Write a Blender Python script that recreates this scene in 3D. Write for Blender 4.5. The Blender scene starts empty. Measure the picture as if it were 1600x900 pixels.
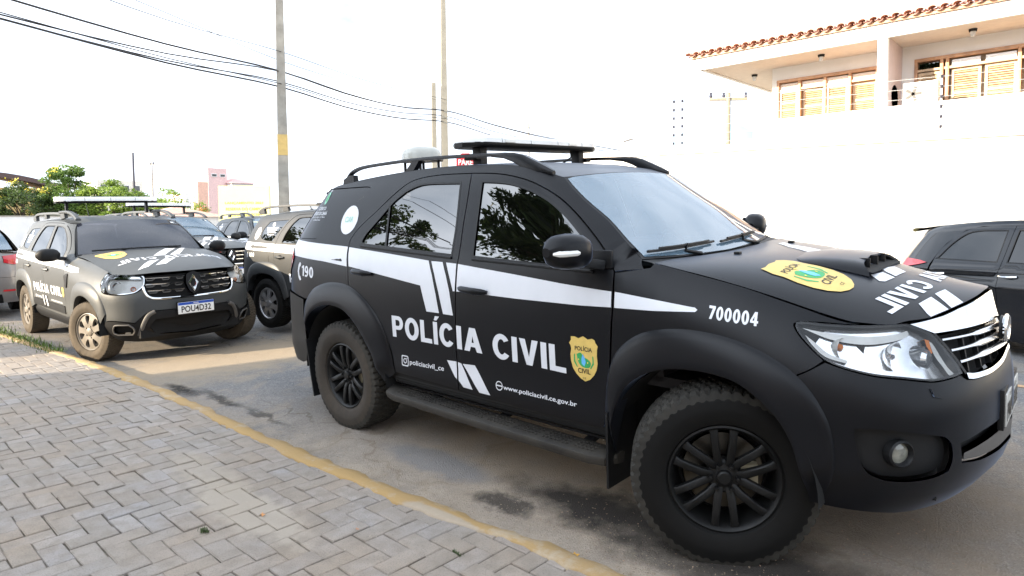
import bpy, bmesh, math, random
import numpy as np
from mathutils import Vector, Matrix, geometry
R = math.radians
random.seed(7); RNG = np.random.default_rng(7)
SC = bpy.context.scene
COL = SC.collection

# ---------------------------------------------------------------- camera
cam = bpy.data.cameras.new('camera'); camo = bpy.data.objects.new('camera', cam); COL.objects.link(camo)
CAM_P = Vector((3.9496, -3.4294, 1.4551))
_r, _d, _f = Vector((.7352, .6778, -.0056)), Vector((.032, -.043, -.9986)), Vector((-.6771, .734, -.0533))
camo.matrix_world = Matrix(((_r.x, -_d.x, -_f.x, CAM_P.x), (_r.y, -_d.y, -_f.y, CAM_P.y), (_r.z, -_d.z, -_f.z, CAM_P.z), (0, 0, 0, 1)))
cam.sensor_width = 36; cam.lens = 36*1012.81/1600; cam.shift_y = -48.1/1600
cam.clip_start = .05; cam.clip_end = 6000
SC.camera = camo

# ---------------------------------------------------------------- sky, sun, exposure
SUN_AZ, SUN_EL = R(245), R(16.5)          # heading (from +x towards +y) the sun stands at
w = bpy.data.worlds.new('World'); SC.world = w; w.use_nodes = True
nt = w.node_tree; N = nt.nodes; L = nt.links; N.clear()
out = N.new('ShaderNodeOutputWorld'); bg = N.new('ShaderNodeBackground')
sky = N.new('ShaderNodeTexSky'); sky.sky_type = 'NISHITA'; sky.sun_disc = False
sky.sun_elevation = SUN_EL; sky.sun_rotation = math.pi/2-SUN_AZ; sky.air_density = 1.0; sky.dust_density = 2.5; sky.ozone_density = 1.0
tc = N.new('ShaderNodeTexCoord'); sep = N.new('ShaderNodeSeparateXYZ'); L.new(tc.outputs['Generated'], sep.inputs[0])
# cloud layer: project the view direction on a plane overhead
mx = N.new('ShaderNodeMath'); mx.operation = 'MAXIMUM'; mx.inputs[1].default_value = .02; L.new(sep.outputs['Z'], mx.inputs[0])
ad = N.new('ShaderNodeMath'); ad.operation = 'ADD'; ad.inputs[1].default_value = .18; L.new(mx.outputs[0], ad.inputs[0])
dv = N.new('ShaderNodeVectorMath'); dv.operation = 'DIVIDE'; L.new(tc.outputs['Generated'], dv.inputs[0])
cb = N.new('ShaderNodeCombineXYZ'); [L.new(ad.outputs[0], cb.inputs[i]) for i in range(3)]; L.new(cb.outputs[0], dv.inputs[1])
n1 = N.new('ShaderNodeTexNoise'); n1.inputs['Scale'].default_value = 1.3; n1.inputs['Detail'].default_value = 9; n1.inputs['Roughness'].default_value = .58
L.new(dv.outputs[0], n1.inputs['Vector'])
cr = N.new('ShaderNodeValToRGB'); cr.color_ramp.elements[0].position = .25; cr.color_ramp.elements[1].position = .45; L.new(n1.outputs['Fac'], cr.inputs[0])
n2 = N.new('ShaderNodeTexNoise'); n2.inputs['Scale'].default_value = 2.2; n2.inputs['Detail'].default_value = 7; L.new(dv.outputs[0], n2.inputs['Vector'])
cc = N.new('ShaderNodeValToRGB'); cc.color_ramp.elements[0].position = .35; cc.color_ramp.elements[1].position = .65
cc.color_ramp.elements[0].color = (4.9, 5.6, 6.6, 1); cc.color_ramp.elements[1].color = (8.2, 8.8, 9.7, 1); L.new(n2.outputs['Fac'], cc.inputs[0])
# thin cloud is brighter towards the sun (forward scattering)
sdir = (math.cos(SUN_AZ)*math.cos(SUN_EL), math.sin(SUN_AZ)*math.cos(SUN_EL), math.sin(SUN_EL))
dt = N.new('ShaderNodeVectorMath'); dt.operation = 'DOT_PRODUCT'; L.new(tc.outputs['Generated'], dt.inputs[0]); dt.inputs[1].default_value = sdir
dm_ = N.new('ShaderNodeMath'); dm_.operation = 'MAXIMUM'; dm_.inputs[1].default_value = 0; L.new(dt.outputs['Value'], dm_.inputs[0])
dp = N.new('ShaderNodeMath'); dp.operation = 'POWER'; dp.inputs[1].default_value = 5; L.new(dm_.outputs[0], dp.inputs[0])
da = N.new('ShaderNodeMath'); da.operation = 'MULTIPLY_ADD'; da.inputs[1].default_value = 2.6; da.inputs[2].default_value = .92; L.new(dp.outputs[0], da.inputs[0])
cs = N.new('ShaderNodeVectorMath'); cs.operation = 'SCALE'; L.new(cc.outputs[0], cs.inputs[0]); L.new(da.outputs[0], cs.inputs['Scale'])
mix = N.new('ShaderNodeMix'); mix.data_type = 'RGBA'; L.new(cr.outputs[0], mix.inputs[0]); L.new(sky.outputs[0], mix.inputs[6]); L.new(cs.outputs[0], mix.inputs[7])
L.new(mix.outputs[2], bg.inputs[0]); bg.inputs[1].default_value = .1; L.new(bg.outputs[0], out.inputs[0])

sl = bpy.data.lights.new('sun', 'SUN'); sl.energy = 5.0; sl.angle = R(.53); sl.color = (1, .83, .60)
so = bpy.data.objects.new('sun', sl); COL.objects.link(so); so.location = (-20, -30, 30)
sd = Vector((math.cos(SUN_AZ)*math.cos(SUN_EL), math.sin(SUN_AZ)*math.cos(SUN_EL), math.sin(SUN_EL)))
so.rotation_euler = (-sd).to_track_quat('-Z', 'Y').to_euler()
SC.view_settings.view_transform = 'Standard'; SC.view_settings.look = 'None'; SC.view_settings.gamma = 1
SC.view_settings.exposure = 1.55
SC.view_settings.use_curve_mapping = False

# ---------------------------------------------------------------- helpers
def thing(name, label, cat, loc=(0, 0, 0), rot=(0, 0, 0), group=None):
    o = bpy.data.objects.new(name, None); COL.objects.link(o)
    o.location = loc; o.rotation_euler = rot; o.empty_display_size = .2
    o['label'] = label; o['category'] = cat
    if group: o['group'] = group
    return o

def tag(o, label, cat, group=None):
    o['label'] = label; o['category'] = cat
    if group: o['group'] = group
    return o

def struct(o, kind='structure'):
    o['kind'] = kind; return o

class MB:
    """collects shapes, builds ONE mesh object"""
    def __init__(s): s.v = []; s.f = []; s.m = []; s.cur = 0; s.uvs = None
    def add(s, vs, fs):
        b = len(s.v); s.v += [tuple(map(float, p)) for p in vs]; s.f += [tuple(b+i for i in f) for f in fs]; s.m += [s.cur]*len(fs)
        return s
    def box(s, c, d, rot=None):
        h = [x/2 for x in d]
        P = [Vector((sx*h[0], sy*h[1], sz*h[2])) for sx in (-1, 1) for sy in (-1, 1) for sz in (-1, 1)]
        if rot is not None: P = [rot @ p for p in P]
        c = Vector(c); P = [p+c for p in P]
        return s.add(P, [(0, 1, 3, 2), (4, 6, 7, 5), (0, 4, 5, 1), (2, 3, 7, 6), (0, 2, 6, 4), (1, 5, 7, 3)])
    def bar(s, a, b, w, h, up=(0, 0, 1)):
        a, b = Vector(a), Vector(b); t = (b-a); ln = t.length; t.normalize(); up = Vector(up)
        sd = t.cross(up)
        if sd.length < 1e-4: sd = t.cross(Vector((1, 0, 0)))
        sd.normalize(); u = sd.cross(t)
        P = [q+sd*(x*w/2)+u*(y*h/2) for q in (a, b) for x, y in ((-1, -1), (1, -1), (1, 1), (-1, 1))]
        return s.add(P, [(3, 2, 1, 0), (4, 5, 6, 7), (0, 1, 5, 4), (1, 2, 6, 5), (2, 3, 7, 6), (3, 0, 4, 7)])
    def tube(s, pts, r, n=8, caps=True, flat=1.0, up=None):
        pts = [Vector(p) for p in pts]; rings = []
        rr = r if hasattr(r, '__len__') else [r]*len(pts)
        nrm = None
        for i, p in enumerate(pts):
            t = (pts[min(i+1, len(pts)-1)]-pts[max(i-1, 0)]).normalized()
            if nrm is None:
                a = Vector(up) if up else (Vector((0, 0, 1)) if abs(t.z) < .9 else Vector((1, 0, 0)))
                nrm = (a-t*a.dot(t)).normalized()
            else: nrm = (nrm-t*nrm.dot(t)).normalized()
            bn = t.cross(nrm)
            rings.append([p+nrm*(rr[i]*math.cos(2*math.pi*k/n)*flat)+bn*(rr[i]*math.sin(2*math.pi*k/n)) for k in range(n)])
        vs = [q for r_ in rings for q in r_]; fs = []
        for i in range(len(rings)-1):
            for k in range(n):
                k2 = (k+1) % n; fs.append((i*n+k, i*n+k2, (i+1)*n+k2, (i+1)*n+k))
        if caps: fs += [tuple(range(n-1, -1, -1)), tuple((len(rings)-1)*n+k for k in range(n))]
        return s.add(vs, fs)
    def lathe(s, prof, n=48, axis='y', c=(0, 0, 0), rmod=None):
        """prof: (radius, along axis) list"""
        vs = []; fs = []; c = Vector(c)
        for i in range(n):
            a = 2*math.pi*i/n
            for j, (r, h) in enumerate(prof):
                if rmod: r = r+rmod(a, j)
                p = (r*math.cos(a), h, r*math.sin(a)) if axis == 'y' else ((r*math.cos(a), r*math.sin(a), h) if axis == 'z' else (h, r*math.cos(a), r*math.sin(a)))
                vs.append(Vector(p)+c)
        m = len(prof)
        for i in range(n):
            i2 = (i+1) % n
            for j in range(m-1):
                q = (i*m+j, i*m+j+1, i2*m+j+1, i2*m+j)
                fs.append(q if axis == 'y' else q[::-1])
        return s.add(vs, fs)
    def prism(s, loop, vec):
        """loop of 3-D points extruded along vec"""
        n = len(loop); v = Vector(vec); P = [Vector(p) for p in loop]; P2 = [p+v for p in P]
        return s.add(P+P2, [tuple(range(n)), tuple(range(2*n-1, n-1, -1))]+[(i, i+n, (i+1) % n+n, (i+1) % n) for i in range(n)])
    def grid(s, rows, close=False):
        n = len(rows[0]); vs = [p for r_ in rows for p in r_]; fs = []
        for i in range(len(rows)-1):
            for k in range(n-1 if not close else n):
                k2 = (k+1) % n; fs.append((i*n+k, i*n+k2, (i+1)*n+k2, (i+1)*n+k))
        return s.add(vs, fs)
    def build(s, name, mats, parent=None, smooth=True, bevel=0, angle=35, fix=True, seg=2):
        me = bpy.data.meshes.new(name); me.from_pydata(s.v, [], s.f)
        mats = mats if isinstance(mats, (list, tuple)) else [mats]
        for m in mats: me.materials.append(m)
        if len(mats) > 1: me.polygons.foreach_set('material_index', s.m)
        if bevel or fix:
            bm = bmesh.new(); bm.from_mesh(me)
            if fix: bmesh.ops.recalc_face_normals(bm, faces=bm.faces)
            if bevel:
                es = [e for e in bm.edges if len(e.link_faces) == 2 and e.calc_face_angle(0) > R(40)]
                bmesh.ops.bevel(bm, geom=es, offset=bevel, segments=seg, affect='EDGES', profile=.6, clamp_overlap=True)
            bm.to_mesh(me); bm.free()
        if smooth:
            me.shade_smooth(); me.set_sharp_from_angle(angle=R(angle))
        else: me.shade_flat()
        o = bpy.data.objects.new(name, me); COL.objects.link(o)
        if parent is not None: o.parent = parent
        return o

def dup_tree(root, loc=None, rot=None, label=None, skip=()):
    def cp(o, par):
        c = o.copy(); COL.objects.link(c); c.parent = par
        for k in o.children:
            if k.name.split('.')[0] in skip: continue
            cp(k, c)
        return c
    r = cp(root, None)
    if loc is not None: r.location = loc
    if rot is not None: r.rotation_euler = rot
    if label: r['label'] = label
    return r

def spline(pts, n=6):
    """Catmull-Rom through pts (2-D), n pieces per span"""
    P = [np.array(p, float) for p in pts]
    if len(P) < 3: return [tuple(p) for p in P]
    Q = [2*P[0]-P[1]]+P+[2*P[-1]-P[-2]]; o = []
    for i in range(1, len(Q)-2):
        a, b, c, d = Q[i-1:i+3]
        for k in range(n):
            t = k/n; o.append(tuple(.5*((2*b)+(c-a)*t+(2*a-5*b+4*c-d)*t*t+(3*b-a-3*c+d)*t**3)))
    o.append(tuple(P[-1])); return o

def poly(*segs, n=6):
    """closed outline from splined runs; joins drop doubled points"""
    o = []
    for s_ in segs:
        for p in spline(s_, n):
            if not o or math.dist(o[-1], p) > 1e-4: o.append(p)
    if math.dist(o[0], o[-1]) < 1e-4: o.pop()
    return o

def densify(o, step):
    r = []
    for i, p in enumerate(o):
        q = o[(i+1) % len(o)]; k = max(1, int(math.ceil(math.dist(p, q)/step)))
        for j in range(k): r.append((p[0]+(q[0]-p[0])*j/k, p[1]+(q[1]-p[1])*j/k))
    return r

def inside(P, loop):
    x, y = P[:, 0], P[:, 1]; c = np.zeros(len(P), bool); n = len(loop); j = n-1
    for i in range(n):
        xi, yi = loop[i]; xj, yj = loop[j]
        if yi != yj:
            c ^= ((yi > y) != (yj > y)) & (x < (xj-xi)*(y-yi)/(yj-yi)+xi)
        j = i
    return c

def inset(loop, d):
    """shrink (d>0) a closed outline"""
    n = len(loop); A = sum(loop[i][0]*loop[(i+1) % n][1]-loop[(i+1) % n][0]*loop[i][1] for i in range(n))
    s = 1 if A > 0 else -1; o = []
    for i in range(n):
        a, b, c = map(np.array, (loop[i-1], loop[i], loop[(i+1) % n]))
        t1 = (b-a)/(np.linalg.norm(b-a)+1e-9); t2 = (c-b)/(np.linalg.norm(c-b)+1e-9)
        n1 = np.array((-t1[1], t1[0]))*s; n2 = np.array((-t2[1], t2[0]))*s
        m = n1+n2; m /= max(.6, (m@m)/2)
        o.append(tuple(b+m*d))
    return o

class Acc:
    """one mesh made of curved sheets cut to outlines in surface coordinates"""
    def __init__(s, centre=(1.3, 0, .7)): s.v = []; s.n = []; s.f = []; s.m = []; s.centre = centre; s.cur = 0
    def patch(s, fn, outline, step=.06, holes=(), off=0., thick=.014, mirror=False, both=False, flip=False):
        if both:
            s.patch(fn, outline, step, holes, off, thick, False); s.patch(fn, outline, step, holes, off, thick, True); return s
        loops = [densify(outline, step)]+[densify(h, step) for h in holes]
        pts = []; edges = []; bl = []
        for lp in loops:
            b = len(pts); pts += lp; edges += [(b+i, b+(i+1) % len(lp)) for i in range(len(lp))]
            bl.append((b, len(lp)))
        B = np.array(pts); lo = B.min(0); hi = B.max(0)
        gx, gy = np.meshgrid(np.arange(lo[0]+step/2, hi[0], step), np.arange(lo[1]+step/2, hi[1], step), indexing='ij')
        G = np.stack([gx.ravel(), gy.ravel()], 1)
        if len(G):
            k = inside(G, loops[0])
            for h in loops[1:]: k &= ~inside(G, h)
            G = G[k]
        if len(G):
            d = np.sqrt(((G[:, None]-B[None])**2).sum(-1)).min(1); G = G[d > step*.45]
        allp = [Vector(p) for p in pts]+[Vector((float(a), float(b))) for a, b in G]
        V, E_, F_, vo, _, _ = geometry.delaunay_2d_cdt(allp, edges, [], 2 if holes else 1, 1e-6)
        uv = np.array([(p.x, p.y) for p in V])
        if holes:   # drop triangles whose middle is in a hole
            F_ = [f for f in F_]
            cen = np.array([uv[list(f)].mean(0) for f in F_]); k = inside(cen, loops[0])
            for h in loops[1:]: k &= ~inside(cen, h)
            F_ = [f for f, kk in zip(F_, k) if kk]
        P, Nn = normals(fn, uv, centre=s.centre)
        if flip: Nn = -Nn
        P = P+Nn*off
        if mirror: P = P*[1, -1, 1]; Nn = Nn*[1, -1, 1]
        b = len(s.v); s.v += [tuple(p) for p in P]; s.n += [tuple(q) for q in Nn]
        for f in F_:
            a, c, d = P[f[0]], P[f[1]], P[f[2]]
            if np.dot(np.cross(c-a, d-a), Nn[f[0]]+Nn[f[1]]+Nn[f[2]]) < 0: f = f[::-1]
            s.f.append(tuple(b+i for i in f)); s.m.append(s.cur)
        if thick:
            inv = {}
            for i, src in enumerate(vo):
                for q in src: inv[q] = i
            for b0, n in bl:
                idx = [inv.get(b0+i) for i in range(n)]
                idx = [i for i in idx if i is not None]
                if len(idx) < 3: continue
                n = len(idx); Q = P[idx]; NQ = Nn[idx]; t = np.roll(Q, -1, 0)-np.roll(Q, 1, 0)
                side = np.cross(t, NQ); side /= np.linalg.norm(side, axis=1)[:, None]+1e-9
                b = len(s.v); s.v += [tuple(p) for p in Q]+[tuple(p) for p in Q-NQ*thick]; s.n += [tuple(p) for p in side]*2
                for i in range(n):
                    j = (i+1) % n; s.f.append((b+i, b+j, b+n+j, b+n+i)); s.m.append(s.cur)
        return s
    def done(s, name, mats, parent=None):
        me = bpy.data.meshes.new(name); me.from_pydata(s.v, [], s.f)
        mats = mats if isinstance(mats, (list, tuple)) else [mats]
        for m in mats: me.materials.append(m)
        if len(mats) > 1: me.polygons.foreach_set('material_index', s.m)
        me.shade_smooth(); me.normals_split_custom_set_from_vertices([Vector(n) for n in s.n])
        o = bpy.data.objects.new(name, me); COL.objects.link(o)
        if parent is not None: o.parent = parent
        return o

def text_mesh(txt, bold=0.0, spacing=1.0):
    """flat triangulated lettering, scaled to a unit box; returns points (n,2), faces, aspect"""
    cu = bpy.data.curves.new('lettering', 'FONT'); cu.body = txt; cu.offset = bold; cu.resolution_u = 3; cu.space_character = spacing
    o = bpy.data.objects.new('lettering', cu); COL.objects.link(o)
    dg = bpy.context.evaluated_depsgraph_get(); dg.update()
    me = bpy.data.meshes.new_from_object(o.evaluated_get(dg))
    P = np.array([v.co[:2] for v in me.vertices]); F_ = [tuple(p.vertices) for p in me.polygons]
    bpy.data.objects.remove(o); bpy.data.curves.remove(cu); bpy.data.meshes.remove(me)
    lo, hi = P.min(0), P.max(0); return (P-lo)/(hi-lo), F_, (hi-lo)[0]/(hi-lo)[1]

def text_on(s, fn, txt, quad, off=.002, bold=0., mirror_y=False, spacing=1.0, arc=None):
    """lettering laid on a surface; quad = bottom-left, bottom-right, top-left, top-right in surface coordinates"""
    P, F_, _ = text_mesh(txt, bold, spacing); q = np.array(quad, float); a = P[:, :1]; b = P[:, 1:]
    uv = (q[0]*(1-a)+q[1]*a)*(1-b)+(q[2]*(1-a)+q[3]*a)*b
    if arc: uv = arc(uv)
    S, Nn = normals(fn, uv, centre=s.centre); S = S+Nn*off
    if mirror_y: S = S*[1, -1, 1]; Nn = Nn*[1, -1, 1]
    k = len(s.v); s.v += [tuple(p) for p in S]; s.n += [tuple(p) for p in Nn]
    for f in F_:
        if np.dot(np.cross(S[f[1]]-S[f[0]], S[f[2]]-S[f[0]]), Nn[f[0]]) < 0: f = f[::-1]
        s.f.append(tuple(k+i for i in f)); s.m.append(s.cur)
    return s

def plane_fn(o, a, b):
    """flat surface: point = o + u*a + v*b"""
    o, a, b = map(lambda t: np.array(t, float), (o, a, b))
    return lambda uv: o+np.asarray(uv)[..., :1]*a+np.asarray(uv)[..., 1:2]*b

# ---------------------------------------------------------------- surfaces
class Sp:
    """smooth curve through (xs, ys), ys may have several columns"""
    def __init__(s, xs, ys):
        s.x = np.array(xs, float); s.y = np.array(ys, float)
        x, y = s.x, s.y
        d = (y[1:]-y[:-1]) / ((x[1:]-x[:-1]) if y.ndim == 1 else (x[1:]-x[:-1])[:, None])
        h = x[1:]-x[:-1]
        m = np.zeros_like(y)
        w0 = h[1:]; w1 = h[:-1]
        if y.ndim > 1: w0 = w0[:, None]; w1 = w1[:, None]
        m[1:-1] = (d[:-1]*w0+d[1:]*w1)/(w0+w1)
        m[0] = d[0]; m[-1] = d[-1]
        s.m = m
    def __call__(s, t):
        t = np.clip(np.asarray(t, float), s.x[0], s.x[-1])
        i = np.clip(np.searchsorted(s.x, t, side='right')-1, 0, len(s.x)-2)
        h = s.x[i+1]-s.x[i]; a = (t-s.x[i])/h
        y0, y1, m0, m1 = s.y[i], s.y[i+1], s.m[i], s.m[i+1]
        if s.y.ndim > 1: a = a[..., None]; h = h[..., None]
        return (2*a**3-3*a**2+1)*y0+(a**3-2*a**2+a)*h*m0+(-2*a**3+3*a**2)*y1+(a**3-a**2)*h*m1

def sm(t):
    t = np.clip(t, 0, 1); return t*t*(3-2*t)

class Shell:
    """side skin of a car: u runs along the side and round both ends, z is height; returns the right side (y<0)"""
    def __init__(s, xf0, xr0, FA, FB, FB2, zmix, RA, RB, xf, xr, W, zs, w0, wmax, dd, zt, zref, belt, xw, xb0, pin, bumps=()):
        s.xf0, s.xr0 = xf0, xr0
        FA = np.array(FA); RA = np.array(RA)
        lf = xf(.6)-xf0; ref = np.stack([FA*lf, np.array(FB)*wmax], 1)
        c = np.r_[0, np.cumsum(np.hypot(*(ref[1:]-ref[:-1]).T))]
        s.uc = xf0+c[-1]; s.fa = Sp(xf0+c, FA); s.fb = Sp(xf0+c, FB); s.fb2 = Sp(xf0+c, FB2); s.zmix = zmix
        lr = xr0-xr(.6); ref = np.stack([RA*lr, np.array(RB)*wmax], 1)
        c = np.r_[0, np.cumsum(np.hypot(*(ref[1:]-ref[:-1]).T))]
        s.ur = xr0-c[-1]; s.ra = Sp(c, RA); s.rb = Sp(c, RB)
        s.xf, s.xr, s.W, s.zs, s.w0, s.wmax, s.dd = xf, xr, W, zs, w0, wmax, dd
        s.zt, s.zref, s.belt, s.xw, s.xb0, s.pin, s.bumps = zt, zref, belt, xw, xb0, pin, bumps
    def __call__(s, uz):
        uz = np.asarray(uz, float); u = uz[..., 0]; z = uz[..., 1]
        sg = np.where((u > s.uc) | (u < s.ur), -1., 1.)
        u = np.where(u > s.uc, 2*s.uc-u, u); u = np.where(u < s.ur, 2*s.ur-u, u)
        fr = u > s.xf0; rr = u < s.xr0
        a = s.fa(u); t = sm((z-s.zmix[0])/(s.zmix[1]-s.zmix[0])); b = s.fb(u)*(1-t)+s.fb2(u)*t
        ar = s.ra(s.xr0-u); br = s.rb(s.xr0-u)
        x = np.where(fr, s.xf0+a*(s.xf(z)-s.xf0), np.where(rr, s.xr0-ar*(s.xr0-s.xr(z)), u))
        k = np.where(fr, b, np.where(rr, br, 1.))
        zz = np.where(z > s.belt, s.belt+(z-s.belt)*(s.zref-s.belt)/(s.zt(x)-s.belt), z)
        w = s.W(zz)
        d = np.clip(s.zs(x)-z, 0, None)
        wf = s.w0(x)+(np.minimum(s.wmax, s.W(np.minimum(z, .8)))-s.w0(x))*(1-(1-np.clip(d/s.dd, 0, 1))**2.4)
        t = sm((x-s.xb0)/.3)*sm((s.belt+.06-z)/.06)
        w = w*(1-t)+wf*t
        for f in s.bumps: w = w+f(x, z)
        p = np.clip((x-s.xw(z)+.16)/.16, 0, 1.3)*sm((z-s.belt+.04)/.08)
        y = -k*w + p*p*s.pin
        return np.stack([x, y*sg, z], -1)

def normals(fn, uv, e=1e-3, centre=(1.3, 0, .7)):
    uv = np.asarray(uv, float)
    du = fn(uv+[e, 0])-fn(uv-[e, 0]); dv = fn(uv+[0, e])-fn(uv-[0, e])
    n = np.cross(du, dv); n /= np.linalg.norm(n, axis=-1)[..., None]+1e-12
    P = fn(uv)
    s = np.sign(((P-np.array(centre))*n).sum(-1)); s[s == 0] = 1
    return P, n*s[..., None]
# ---- black police suv body skin
SUV = Shell(
    xf0=2.5, xr0=-.3,
    FA=[0, .2, .4, .55, .66, .76, .84, .905, .95, .98, 1],
    FB=[1, .998, .985, .955, .915, .845, .745, .60, .43, .24, 0],
    FB2=[1, .99, .965, .93, .88, .77, .64, .46, .30, .15, 0],
    zmix=(.72, 1.04),
    RA=[0, .2, .4, .56, .7, .81, .9, .96, .99, 1],
    RB=[1, .998, .985, .965, .93, .88, .78, .58, .3, 0],
    xf=Sp([.22, .3, .36, .42, .48, .55, .65, .75, .86, .97, 1.05, 1.13, 1.3], [3.45, 3.54, 3.60, 3.645, 3.665, 3.675, 3.675, 3.675, 3.66, 3.625, 3.603, 3.585, 3.55]),
    xr=Sp([.3, .45, .6, .8, 1.0, 1.15, 1.3, 1.45, 1.6, 1.72, 1.8], [-.93, -.99, -1.0, -.97, -.95, -.93, -.89, -.80, -.66, -.55, -.50]),
    W=Sp([.2, .28, .36, .44, .52, .62, .75, .9, 1.05, 1.15, 1.24, 1.3, 1.36, 1.45, 1.55, 1.63, 1.69, 1.72, 1.8], [.80, .83, .858, .874, .886, .884, .890, .892, .888, .880, .866, .846, .8208, .7817, .7372, .7004, .6686, .6497, .58]),
    zs=Sp([2.2, 2.47, 2.67, 2.83, 3.04, 3.255, 3.387, 3.448, 3.495, 3.537, 3.6, 3.7], [1.31, 1.266, 1.223, 1.187, 1.121, 1.056, 1.055, 1.063, 1.086, 1.10, 1.13, 1.14]),
    w0=Sp([2.2, 2.5, 2.8, 3.6], [.80, .775, .768, .765]), wmax=.89, dd=.34,
    zt=Sp([-1.2, -.6, -.3, 0, .4, .8, 1.2, 1.5, 1.8, 2.6], [1.67, 1.694, 1.719, 1.743, 1.765, 1.776, 1.772, 1.753, 1.70, 1.6]), zref=1.72, belt=1.28,
    xw=Sp([1.2, 1.27, 1.35, 1.45, 1.55, 1.63, 1.70, 1.8], [2.42, 2.32, 2.22, 2.11, 1.98, 1.88, 1.79, 1.65]), xb0=2.05, pin=.055)
# ---- grey police suv (compact) body skin
DUS = Shell(
    xf0=2.2, xr0=-.1,
    FA=[0, .25, .45, .60, .70, .79, .87, .93, .97, .99, 1],
    FB=[1, .998, .985, .955, .915, .85, .74, .58, .40, .22, 0],
    FB2=[1, .99, .97, .945, .91, .80, .66, .50, .33, .17, 0],
    zmix=(.70, 1.0),
    RA=[0, .25, .45, .60, .72, .82, .91, .97, .99, 1],
    RB=[1, .998, .99, .97, .94, .89, .80, .58, .3, 0],
    xf=Sp([.2, .3, .38, .48, .6, .75, .9, 1.0, 1.1, 1.3], [3.26, 3.36, 3.42, 3.45, 3.46, 3.455, 3.435, 3.415, 3.39, 3.3]),
    xr=Sp([.25, .4, .6, .8, 1.0, 1.15, 1.3, 1.45, 1.55, 1.62], [-.76, -.82, -.83, -.80, -.78, -.76, -.71, -.63, -.55, -.50]),
    W=Sp([.2, .3, .4, .5, .62, .75, .9, 1.0, 1.08, 1.15, 1.22, 1.3, 1.38, 1.46, 1.52, 1.56, 1.64], [.80, .83, .855, .868, .872, .882, .885, .880, .868, .848, .820, .786, .752, .715, .682, .65, .58]),
    zs=Sp([1.9, 2.2, 2.5, 2.8, 3.0, 3.15, 3.3, 3.46], [1.19, 1.155, 1.12, 1.072, 1.03, 1.008, 1.0, 1.0]),
    w0=Sp([1.9, 2.2, 2.8, 3.46], [.775, .75, .745, .74]), wmax=.885, dd=.30,
    zt=Sp([-1.0, -.6, -.2, .3, .8, 1.2, 1.5, 2.0], [1.50, 1.525, 1.555, 1.578, 1.585, 1.575, 1.545, 1.4]), zref=1.56, belt=1.13,
    xw=Sp([1.1, 1.18, 1.3, 1.42, 1.54, 1.62], [2.10, 1.99, 1.84, 1.68, 1.50, 1.38]), xb0=1.75, pin=.05)
# ---------------------------------------------------------------- materials
MATS = {}
def nodes(name):
    m = bpy.data.materials.new(name); m.use_nodes = True; MATS[name] = m
    t = m.node_tree; return m, t, t.nodes, t.links, t.nodes['Principled BSDF']

def noise(N_, L_, scale, detail=5, rough=.55, coord='Object', dist=0):
    t = N_.new('ShaderNodeTexCoord'); n = N_.new('ShaderNodeTexNoise'); n.inputs['Scale'].default_value = scale
    n.inputs['Detail'].default_value = detail; n.inputs['Roughness'].default_value = rough; n.inputs['Distortion'].default_value = dist
    L_.new(t.outputs[coord], n.inputs['Vector']); return n.outputs['Fac'], t

def ramp(N_, L_, src, stops):
    r = N_.new('ShaderNodeValToRGB'); e = r.color_ramp.elements
    while len(e) < len(stops): e.new(.5)
    for k, (p, c) in zip(e, stops): k.position = p; k.color = (*c, 1) if len(c) == 3 else c
    L_.new(src, r.inputs[0]); return r.outputs[0]

def mixc(N_, L_, f, a, b, mode='MIX'):
    m = N_.new('ShaderNodeMix'); m.data_type = 'RGBA'; m.blend_type = mode
    for s_, i in ((f, 0), (a, 6), (b, 7)):
        if hasattr(s_, 'links'): L_.new(s_, m.inputs[i])
        elif isinstance(s_, (int, float)): m.inputs[i].default_value = s_
        else: m.inputs[i].default_value = (*s_, 1)
    return m.outputs[2]

def bump(N_, L_, b, src, strength, dist=.01):
    n = N_.new('ShaderNodeBump'); n.inputs['Strength'].default_value = strength; n.inputs['Distance'].default_value = dist
    L_.new(src, n.inputs['Height']); L_.new(n.outputs[0], b.inputs['Normal']); return n

def simple(name, col, rough=.5, metal=0, spec=.5, var=.12, scale=9, bmp=0, coat=0, emit=0):
    m, t, N_, L_, b = nodes(name)
    f, _ = noise(N_, L_, scale, 6)
    c0 = tuple(x*(1-var) for x in col); c1 = tuple(min(1, x*(1+var)) for x in col)
    L_.new(ramp(N_, L_, f, [(.3, c0), (.7, c1)]), b.inputs['Base Color'])
    b.inputs['Roughness'].default_value = rough; b.inputs['Metallic'].default_value = metal; b.inputs['Specular IOR Level'].default_value = spec
    b.inputs['Coat Weight'].default_value = coat; b.inputs['Coat Roughness'].default_value = .03
    if bmp:
        g, _ = noise(N_, L_, scale*12, 4); bump(N_, L_, b, g, bmp, .004)
    return m

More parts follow.
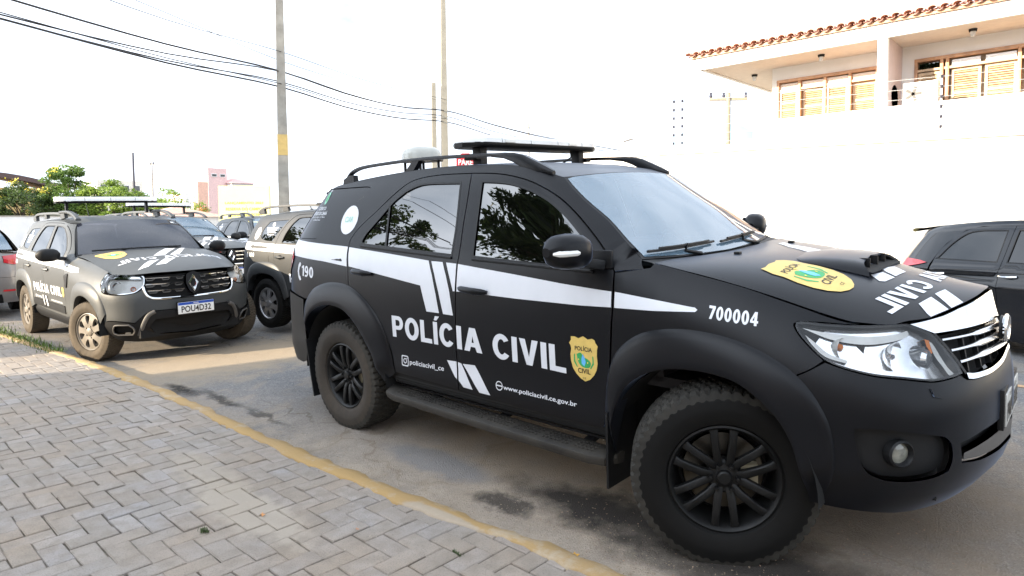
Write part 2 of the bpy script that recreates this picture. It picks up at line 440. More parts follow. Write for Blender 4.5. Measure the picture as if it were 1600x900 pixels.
def dusty(name, col, dust=(.30, .24, .17), rough=.42, z0=.15, z1=.75, amt=.55, spec=.5, coat=0, base_dust=.03, sheen=0):
    """paint with road dust that lies thicker towards the sills"""
    m, t, N_, L_, b = nodes(name)
    f, tcn = noise(N_, L_, 3.2, 8, .65); f2, _ = noise(N_, L_, 24, 6, .7)
    sp = N_.new('ShaderNodeSeparateXYZ'); L_.new(tcn.outputs['Object'], sp.inputs[0])
    mr = N_.new('ShaderNodeMapRange'); mr.inputs[1].default_value = z0; mr.inputs[2].default_value = z1; mr.inputs[3].default_value = amt; mr.inputs[4].default_value = base_dust
    L_.new(sp.outputs['Z'], mr.inputs[0])
    mu = N_.new('ShaderNodeMath'); mu.operation = 'MULTIPLY'; L_.new(mr.outputs[0], mu.inputs[0]); L_.new(ramp(N_, L_, f, [(.3, (.25,)*3), (.75, (1,)*3)]), mu.inputs[1])
    mu2 = N_.new('ShaderNodeMath'); mu2.operation = 'MULTIPLY'; L_.new(mu.outputs[0], mu2.inputs[0]); L_.new(ramp(N_, L_, f2, [(.2, (.55,)*3), (.8, (1,)*3)]), mu2.inputs[1])
    L_.new(mixc(N_, L_, mu2.outputs[0], col, dust), b.inputs['Base Color'])
    ra = N_.new('ShaderNodeMapRange'); ra.inputs[3].default_value = rough; ra.inputs[4].default_value = .85; L_.new(mu2.outputs[0], ra.inputs[0]); L_.new(ra.outputs[0], b.inputs['Roughness'])
    b.inputs['Specular IOR Level'].default_value = spec; b.inputs['Coat Weight'].default_value = coat; b.inputs['Coat Roughness'].default_value = .05
    b.inputs['Sheen Weight'].default_value = sheen; b.inputs['Sheen Roughness'].default_value = .28; b.inputs['Sheen Tint'].default_value = (.55, .68, .95, 1)  # blue sheen tint stands in for sky reflected at grazing angles
    g, _ = noise(N_, L_, 260, 3); bump(N_, L_, b, g, .05, .001)
    return m

M_wrap = dusty('matte_black_wrap', (.0040, .0044, .0060), (.08, .07, .06), rough=.34, amt=.10, base_dust=.002, z1=.55, spec=.22, sheen=.28)
M_wrap_rear = dusty('dusty_black_wrap', (.0075, .008, .0095), (.15, .13, .10), rough=.5, amt=.5, base_dust=.02, z0=.2, z1=.95, spec=.3)
M_wrap_d = dusty('satin_dark_grey_paint', (.046, .050, .052), (.24, .22, .18), rough=.45, amt=.20, base_dust=.03, spec=.5)
M_plastic = simple('black_plastic', (.008, .0083, .0092), .5, spec=.28, bmp=.12, scale=20)
M_greyplastic = simple('worn_grey_plastic', (.09, .085, .08), .6, bmp=.1)
M_dark = simple('dark_cavity', (.004, .004, .004), .9)
M_white = simple('white_reflective_vinyl', (.62, .635, .67), .42, var=.03)
M_gold = simple('gold_vinyl', (.62, .44, .12), .45, var=.08, scale=30)
M_green = simple('green_print', (.03, .32, .09), .5); M_blue = simple('blue_print', (.12, .42, .75), .5); M_ink = simple('black_print', (.02, .015, .01), .5)
M_yell = simple('yellow_print', (.85, .65, .08), .5); M_teal = simple('pale_green_print', (.25, .55, .42), .5)
M_chrome = simple('chrome', (.70, .71, .72), .08, metal=1, var=.03)
M_satinmetal = simple('satin_metal', (.62, .62, .62), .22, metal=1, var=.05)
M_rimblack = dusty('matte_black_rim', (.0055, .006, .0065), (.06, .05, .04), rough=.42, z0=-.25, z1=.25, amt=.10, base_dust=.03, spec=.25)
M_rubber = dusty('tyre_rubber', (.0065, .0065, .0065), (.08, .07, .055), rough=.6, z0=-.35, z1=.42, amt=.05, base_dust=.02, spec=.13)
M_tread = dusty('dusty_tread', (.012, .012, .0115), (.15, .135, .11), rough=.8, z0=-.35, z1=.42, amt=.40, base_dust=.30, spec=.2)
M_rubber_m = dusty('dusty_rear_tyre', (.014, .013, .012), (.15, .115, .08), rough=.75, z0=-.35, z1=.42, amt=.5, base_dust=.32, spec=.3)
M_rubber_dirty = dusty('dusty_tyre_rubber', (.03, .028, .025), (.26, .20, .135), rough=.85, z0=-.35, z1=.42, amt=.55, base_dust=.38, spec=.2)
M_rimtan = dusty('dusty_alloy', (.14, .13, .115), (.20, .15, .10), rough=.42, z0=-.2, z1=.25, amt=.6, base_dust=.35)
M_rimsilver = simple('silver_alloy', (.36, .36, .37), .3, metal=.7)
M_disc = simple('brake_disc', (.10, .095, .085), .35, metal=1)
M_caliper = simple('brake_caliper', (.45, .40, .28), .5)
M_amber = simple('amber_lens', (.75, .22, .04), .2); M_red = simple('red_lens', (.62, .02, .03), .12, coat=1)
M_reflect = simple('lamp_reflector', (.86, .87, .88), .14, metal=.82, var=.05)
M_lampwhite = simple('pale_lamp_plastic', (.70, .70, .67), .25, coat=.5)
M_foglens = simple('fog_lamp_glass', (.20, .20, .17), .12, coat=1, var=.4, scale=40)
M_barcover = simple('clear_bar_cover', (.72, .73, .72), .22, coat=.6, var=.08, scale=4)
M_dome = simple('aged_white_plastic', (.40, .40, .36), .35, coat=.3, var=.1)
M_seat = simple('grey_seat_fabric', (.06, .06, .065), .9); M_dash = simple('dashboard_plastic', (.035, .035, .04), .7)
M_redthing = simple('red_fabric', (.55, .06, .07), .8)
M_plate = simple('grey_plate', (.50, .50, .47), .4); M_platew = simple('white_plate', (.82, .82, .8), .35, var=.03); M_plateb = simple('blue_plate_band', (.02, .08, .42), .35)

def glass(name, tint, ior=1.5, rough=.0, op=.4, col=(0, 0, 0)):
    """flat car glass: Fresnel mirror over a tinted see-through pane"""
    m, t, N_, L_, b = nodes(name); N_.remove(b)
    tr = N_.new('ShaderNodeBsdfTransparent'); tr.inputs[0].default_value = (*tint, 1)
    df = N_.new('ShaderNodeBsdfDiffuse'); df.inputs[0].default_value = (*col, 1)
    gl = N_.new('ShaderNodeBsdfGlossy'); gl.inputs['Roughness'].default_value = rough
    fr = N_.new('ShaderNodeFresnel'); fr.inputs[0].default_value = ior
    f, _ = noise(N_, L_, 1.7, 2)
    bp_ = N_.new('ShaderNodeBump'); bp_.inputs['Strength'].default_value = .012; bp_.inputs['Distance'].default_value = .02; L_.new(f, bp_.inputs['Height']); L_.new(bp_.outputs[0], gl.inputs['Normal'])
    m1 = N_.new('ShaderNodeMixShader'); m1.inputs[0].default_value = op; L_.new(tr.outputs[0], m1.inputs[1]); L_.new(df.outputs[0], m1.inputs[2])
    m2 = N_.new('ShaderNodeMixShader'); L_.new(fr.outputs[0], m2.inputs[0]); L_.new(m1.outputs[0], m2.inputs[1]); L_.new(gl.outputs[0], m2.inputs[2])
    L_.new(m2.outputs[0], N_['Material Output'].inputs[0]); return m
M_tint = glass('dark_tinted_glass', (.05, .05, .055), 2.0, .0, .5, (.003, .003, .003))
M_wind = glass('windscreen_glass', (.58, .68, .72), 2.35, .0, .30, (.36, .54, .70))  # blue diffuse part paints a pale sky reflection into the pane
M_windd = glass('dark_windscreen_glass', (.14, .14, .17), 1.9, .02, .4, (.05, .055, .08))
M_lens = glass('headlamp_lens', (.93, .94, .95), 1.5, .0, .0, (.5, .5, .5))

# ================================================================ ground and street
CX = Sp([-40, -7.24, -4.6, -2.5, -1, 8, 40], [-.05, -.049, -.081, -.035, 0, 0, 0])
SX = Sp([-40, -4, -1, 40], [.027, .027, .0508, .0508])
def gz(x, y):
    t = y+.77; t = np.where(t < 2.2, t, 2.2+.5*(1-np.exp(-(t-2.2)/.5))-.75*np.clip(t-3.0, 0, 5))
    return CX(x)+SX(x)*t
KERB = Sp([-40, -14, -9, -6.28, -4.87, -3.74, -2.51, -1.45, -.31, .8, 1.48, 1.9, 2.54, 3.5, 6, 40], [-5, -2.35, -1.93, -1.657, -1.56, -1.47, -1.41, -1.40, -1.408, -1.377, -1.352, -1.32, -1.274, -1.24, -1.2, -1.2])
KZ = Sp([-40, -6, -3, 0, 40], [.03, .02, .035, .045, .05])

def mask_blob(N_, L_, co, c, r, nz, soft=.5, wob=.6):
    """soft-edged stain of its own shape round c (radii r)"""
    s1 = N_.new('ShaderNodeVectorMath'); s1.operation = 'SUBTRACT'; L_.new(co, s1.inputs[0]); s1.inputs[1].default_value = (*c, 0)
    s2 = N_.new('ShaderNodeVectorMath'); s2.operation = 'DIVIDE'; L_.new(s1.outputs[0], s2.inputs[0]); s2.inputs[1].default_value = (*r, 1e3)
    ln = N_.new('ShaderNodeVectorMath'); ln.operation = 'LENGTH'; L_.new(s2.outputs[0], ln.inputs[0])
    a = N_.new('ShaderNodeMath'); a.operation = 'MULTIPLY_ADD'; L_.new(nz, a.inputs[0]); a.inputs[1].default_value = wob*2; L_.new(ln.outputs['Value'], a.inputs[2])
    m = N_.new('ShaderNodeMapRange'); m.inputs[1].default_value = 1+wob-soft*.5; m.inputs[2].default_value = 1+wob+soft*.5; m.inputs[3].default_value = 1; m.inputs[4].default_value = 0
    L_.new(a.outputs[0], m.inputs[0]); return m.outputs[0]
def mmul(N_, L_, a, k):
    m = N_.new('ShaderNodeMath'); m.operation = 'MULTIPLY'; L_.new(a, m.inputs[0])
    if hasattr(k, 'links'): L_.new(k, m.inputs[1])
    else: m.inputs[1].default_value = k
    return m.outputs[0]

def asphalt_mat():
    m, t, N_, L_, b = nodes('worn_asphalt')
    big, tcn = noise(N_, L_, .55, 6, .6); co = tcn.outputs['Object']
    mid, _ = noise(N_, L_, 5, 8, .65); fine, _ = noise(N_, L_, 190, 5, .8); grit, _ = noise(N_, L_, 420, 2, .5)
    base = ramp(N_, L_, big, [(.30, (.150, .153, .162)), (.52, (.185, .186, .190)), (.70, (.225, .222, .214))])
    base = mixc(N_, L_, mmul(N_, L_, ramp(N_, L_, fine, [(.35, (0,)*3), (.65, (1,)*3)]), .55), base, (.085, .085, .088), 'MIX')
    base = mixc(N_, L_, ramp(N_, L_, grit, [(.60, (0,)*3), (.72, (.5,)*3)]), base, (.42, .40, .37))
    vo = N_.new('ShaderNodeTexVoronoi'); vo.inputs['Scale'].default_value = 130; L_.new(co, vo.inputs['Vector'])
    base = mixc(N_, L_, ramp(N_, L_, vo.outputs['Color'], [(.0, (0,)*3), (.72, (0,)*3), (.80, (.55,)*3)]), base, (.34, .33, .31)); base = mixc(N_, L_, ramp(N_, L_, vo.outputs['Color'], [(.0, (.6,)*3), (.22, (.5,)*3), (.3, (0,)*3)]), base, (.055, .055, .058))
    vc = N_.new('ShaderNodeTexVoronoi'); vc.feature = 'DISTANCE_TO_EDGE'; vc.inputs['Scale'].default_value = .9; dn = N_.new('ShaderNodeTexNoise'); dn.inputs['Scale'].default_value = 2.2; dn.inputs['Detail'].default_value = 8; L_.new(co, dn.inputs['Vector'])
    dv_ = N_.new('ShaderNodeVectorMath'); dv_.operation = 'MULTIPLY_ADD'; L_.new(dn.outputs['Color'], dv_.inputs[0]); dv_.inputs[1].default_value = (.9, .9, 0); L_.new(co, dv_.inputs[2]); L_.new(dv_.outputs[0], vc.inputs['Vector'])
    crk = mmul(N_, L_, ramp(N_, L_, vc.outputs['Distance'], [(0, (1,)*3), (.006, (.8,)*3), (.014, (0,)*3)]), ramp(N_, L_, big, [(.45, (0,)*3), (.55, (1,)*3)])); base = mixc(N_, L_, mmul(N_, L_, crk, .8), base, (.035, .033, .03))
    ptc, _ = noise(N_, L_, 1.7, 5, .6, dist=.6); base = mixc(N_, L_, mmul(N_, L_, ramp(N_, L_, ptc, [(.50, (0,)*3), (.58, (1,)*3)]), .35), base, (.30, .25, .19))
    # sand washed along the gutter
    sp = N_.new('ShaderNodeSeparateXYZ'); L_.new(co, sp.inputs[0])
    g = N_.new('ShaderNodeMapRange'); L_.new(sp.outputs['Y'], g.inputs[0]); g.inputs[1].default_value = -1.45; g.inputs[2].default_value = -.55; g.inputs[3].default_value = 1.0; g.inputs[4].default_value = 0
    gx = N_.new('ShaderNodeMapRange'); L_.new(sp.outputs['X'], gx.inputs[0]); gx.inputs[1].default_value = -2.2; gx.inputs[2].default_value = .8; gx.inputs[3].default_value = .25; gx.inputs[4].default_value = 1
    sand = mmul(N_, L_, mmul(N_, L_, g.outputs[0], gx.outputs[0]), ramp(N_, L_, mid, [(.32, (.25,)*3), (.60, (1,)*3)]))
    base = mixc(N_, L_, mmul(N_, L_, sand, .95), base, (.46, .375, .285))
    s3 = mask_blob(N_, L_, co, (1.9, .1), (2.4, 1.1), mid, .9, .7); base = mixc(N_, L_, mmul(N_, L_, s3, .8), base, (.37, .285, .200))
    s5 = mask_blob(N_, L_, co, (-3.2, -.2), (.9, 1.5), mid, .8, .6); base = mixc(N_, L_, mmul(N_, L_, s5, .75), base, (.36, .285, .195))  # sandy patch, also painted pale to strengthen the sunlit stripe here
    s4 = mask_blob(N_, L_, co, (1.0, -.92), (.42, .13), mid, .5, .6); base = mixc(N_, L_, mmul(N_, L_, s4, .7), base, (.19, .19, .195))
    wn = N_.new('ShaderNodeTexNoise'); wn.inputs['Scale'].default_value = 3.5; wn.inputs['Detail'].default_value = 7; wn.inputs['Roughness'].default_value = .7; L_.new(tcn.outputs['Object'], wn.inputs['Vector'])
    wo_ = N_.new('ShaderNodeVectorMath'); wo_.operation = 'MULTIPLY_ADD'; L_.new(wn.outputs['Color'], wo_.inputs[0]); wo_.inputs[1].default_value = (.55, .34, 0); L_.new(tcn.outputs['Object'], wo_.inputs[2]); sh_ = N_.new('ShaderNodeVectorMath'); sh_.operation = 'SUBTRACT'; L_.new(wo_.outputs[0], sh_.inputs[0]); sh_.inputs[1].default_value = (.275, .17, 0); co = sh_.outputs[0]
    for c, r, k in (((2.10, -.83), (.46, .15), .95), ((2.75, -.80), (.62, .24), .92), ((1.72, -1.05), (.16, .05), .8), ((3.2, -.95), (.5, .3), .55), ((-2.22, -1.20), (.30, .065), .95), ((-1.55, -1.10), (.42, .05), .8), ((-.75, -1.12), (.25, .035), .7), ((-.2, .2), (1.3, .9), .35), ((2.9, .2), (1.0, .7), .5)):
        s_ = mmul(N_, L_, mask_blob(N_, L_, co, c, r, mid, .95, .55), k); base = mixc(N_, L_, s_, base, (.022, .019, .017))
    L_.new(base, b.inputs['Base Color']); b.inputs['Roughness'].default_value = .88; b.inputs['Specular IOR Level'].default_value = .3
    hm = N_.new('ShaderNodeMath'); hm.operation = 'ADD'; L_.new(fine, hm.inputs[0]); L_.new(vo.outputs['Distance'], hm.inputs[1]); bump(N_, L_, b, hm.outputs[0], .8, .008); return m
M_asph = asphalt_mat()
def dirt_mat(name, c0, c1, sc=.35):
    m, t, N_, L_, b = nodes(name); f, _ = noise(N_, L_, sc, 8, .6); f2, _ = noise(N_, L_, 30, 6, .7)
    L_.new(mixc(N_, L_, mmul(N_, L_, f2, .5), ramp(N_, L_, f, [(.35, c0), (.65, c1)]), tuple(x*.6 for x in c0)), b.inputs['Base Color']); b.inputs['Roughness'].default_value = .95; bump(N_, L_, b, f2, .5, .01); return m
M_dirt = dirt_mat('dry_ground', (.22, .17, .12), (.30, .25, .18))
mb = MB(); xs = np.r_[np.arange(-42, -12, 2), np.arange(-12, 5, .35), np.arange(5, 22, 2)]; ys = np.r_[np.arange(-1.9, 3, .2), np.arange(3, 9, .8)]
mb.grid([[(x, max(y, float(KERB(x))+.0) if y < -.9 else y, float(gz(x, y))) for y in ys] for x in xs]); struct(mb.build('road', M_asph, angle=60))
mb = MB(); mb.add([(-3000, -1500, -.30), (3000, -1500, -.30), (3000, 4000, -.30), (-3000, 4000, -.30)], [(0, 1, 2, 3)]); struct(mb.build('ground', M_dirt))
# side street towards the back, on which the wires cross
mb = MB(); mb.add([(-70, -30, -.06), (-12, -30, -.06), (-12, 60, .0), (-70, 60, .0)], [(0, 1, 2, 3)]); struct(mb.build('side_street', M_asph))
# faded lane line
mb = MB(); mb.grid([[(x, y, float(gz(x, y))+.004) for y in (2.66, 2.78)] for x in np.arange(-2, 12, .5)]); struct(mb.build('lane_line', simple('faded_orange_line', (.38, .24, .13), .8, var=.3, scale=20)))
# grass verge and pavement by the long wall
mb = MB(); mb.grid([[(x, y, .10+.02*(y > 7.9)) for y in (7.6, 7.72, 12.5)] for x in np.arange(-6, 22, 2)]); struct(mb.build('far_pavement', simple('cement_pavement', (.30, .28, .25), .9, bmp=.3)))
mb = MB(); mb.bar((-6, 7.55, .06), (20, 7.55, .06), .14, .14); struct(mb.build('far_kerb', simple('far_kerb_concrete', (.36, .34, .3), .9, bmp=.2)))

# ---- kerb with worn yellow paint
m, t, N_, L_, b = nodes('worn_yellow_kerb'); M_kerb = m
f, tcn = noise(N_, L_, 7, 8, .7); f2, _ = noise(N_, L_, 60, 6, .7); f3, _ = noise(N_, L_, 1.1, 3, .5)
wear = ramp(N_, L_, f, [(.34, (1,)*3), (.47, (0,)*3)]); ye = ramp(N_, L_, f3, [(.3, (.40, .25, .08)), (.7, (.33, .225, .11))])
sp = N_.new('ShaderNodeSeparateXYZ'); L_.new(tcn.outputs['Object'], sp.inputs[0]); gone = mask_blob(N_, L_, tcn.outputs['Object'], (1.68, -1.47), (.30, .075), f, .2, .3)
c = mixc(N_, L_, mmul(N_, L_, wear, .8), ye, (.42, .35, .26)); c = mixc(N_, L_, gone, c, (.36, .30, .23)); c = mixc(N_, L_, mmul(N_, L_, f2, .45), c, (.24, .17, .09)); L_.new(c, b.inputs['Base Color']); b.inputs['Roughness'].default_value = .85; bump(N_, L_, b, f2, .6, .006)
mb = MB(); rows = []
for x in np.arange(-16, 7, .06):
    k = float(KERB(x)); z = float(KZ(x)); j = .010*math.sin(x*9.3)+.008*math.sin(x*23.1+1)+RNG.normal(0, .006); j2 = .012*math.sin(x*6.1+2)+RNG.normal(0, .008)
    w_ = .104+.012*math.sin(x*1.7)
    rows.append([(x, k+.02+j, z-.30), (x, k+.012+j, z-.018), (x, k-.006+j, z+.002+RNG.normal(0, .0015)), (x, k-.05, z+.010), (x, k-w_+.01+j2, z+.009), (x, k-w_+j2, z+.004), (x, k-w_-.004+j2, z-.03)])
mb.grid(rows[::-1]); struct(mb.build('kerb', M_kerb, angle=60))

# ---- sidewalk: sand bed and pavers
m, t, N_, L_, b = nodes('paver_joint_sand'); f, _ = noise(N_, L_, 2, 6, .6); f2, _ = noise(N_, L_, 90, 5, .8)
L_.new(mixc(N_, L_, mmul(N_, L_, f2, .6), ramp(N_, L_, f, [(.35, (.20, .17, .13)), (.55, (.28, .24, .19)), (.70, (.14, .135, .08))]), (.13, .11, .085)), b.inputs['Base Color']); b.inputs['Roughness'].default_value = .95; bump(N_, L_, b, f2, .8, .008); M_bed = m
mb = MB(); rows = []
for x in np.arange(-30, 16, .5): rows.append([(x, float(KERB(x))-.10, float(KZ(x))-.014), (x, float(KERB(x))-1.5, float(KZ(x))-.012), (x, -12.6, float(KZ(x))-.012)])
mb.grid(rows); struct(mb.build('sidewalk', M_bed))
m, t, N_, L_, b = nodes('concrete_paver'); M_pav = m
oi = N_.new('ShaderNodeObjectInfo'); f, tcn = noise(N_, L_, 11, 8, .65); f2, _ = noise(N_, L_, 160, 5, .75); f4, _ = noise(N_, L_, 1.4, 4, .6)
geo = N_.new('ShaderNodeNewGeometry'); n3 = N_.new('ShaderNodeTexNoise'); n3.inputs['Scale'].default_value = 1.3; n3.inputs['Detail'].default_value = 7; n3.inputs['Roughness'].default_value = .65; L_.new(geo.outputs['Position'], n3.inputs['Vector'])
n5 = N_.new('ShaderNodeTexNoise'); n5.inputs['Scale'].default_value = 14; n5.inputs['Detail'].default_value = 6; L_.new(geo.outputs['Position'], n5.inputs['Vector'])
n6 = N_.new('ShaderNodeTexNoise'); n6.inputs['Scale'].default_value = 170; n6.inputs['Detail'].default_value = 4; L_.new(geo.outputs['Position'], n6.inputs['Vector'])
c = ramp(N_, L_, oi.outputs['Random'], [(0, (.235, .222, .208)), (.25, (.285, .27, .255)), (.5, (.27, .242, .212)), (.7, (.335, .315, .30)), (.85, (.275, .272, .278)), (1, (.30, .265, .23))])
sb = mask_blob(N_, L_, geo.outputs['Position'], (.80, -2.02), (.55, .13), n5.outputs['Fac'], .5, .6)
sb2 = mask_blob(N_, L_, geo.outputs['Position'], (.2, -1.95), (.5, .10), n5.outputs['Fac'], .5, .6)
c = mixc(N_, L_, ramp(N_, L_, n3.outputs['Fac'], [(.40, (0,)*3), (.68, (.65,)*3)]), c, (.30, .23, .165)); c = mixc(N_, L_, ramp(N_, L_, n5.outputs['Fac'], [(.42, (0,)*3), (.66, (.5,)*3)]), c, (.17, .15, .125)); c = mixc(N_, L_, ramp(N_, L_, n6.outputs['Fac'], [(.5, (0,)*3), (.66, (.45,)*3)]), c, (.12, .105, .09))
c = mixc(N_, L_, .16, c, (.34, .25, .17)); c = mixc(N_, L_, mmul(N_, L_, sb, .75), c, (.36, .31, .25)); c = mixc(N_, L_, mmul(N_, L_, sb2, .6), c, (.33, .28, .22)); L_.new(c, b.inputs['Base Color']); b.inputs['Roughness'].default_value = .9; bump(N_, L_, b, n6.outputs['Fac'], .7, .006)
def paver_verts(lx, ly, h=.05, ch=.004, jit=0):
    x, y = lx/2-.0024, ly/2-.0024; o = []
    for z, i in ((-h, 0), (-ch, 0), (0, ch)):
        for sx, sy in ((-1, -1), (1, -1), (1, 1), (-1, 1)): o.append((sx*(x-i)+RNG.uniform(-jit, jit), sy*(y-i)+RNG.uniform(-jit, jit), z))
    F_ = [(8, 9, 10, 11)]+[(4*k+i, 4*k+(i+1) % 4, 4*k+4+(i+1) % 4, 4*k+4+i) for k in (0, 1) for i in range(4)]
    return o, F_
pmesh = []
for q in range(10):
    o, F_ = paver_verts(.20, .10, jit=.0022); me = bpy.data.meshes.new('paver'); me.from_pydata(o, [], F_); me.materials.append(M_pav); pmesh.append(me)
UP = .10; cells = []
import itertools
for i in range(-80, 44):
    for j in range(-54, 6):
        tt = (i-j) % 4
        if tt == 0: cells.append((i+1, j+.5, 0))
        elif tt == 3: cells.append((i+.5, j+1, 1))
Minv = camo.matrix_world.inverted(); flen = 1012.81; near = []; rest = []
for (i, j, v) in cells:
    x, y = i*UP-.03, j*UP-1.42
    hx, hy = (.10, .05) if not v else (.05, .10)
    lim = min(float(KERB(x-hx)), float(KERB(x)), float(KERB(x+hx)))-.035
    if y-hy > lim-.025: continue
    p = Minv @ Vector((x, y, .04)); d = -p.z
    if d > .3:
        px = 800+flen*p.x/d; py = 401.9-flen*p.y/d
        vis = -30 < px < 1630 and -20 < py < 930
    else: vis = False
    (near if vis else rest).append((d if vis else 99, x, y, v))
near.sort(); big = near[:300]; rest += near[300:]
def cut_paver(x, y, v):
    hy = .10 if v else .05; hx = .05 if v else .10; lim = min(float(KERB(x-hx)), float(KERB(x)), float(KERB(x+hx)))-.035
    if y+hy <= lim: return None
    ly = lim-(y-hy); o, F_ = paver_verts(2*hx, ly, jit=.0015); return [(a, b_+(y-hy+ly/2)-y, c_) for a, b_, c_ in o], F_
for d, x, y, v in big:
    ct = cut_paver(x, y, v)
    if ct:
        me = bpy.data.meshes.new('paver'); me.from_pydata(ct[0], [], ct[1]); me.materials.append(M_pav); o = bpy.data.objects.new('paver', me); COL.objects.link(o); o.parent = bpy.data.objects['sidewalk']; o.location = (x, y, float(KZ(x))); continue
    o = bpy.data.objects.new('paver', random.choice(pmesh)); COL.objects.link(o); o.parent = bpy.data.objects['sidewalk']
    o.location = (x+RNG.normal(0, .0015), y+RNG.normal(0, .0015), float(KZ(x))+RNG.normal(0, .0022)); o.rotation_euler = (RNG.normal(0, .008), RNG.normal(0, .008), (math.pi/2 if v else 0)+RNG.normal(0, .012)+(math.pi if random.random() < .5 else 0))
mb = MB()
for d, x, y, v in rest:
    if y < -4.6 and x > -6: continue
    ct = cut_paver(x, y, v); o, F_ = ct or paver_verts(*((.10, .20) if v else (.20, .10)), jit=.0025); z = float(KZ(x))+RNG.normal(0, .002); mb.add([(a+x, b_+y, c_+z) for a, b_, c_ in o], F_)
o = mb.build('paving', M_pav, bpy.data.objects['sidewalk'], smooth=False, fix=False); o['kind'] = 'stuff'
# grit and crumbs along kerb and in the joints
def scatter(name, pts, size, mat, label, cat):
    mb = MB()
    for x, y, z in pts:
        s_ = size*RNG.uniform(.4, 1.4); v = [Vector((RNG.normal(), RNG.normal(), RNG.normal()*.6)).normalized()*s_ for _ in range(5)]
        mb.add([(x+p.x, y+p.y, z+abs(p.z)*.6) for p in v], [(0, 1, 2), (0, 2, 3), (0, 3, 4), (1, 2, 4), (2, 3, 4), (0, 1, 4)])
    o = mb.build(name, mat, smooth=False, fix=False); o['kind'] = 'stuff'; tag(o, label, cat); return o
pt = []
for _ in range(4200):
    x = RNG.uniform(-3, 3.4); y = float(KERB(x))+abs(RNG.normal(0, .22))+.02; pt.append((x, y, float(gz(x, y))))
scatter('gutter_grit', pt, .0045, simple('gravel_grit', (.26, .2, .14), .9, var=.5, scale=60), 'loose sandy grit scattered on the asphalt along the yellow kerb', 'grit')
pt = []
for cx, cy, n in ((.75, -2.05, 260), (.2, -1.95, 200), (1.2, -1.75, 220), (-1, -1.9, 160), (1.55, -2.0, 120)):
    for _ in range(n): x, y = cx+RNG.normal(0, .22), cy+RNG.normal(0, .10); pt.append((x, y, float(KZ(x))))
scatter('paver_crumbs', pt, .0035, simple('pale_crumbs', (.36, .31, .25), .9, var=.5, scale=60), 'crumbs of sand and mortar lying on the pavers', 'grit')
pt = []
for _ in range(500):
    x = RNG.uniform(1.9, 3.6); y = RNG.uniform(-1.2, .1); pt.append((x, y, float(gz(x, y))))
scatter('dark_grit', pt, .005, simple('dark_grit_mat', (.3, .2, .14), .9, var=.6, scale=60), 'dark grit on the stained asphalt under the front wheel', 'grit')
def blades(name, pts, h, mat, label, cat, kind=True, w_=.004):
    mb = MB()
    for x, y, z in pts:
        a = RNG.uniform(0, 6.28); l = h*RNG.uniform(.5, 1.3); bx, by = math.cos(a)*l*.5, math.sin(a)*l*.5; sx, sy = -math.sin(a)*w_, math.cos(a)*w_
        mb.add([(x-sx, y-sy, z), (x+sx, y+sy, z), (x+bx*.5+sx*.7, y+by*.5+sy*.7, z+l*.7), (x+bx*.5-sx*.7, y+by*.5-sy*.7, z+l*.7), (x+bx, y+by, z+l)], [(0, 1, 2, 3), (3, 2, 4)])
    o = mb.build(name, mat, smooth=False, fix=False)
    if kind: o['kind'] = 'stuff'
    tag(o, label, cat); return o
M_grass = simple('kerb_grass', (.09, .15, .025), .8, var=.4, scale=30)
pt = []
for _ in range(2600):
    x = RNG.uniform(-11, -4.7); y = float(KERB(x))+RNG.normal(-.02, .06)*(1 if x > -7 else 2.2); pt.append((x, y, float(KZ(x))-.01))
blades('kerb_grass', pt, .045, M_grass, 'strip of bright green grass growing along the sunlit kerb', 'grass')
blades('weed', [(.94+RNG.normal(0, .012), -2.26+RNG.normal(0, .008), float(KZ(.9))-.004) for _ in range(60)], .022, simple('weed_green', (.06, .09, .03), .8), 'tiny green weed sprouting between the pavers', 'weed', False, .002)
blades('joint_weed', [(1.95+RNG.normal(0, .02), -1.62+RNG.normal(0, .006), float(KZ(1.9))-.004) for _ in range(50)], .014, MATS['weed_green'], 'low dark weed in a paver joint near the kerb', 'weed', False, .002)
for x, y, z, c_, lb in ((2.27, -1.205, None, (.55, .30, .05), 'yellow dead leaf on the asphalt by the kerb'), (.98, -2.0, .05, (.55, .26, .10), 'orange dead leaf lying on the pavers'), (1.45, -1.78, .05, (.45, .22, .12), 'small reddish leaf on the pavers near the kerb')):
    z = float(gz(x, y)) if z is None else z; fl = MB(); n_ = 9; s_ = .022 if c_[1] > .25 else .014
    fl.add([(x, y, z+.006)]+[(x+s_*math.cos(t)*(1 if k % 2 else .6), y+s_*.6*math.sin(t)*(1 if k % 2 else .6), z+.003+.006*math.sin(3*t)) for k, t in enumerate(np.linspace(0, 6.28, n_)[:-1])], [(0, k, k % (n_-1)+1) for k in range(1, n_)])
    tag(fl.build('dead_leaf', simple('leaf_%s' % lb.split()[0], c_, .7)), lb, 'leaf', 'dead leaves on the ground')
pt = []
for _ in range(5000): x = RNG.uniform(-5, 14); pt.append((x, RNG.uniform(7.8, 9.0)+max(0, x-3)*.2, .11))
blades('verge_grass', pt, .10, M_grass, 'green grass at the foot of the long white wall', 'grass', w_=.006)

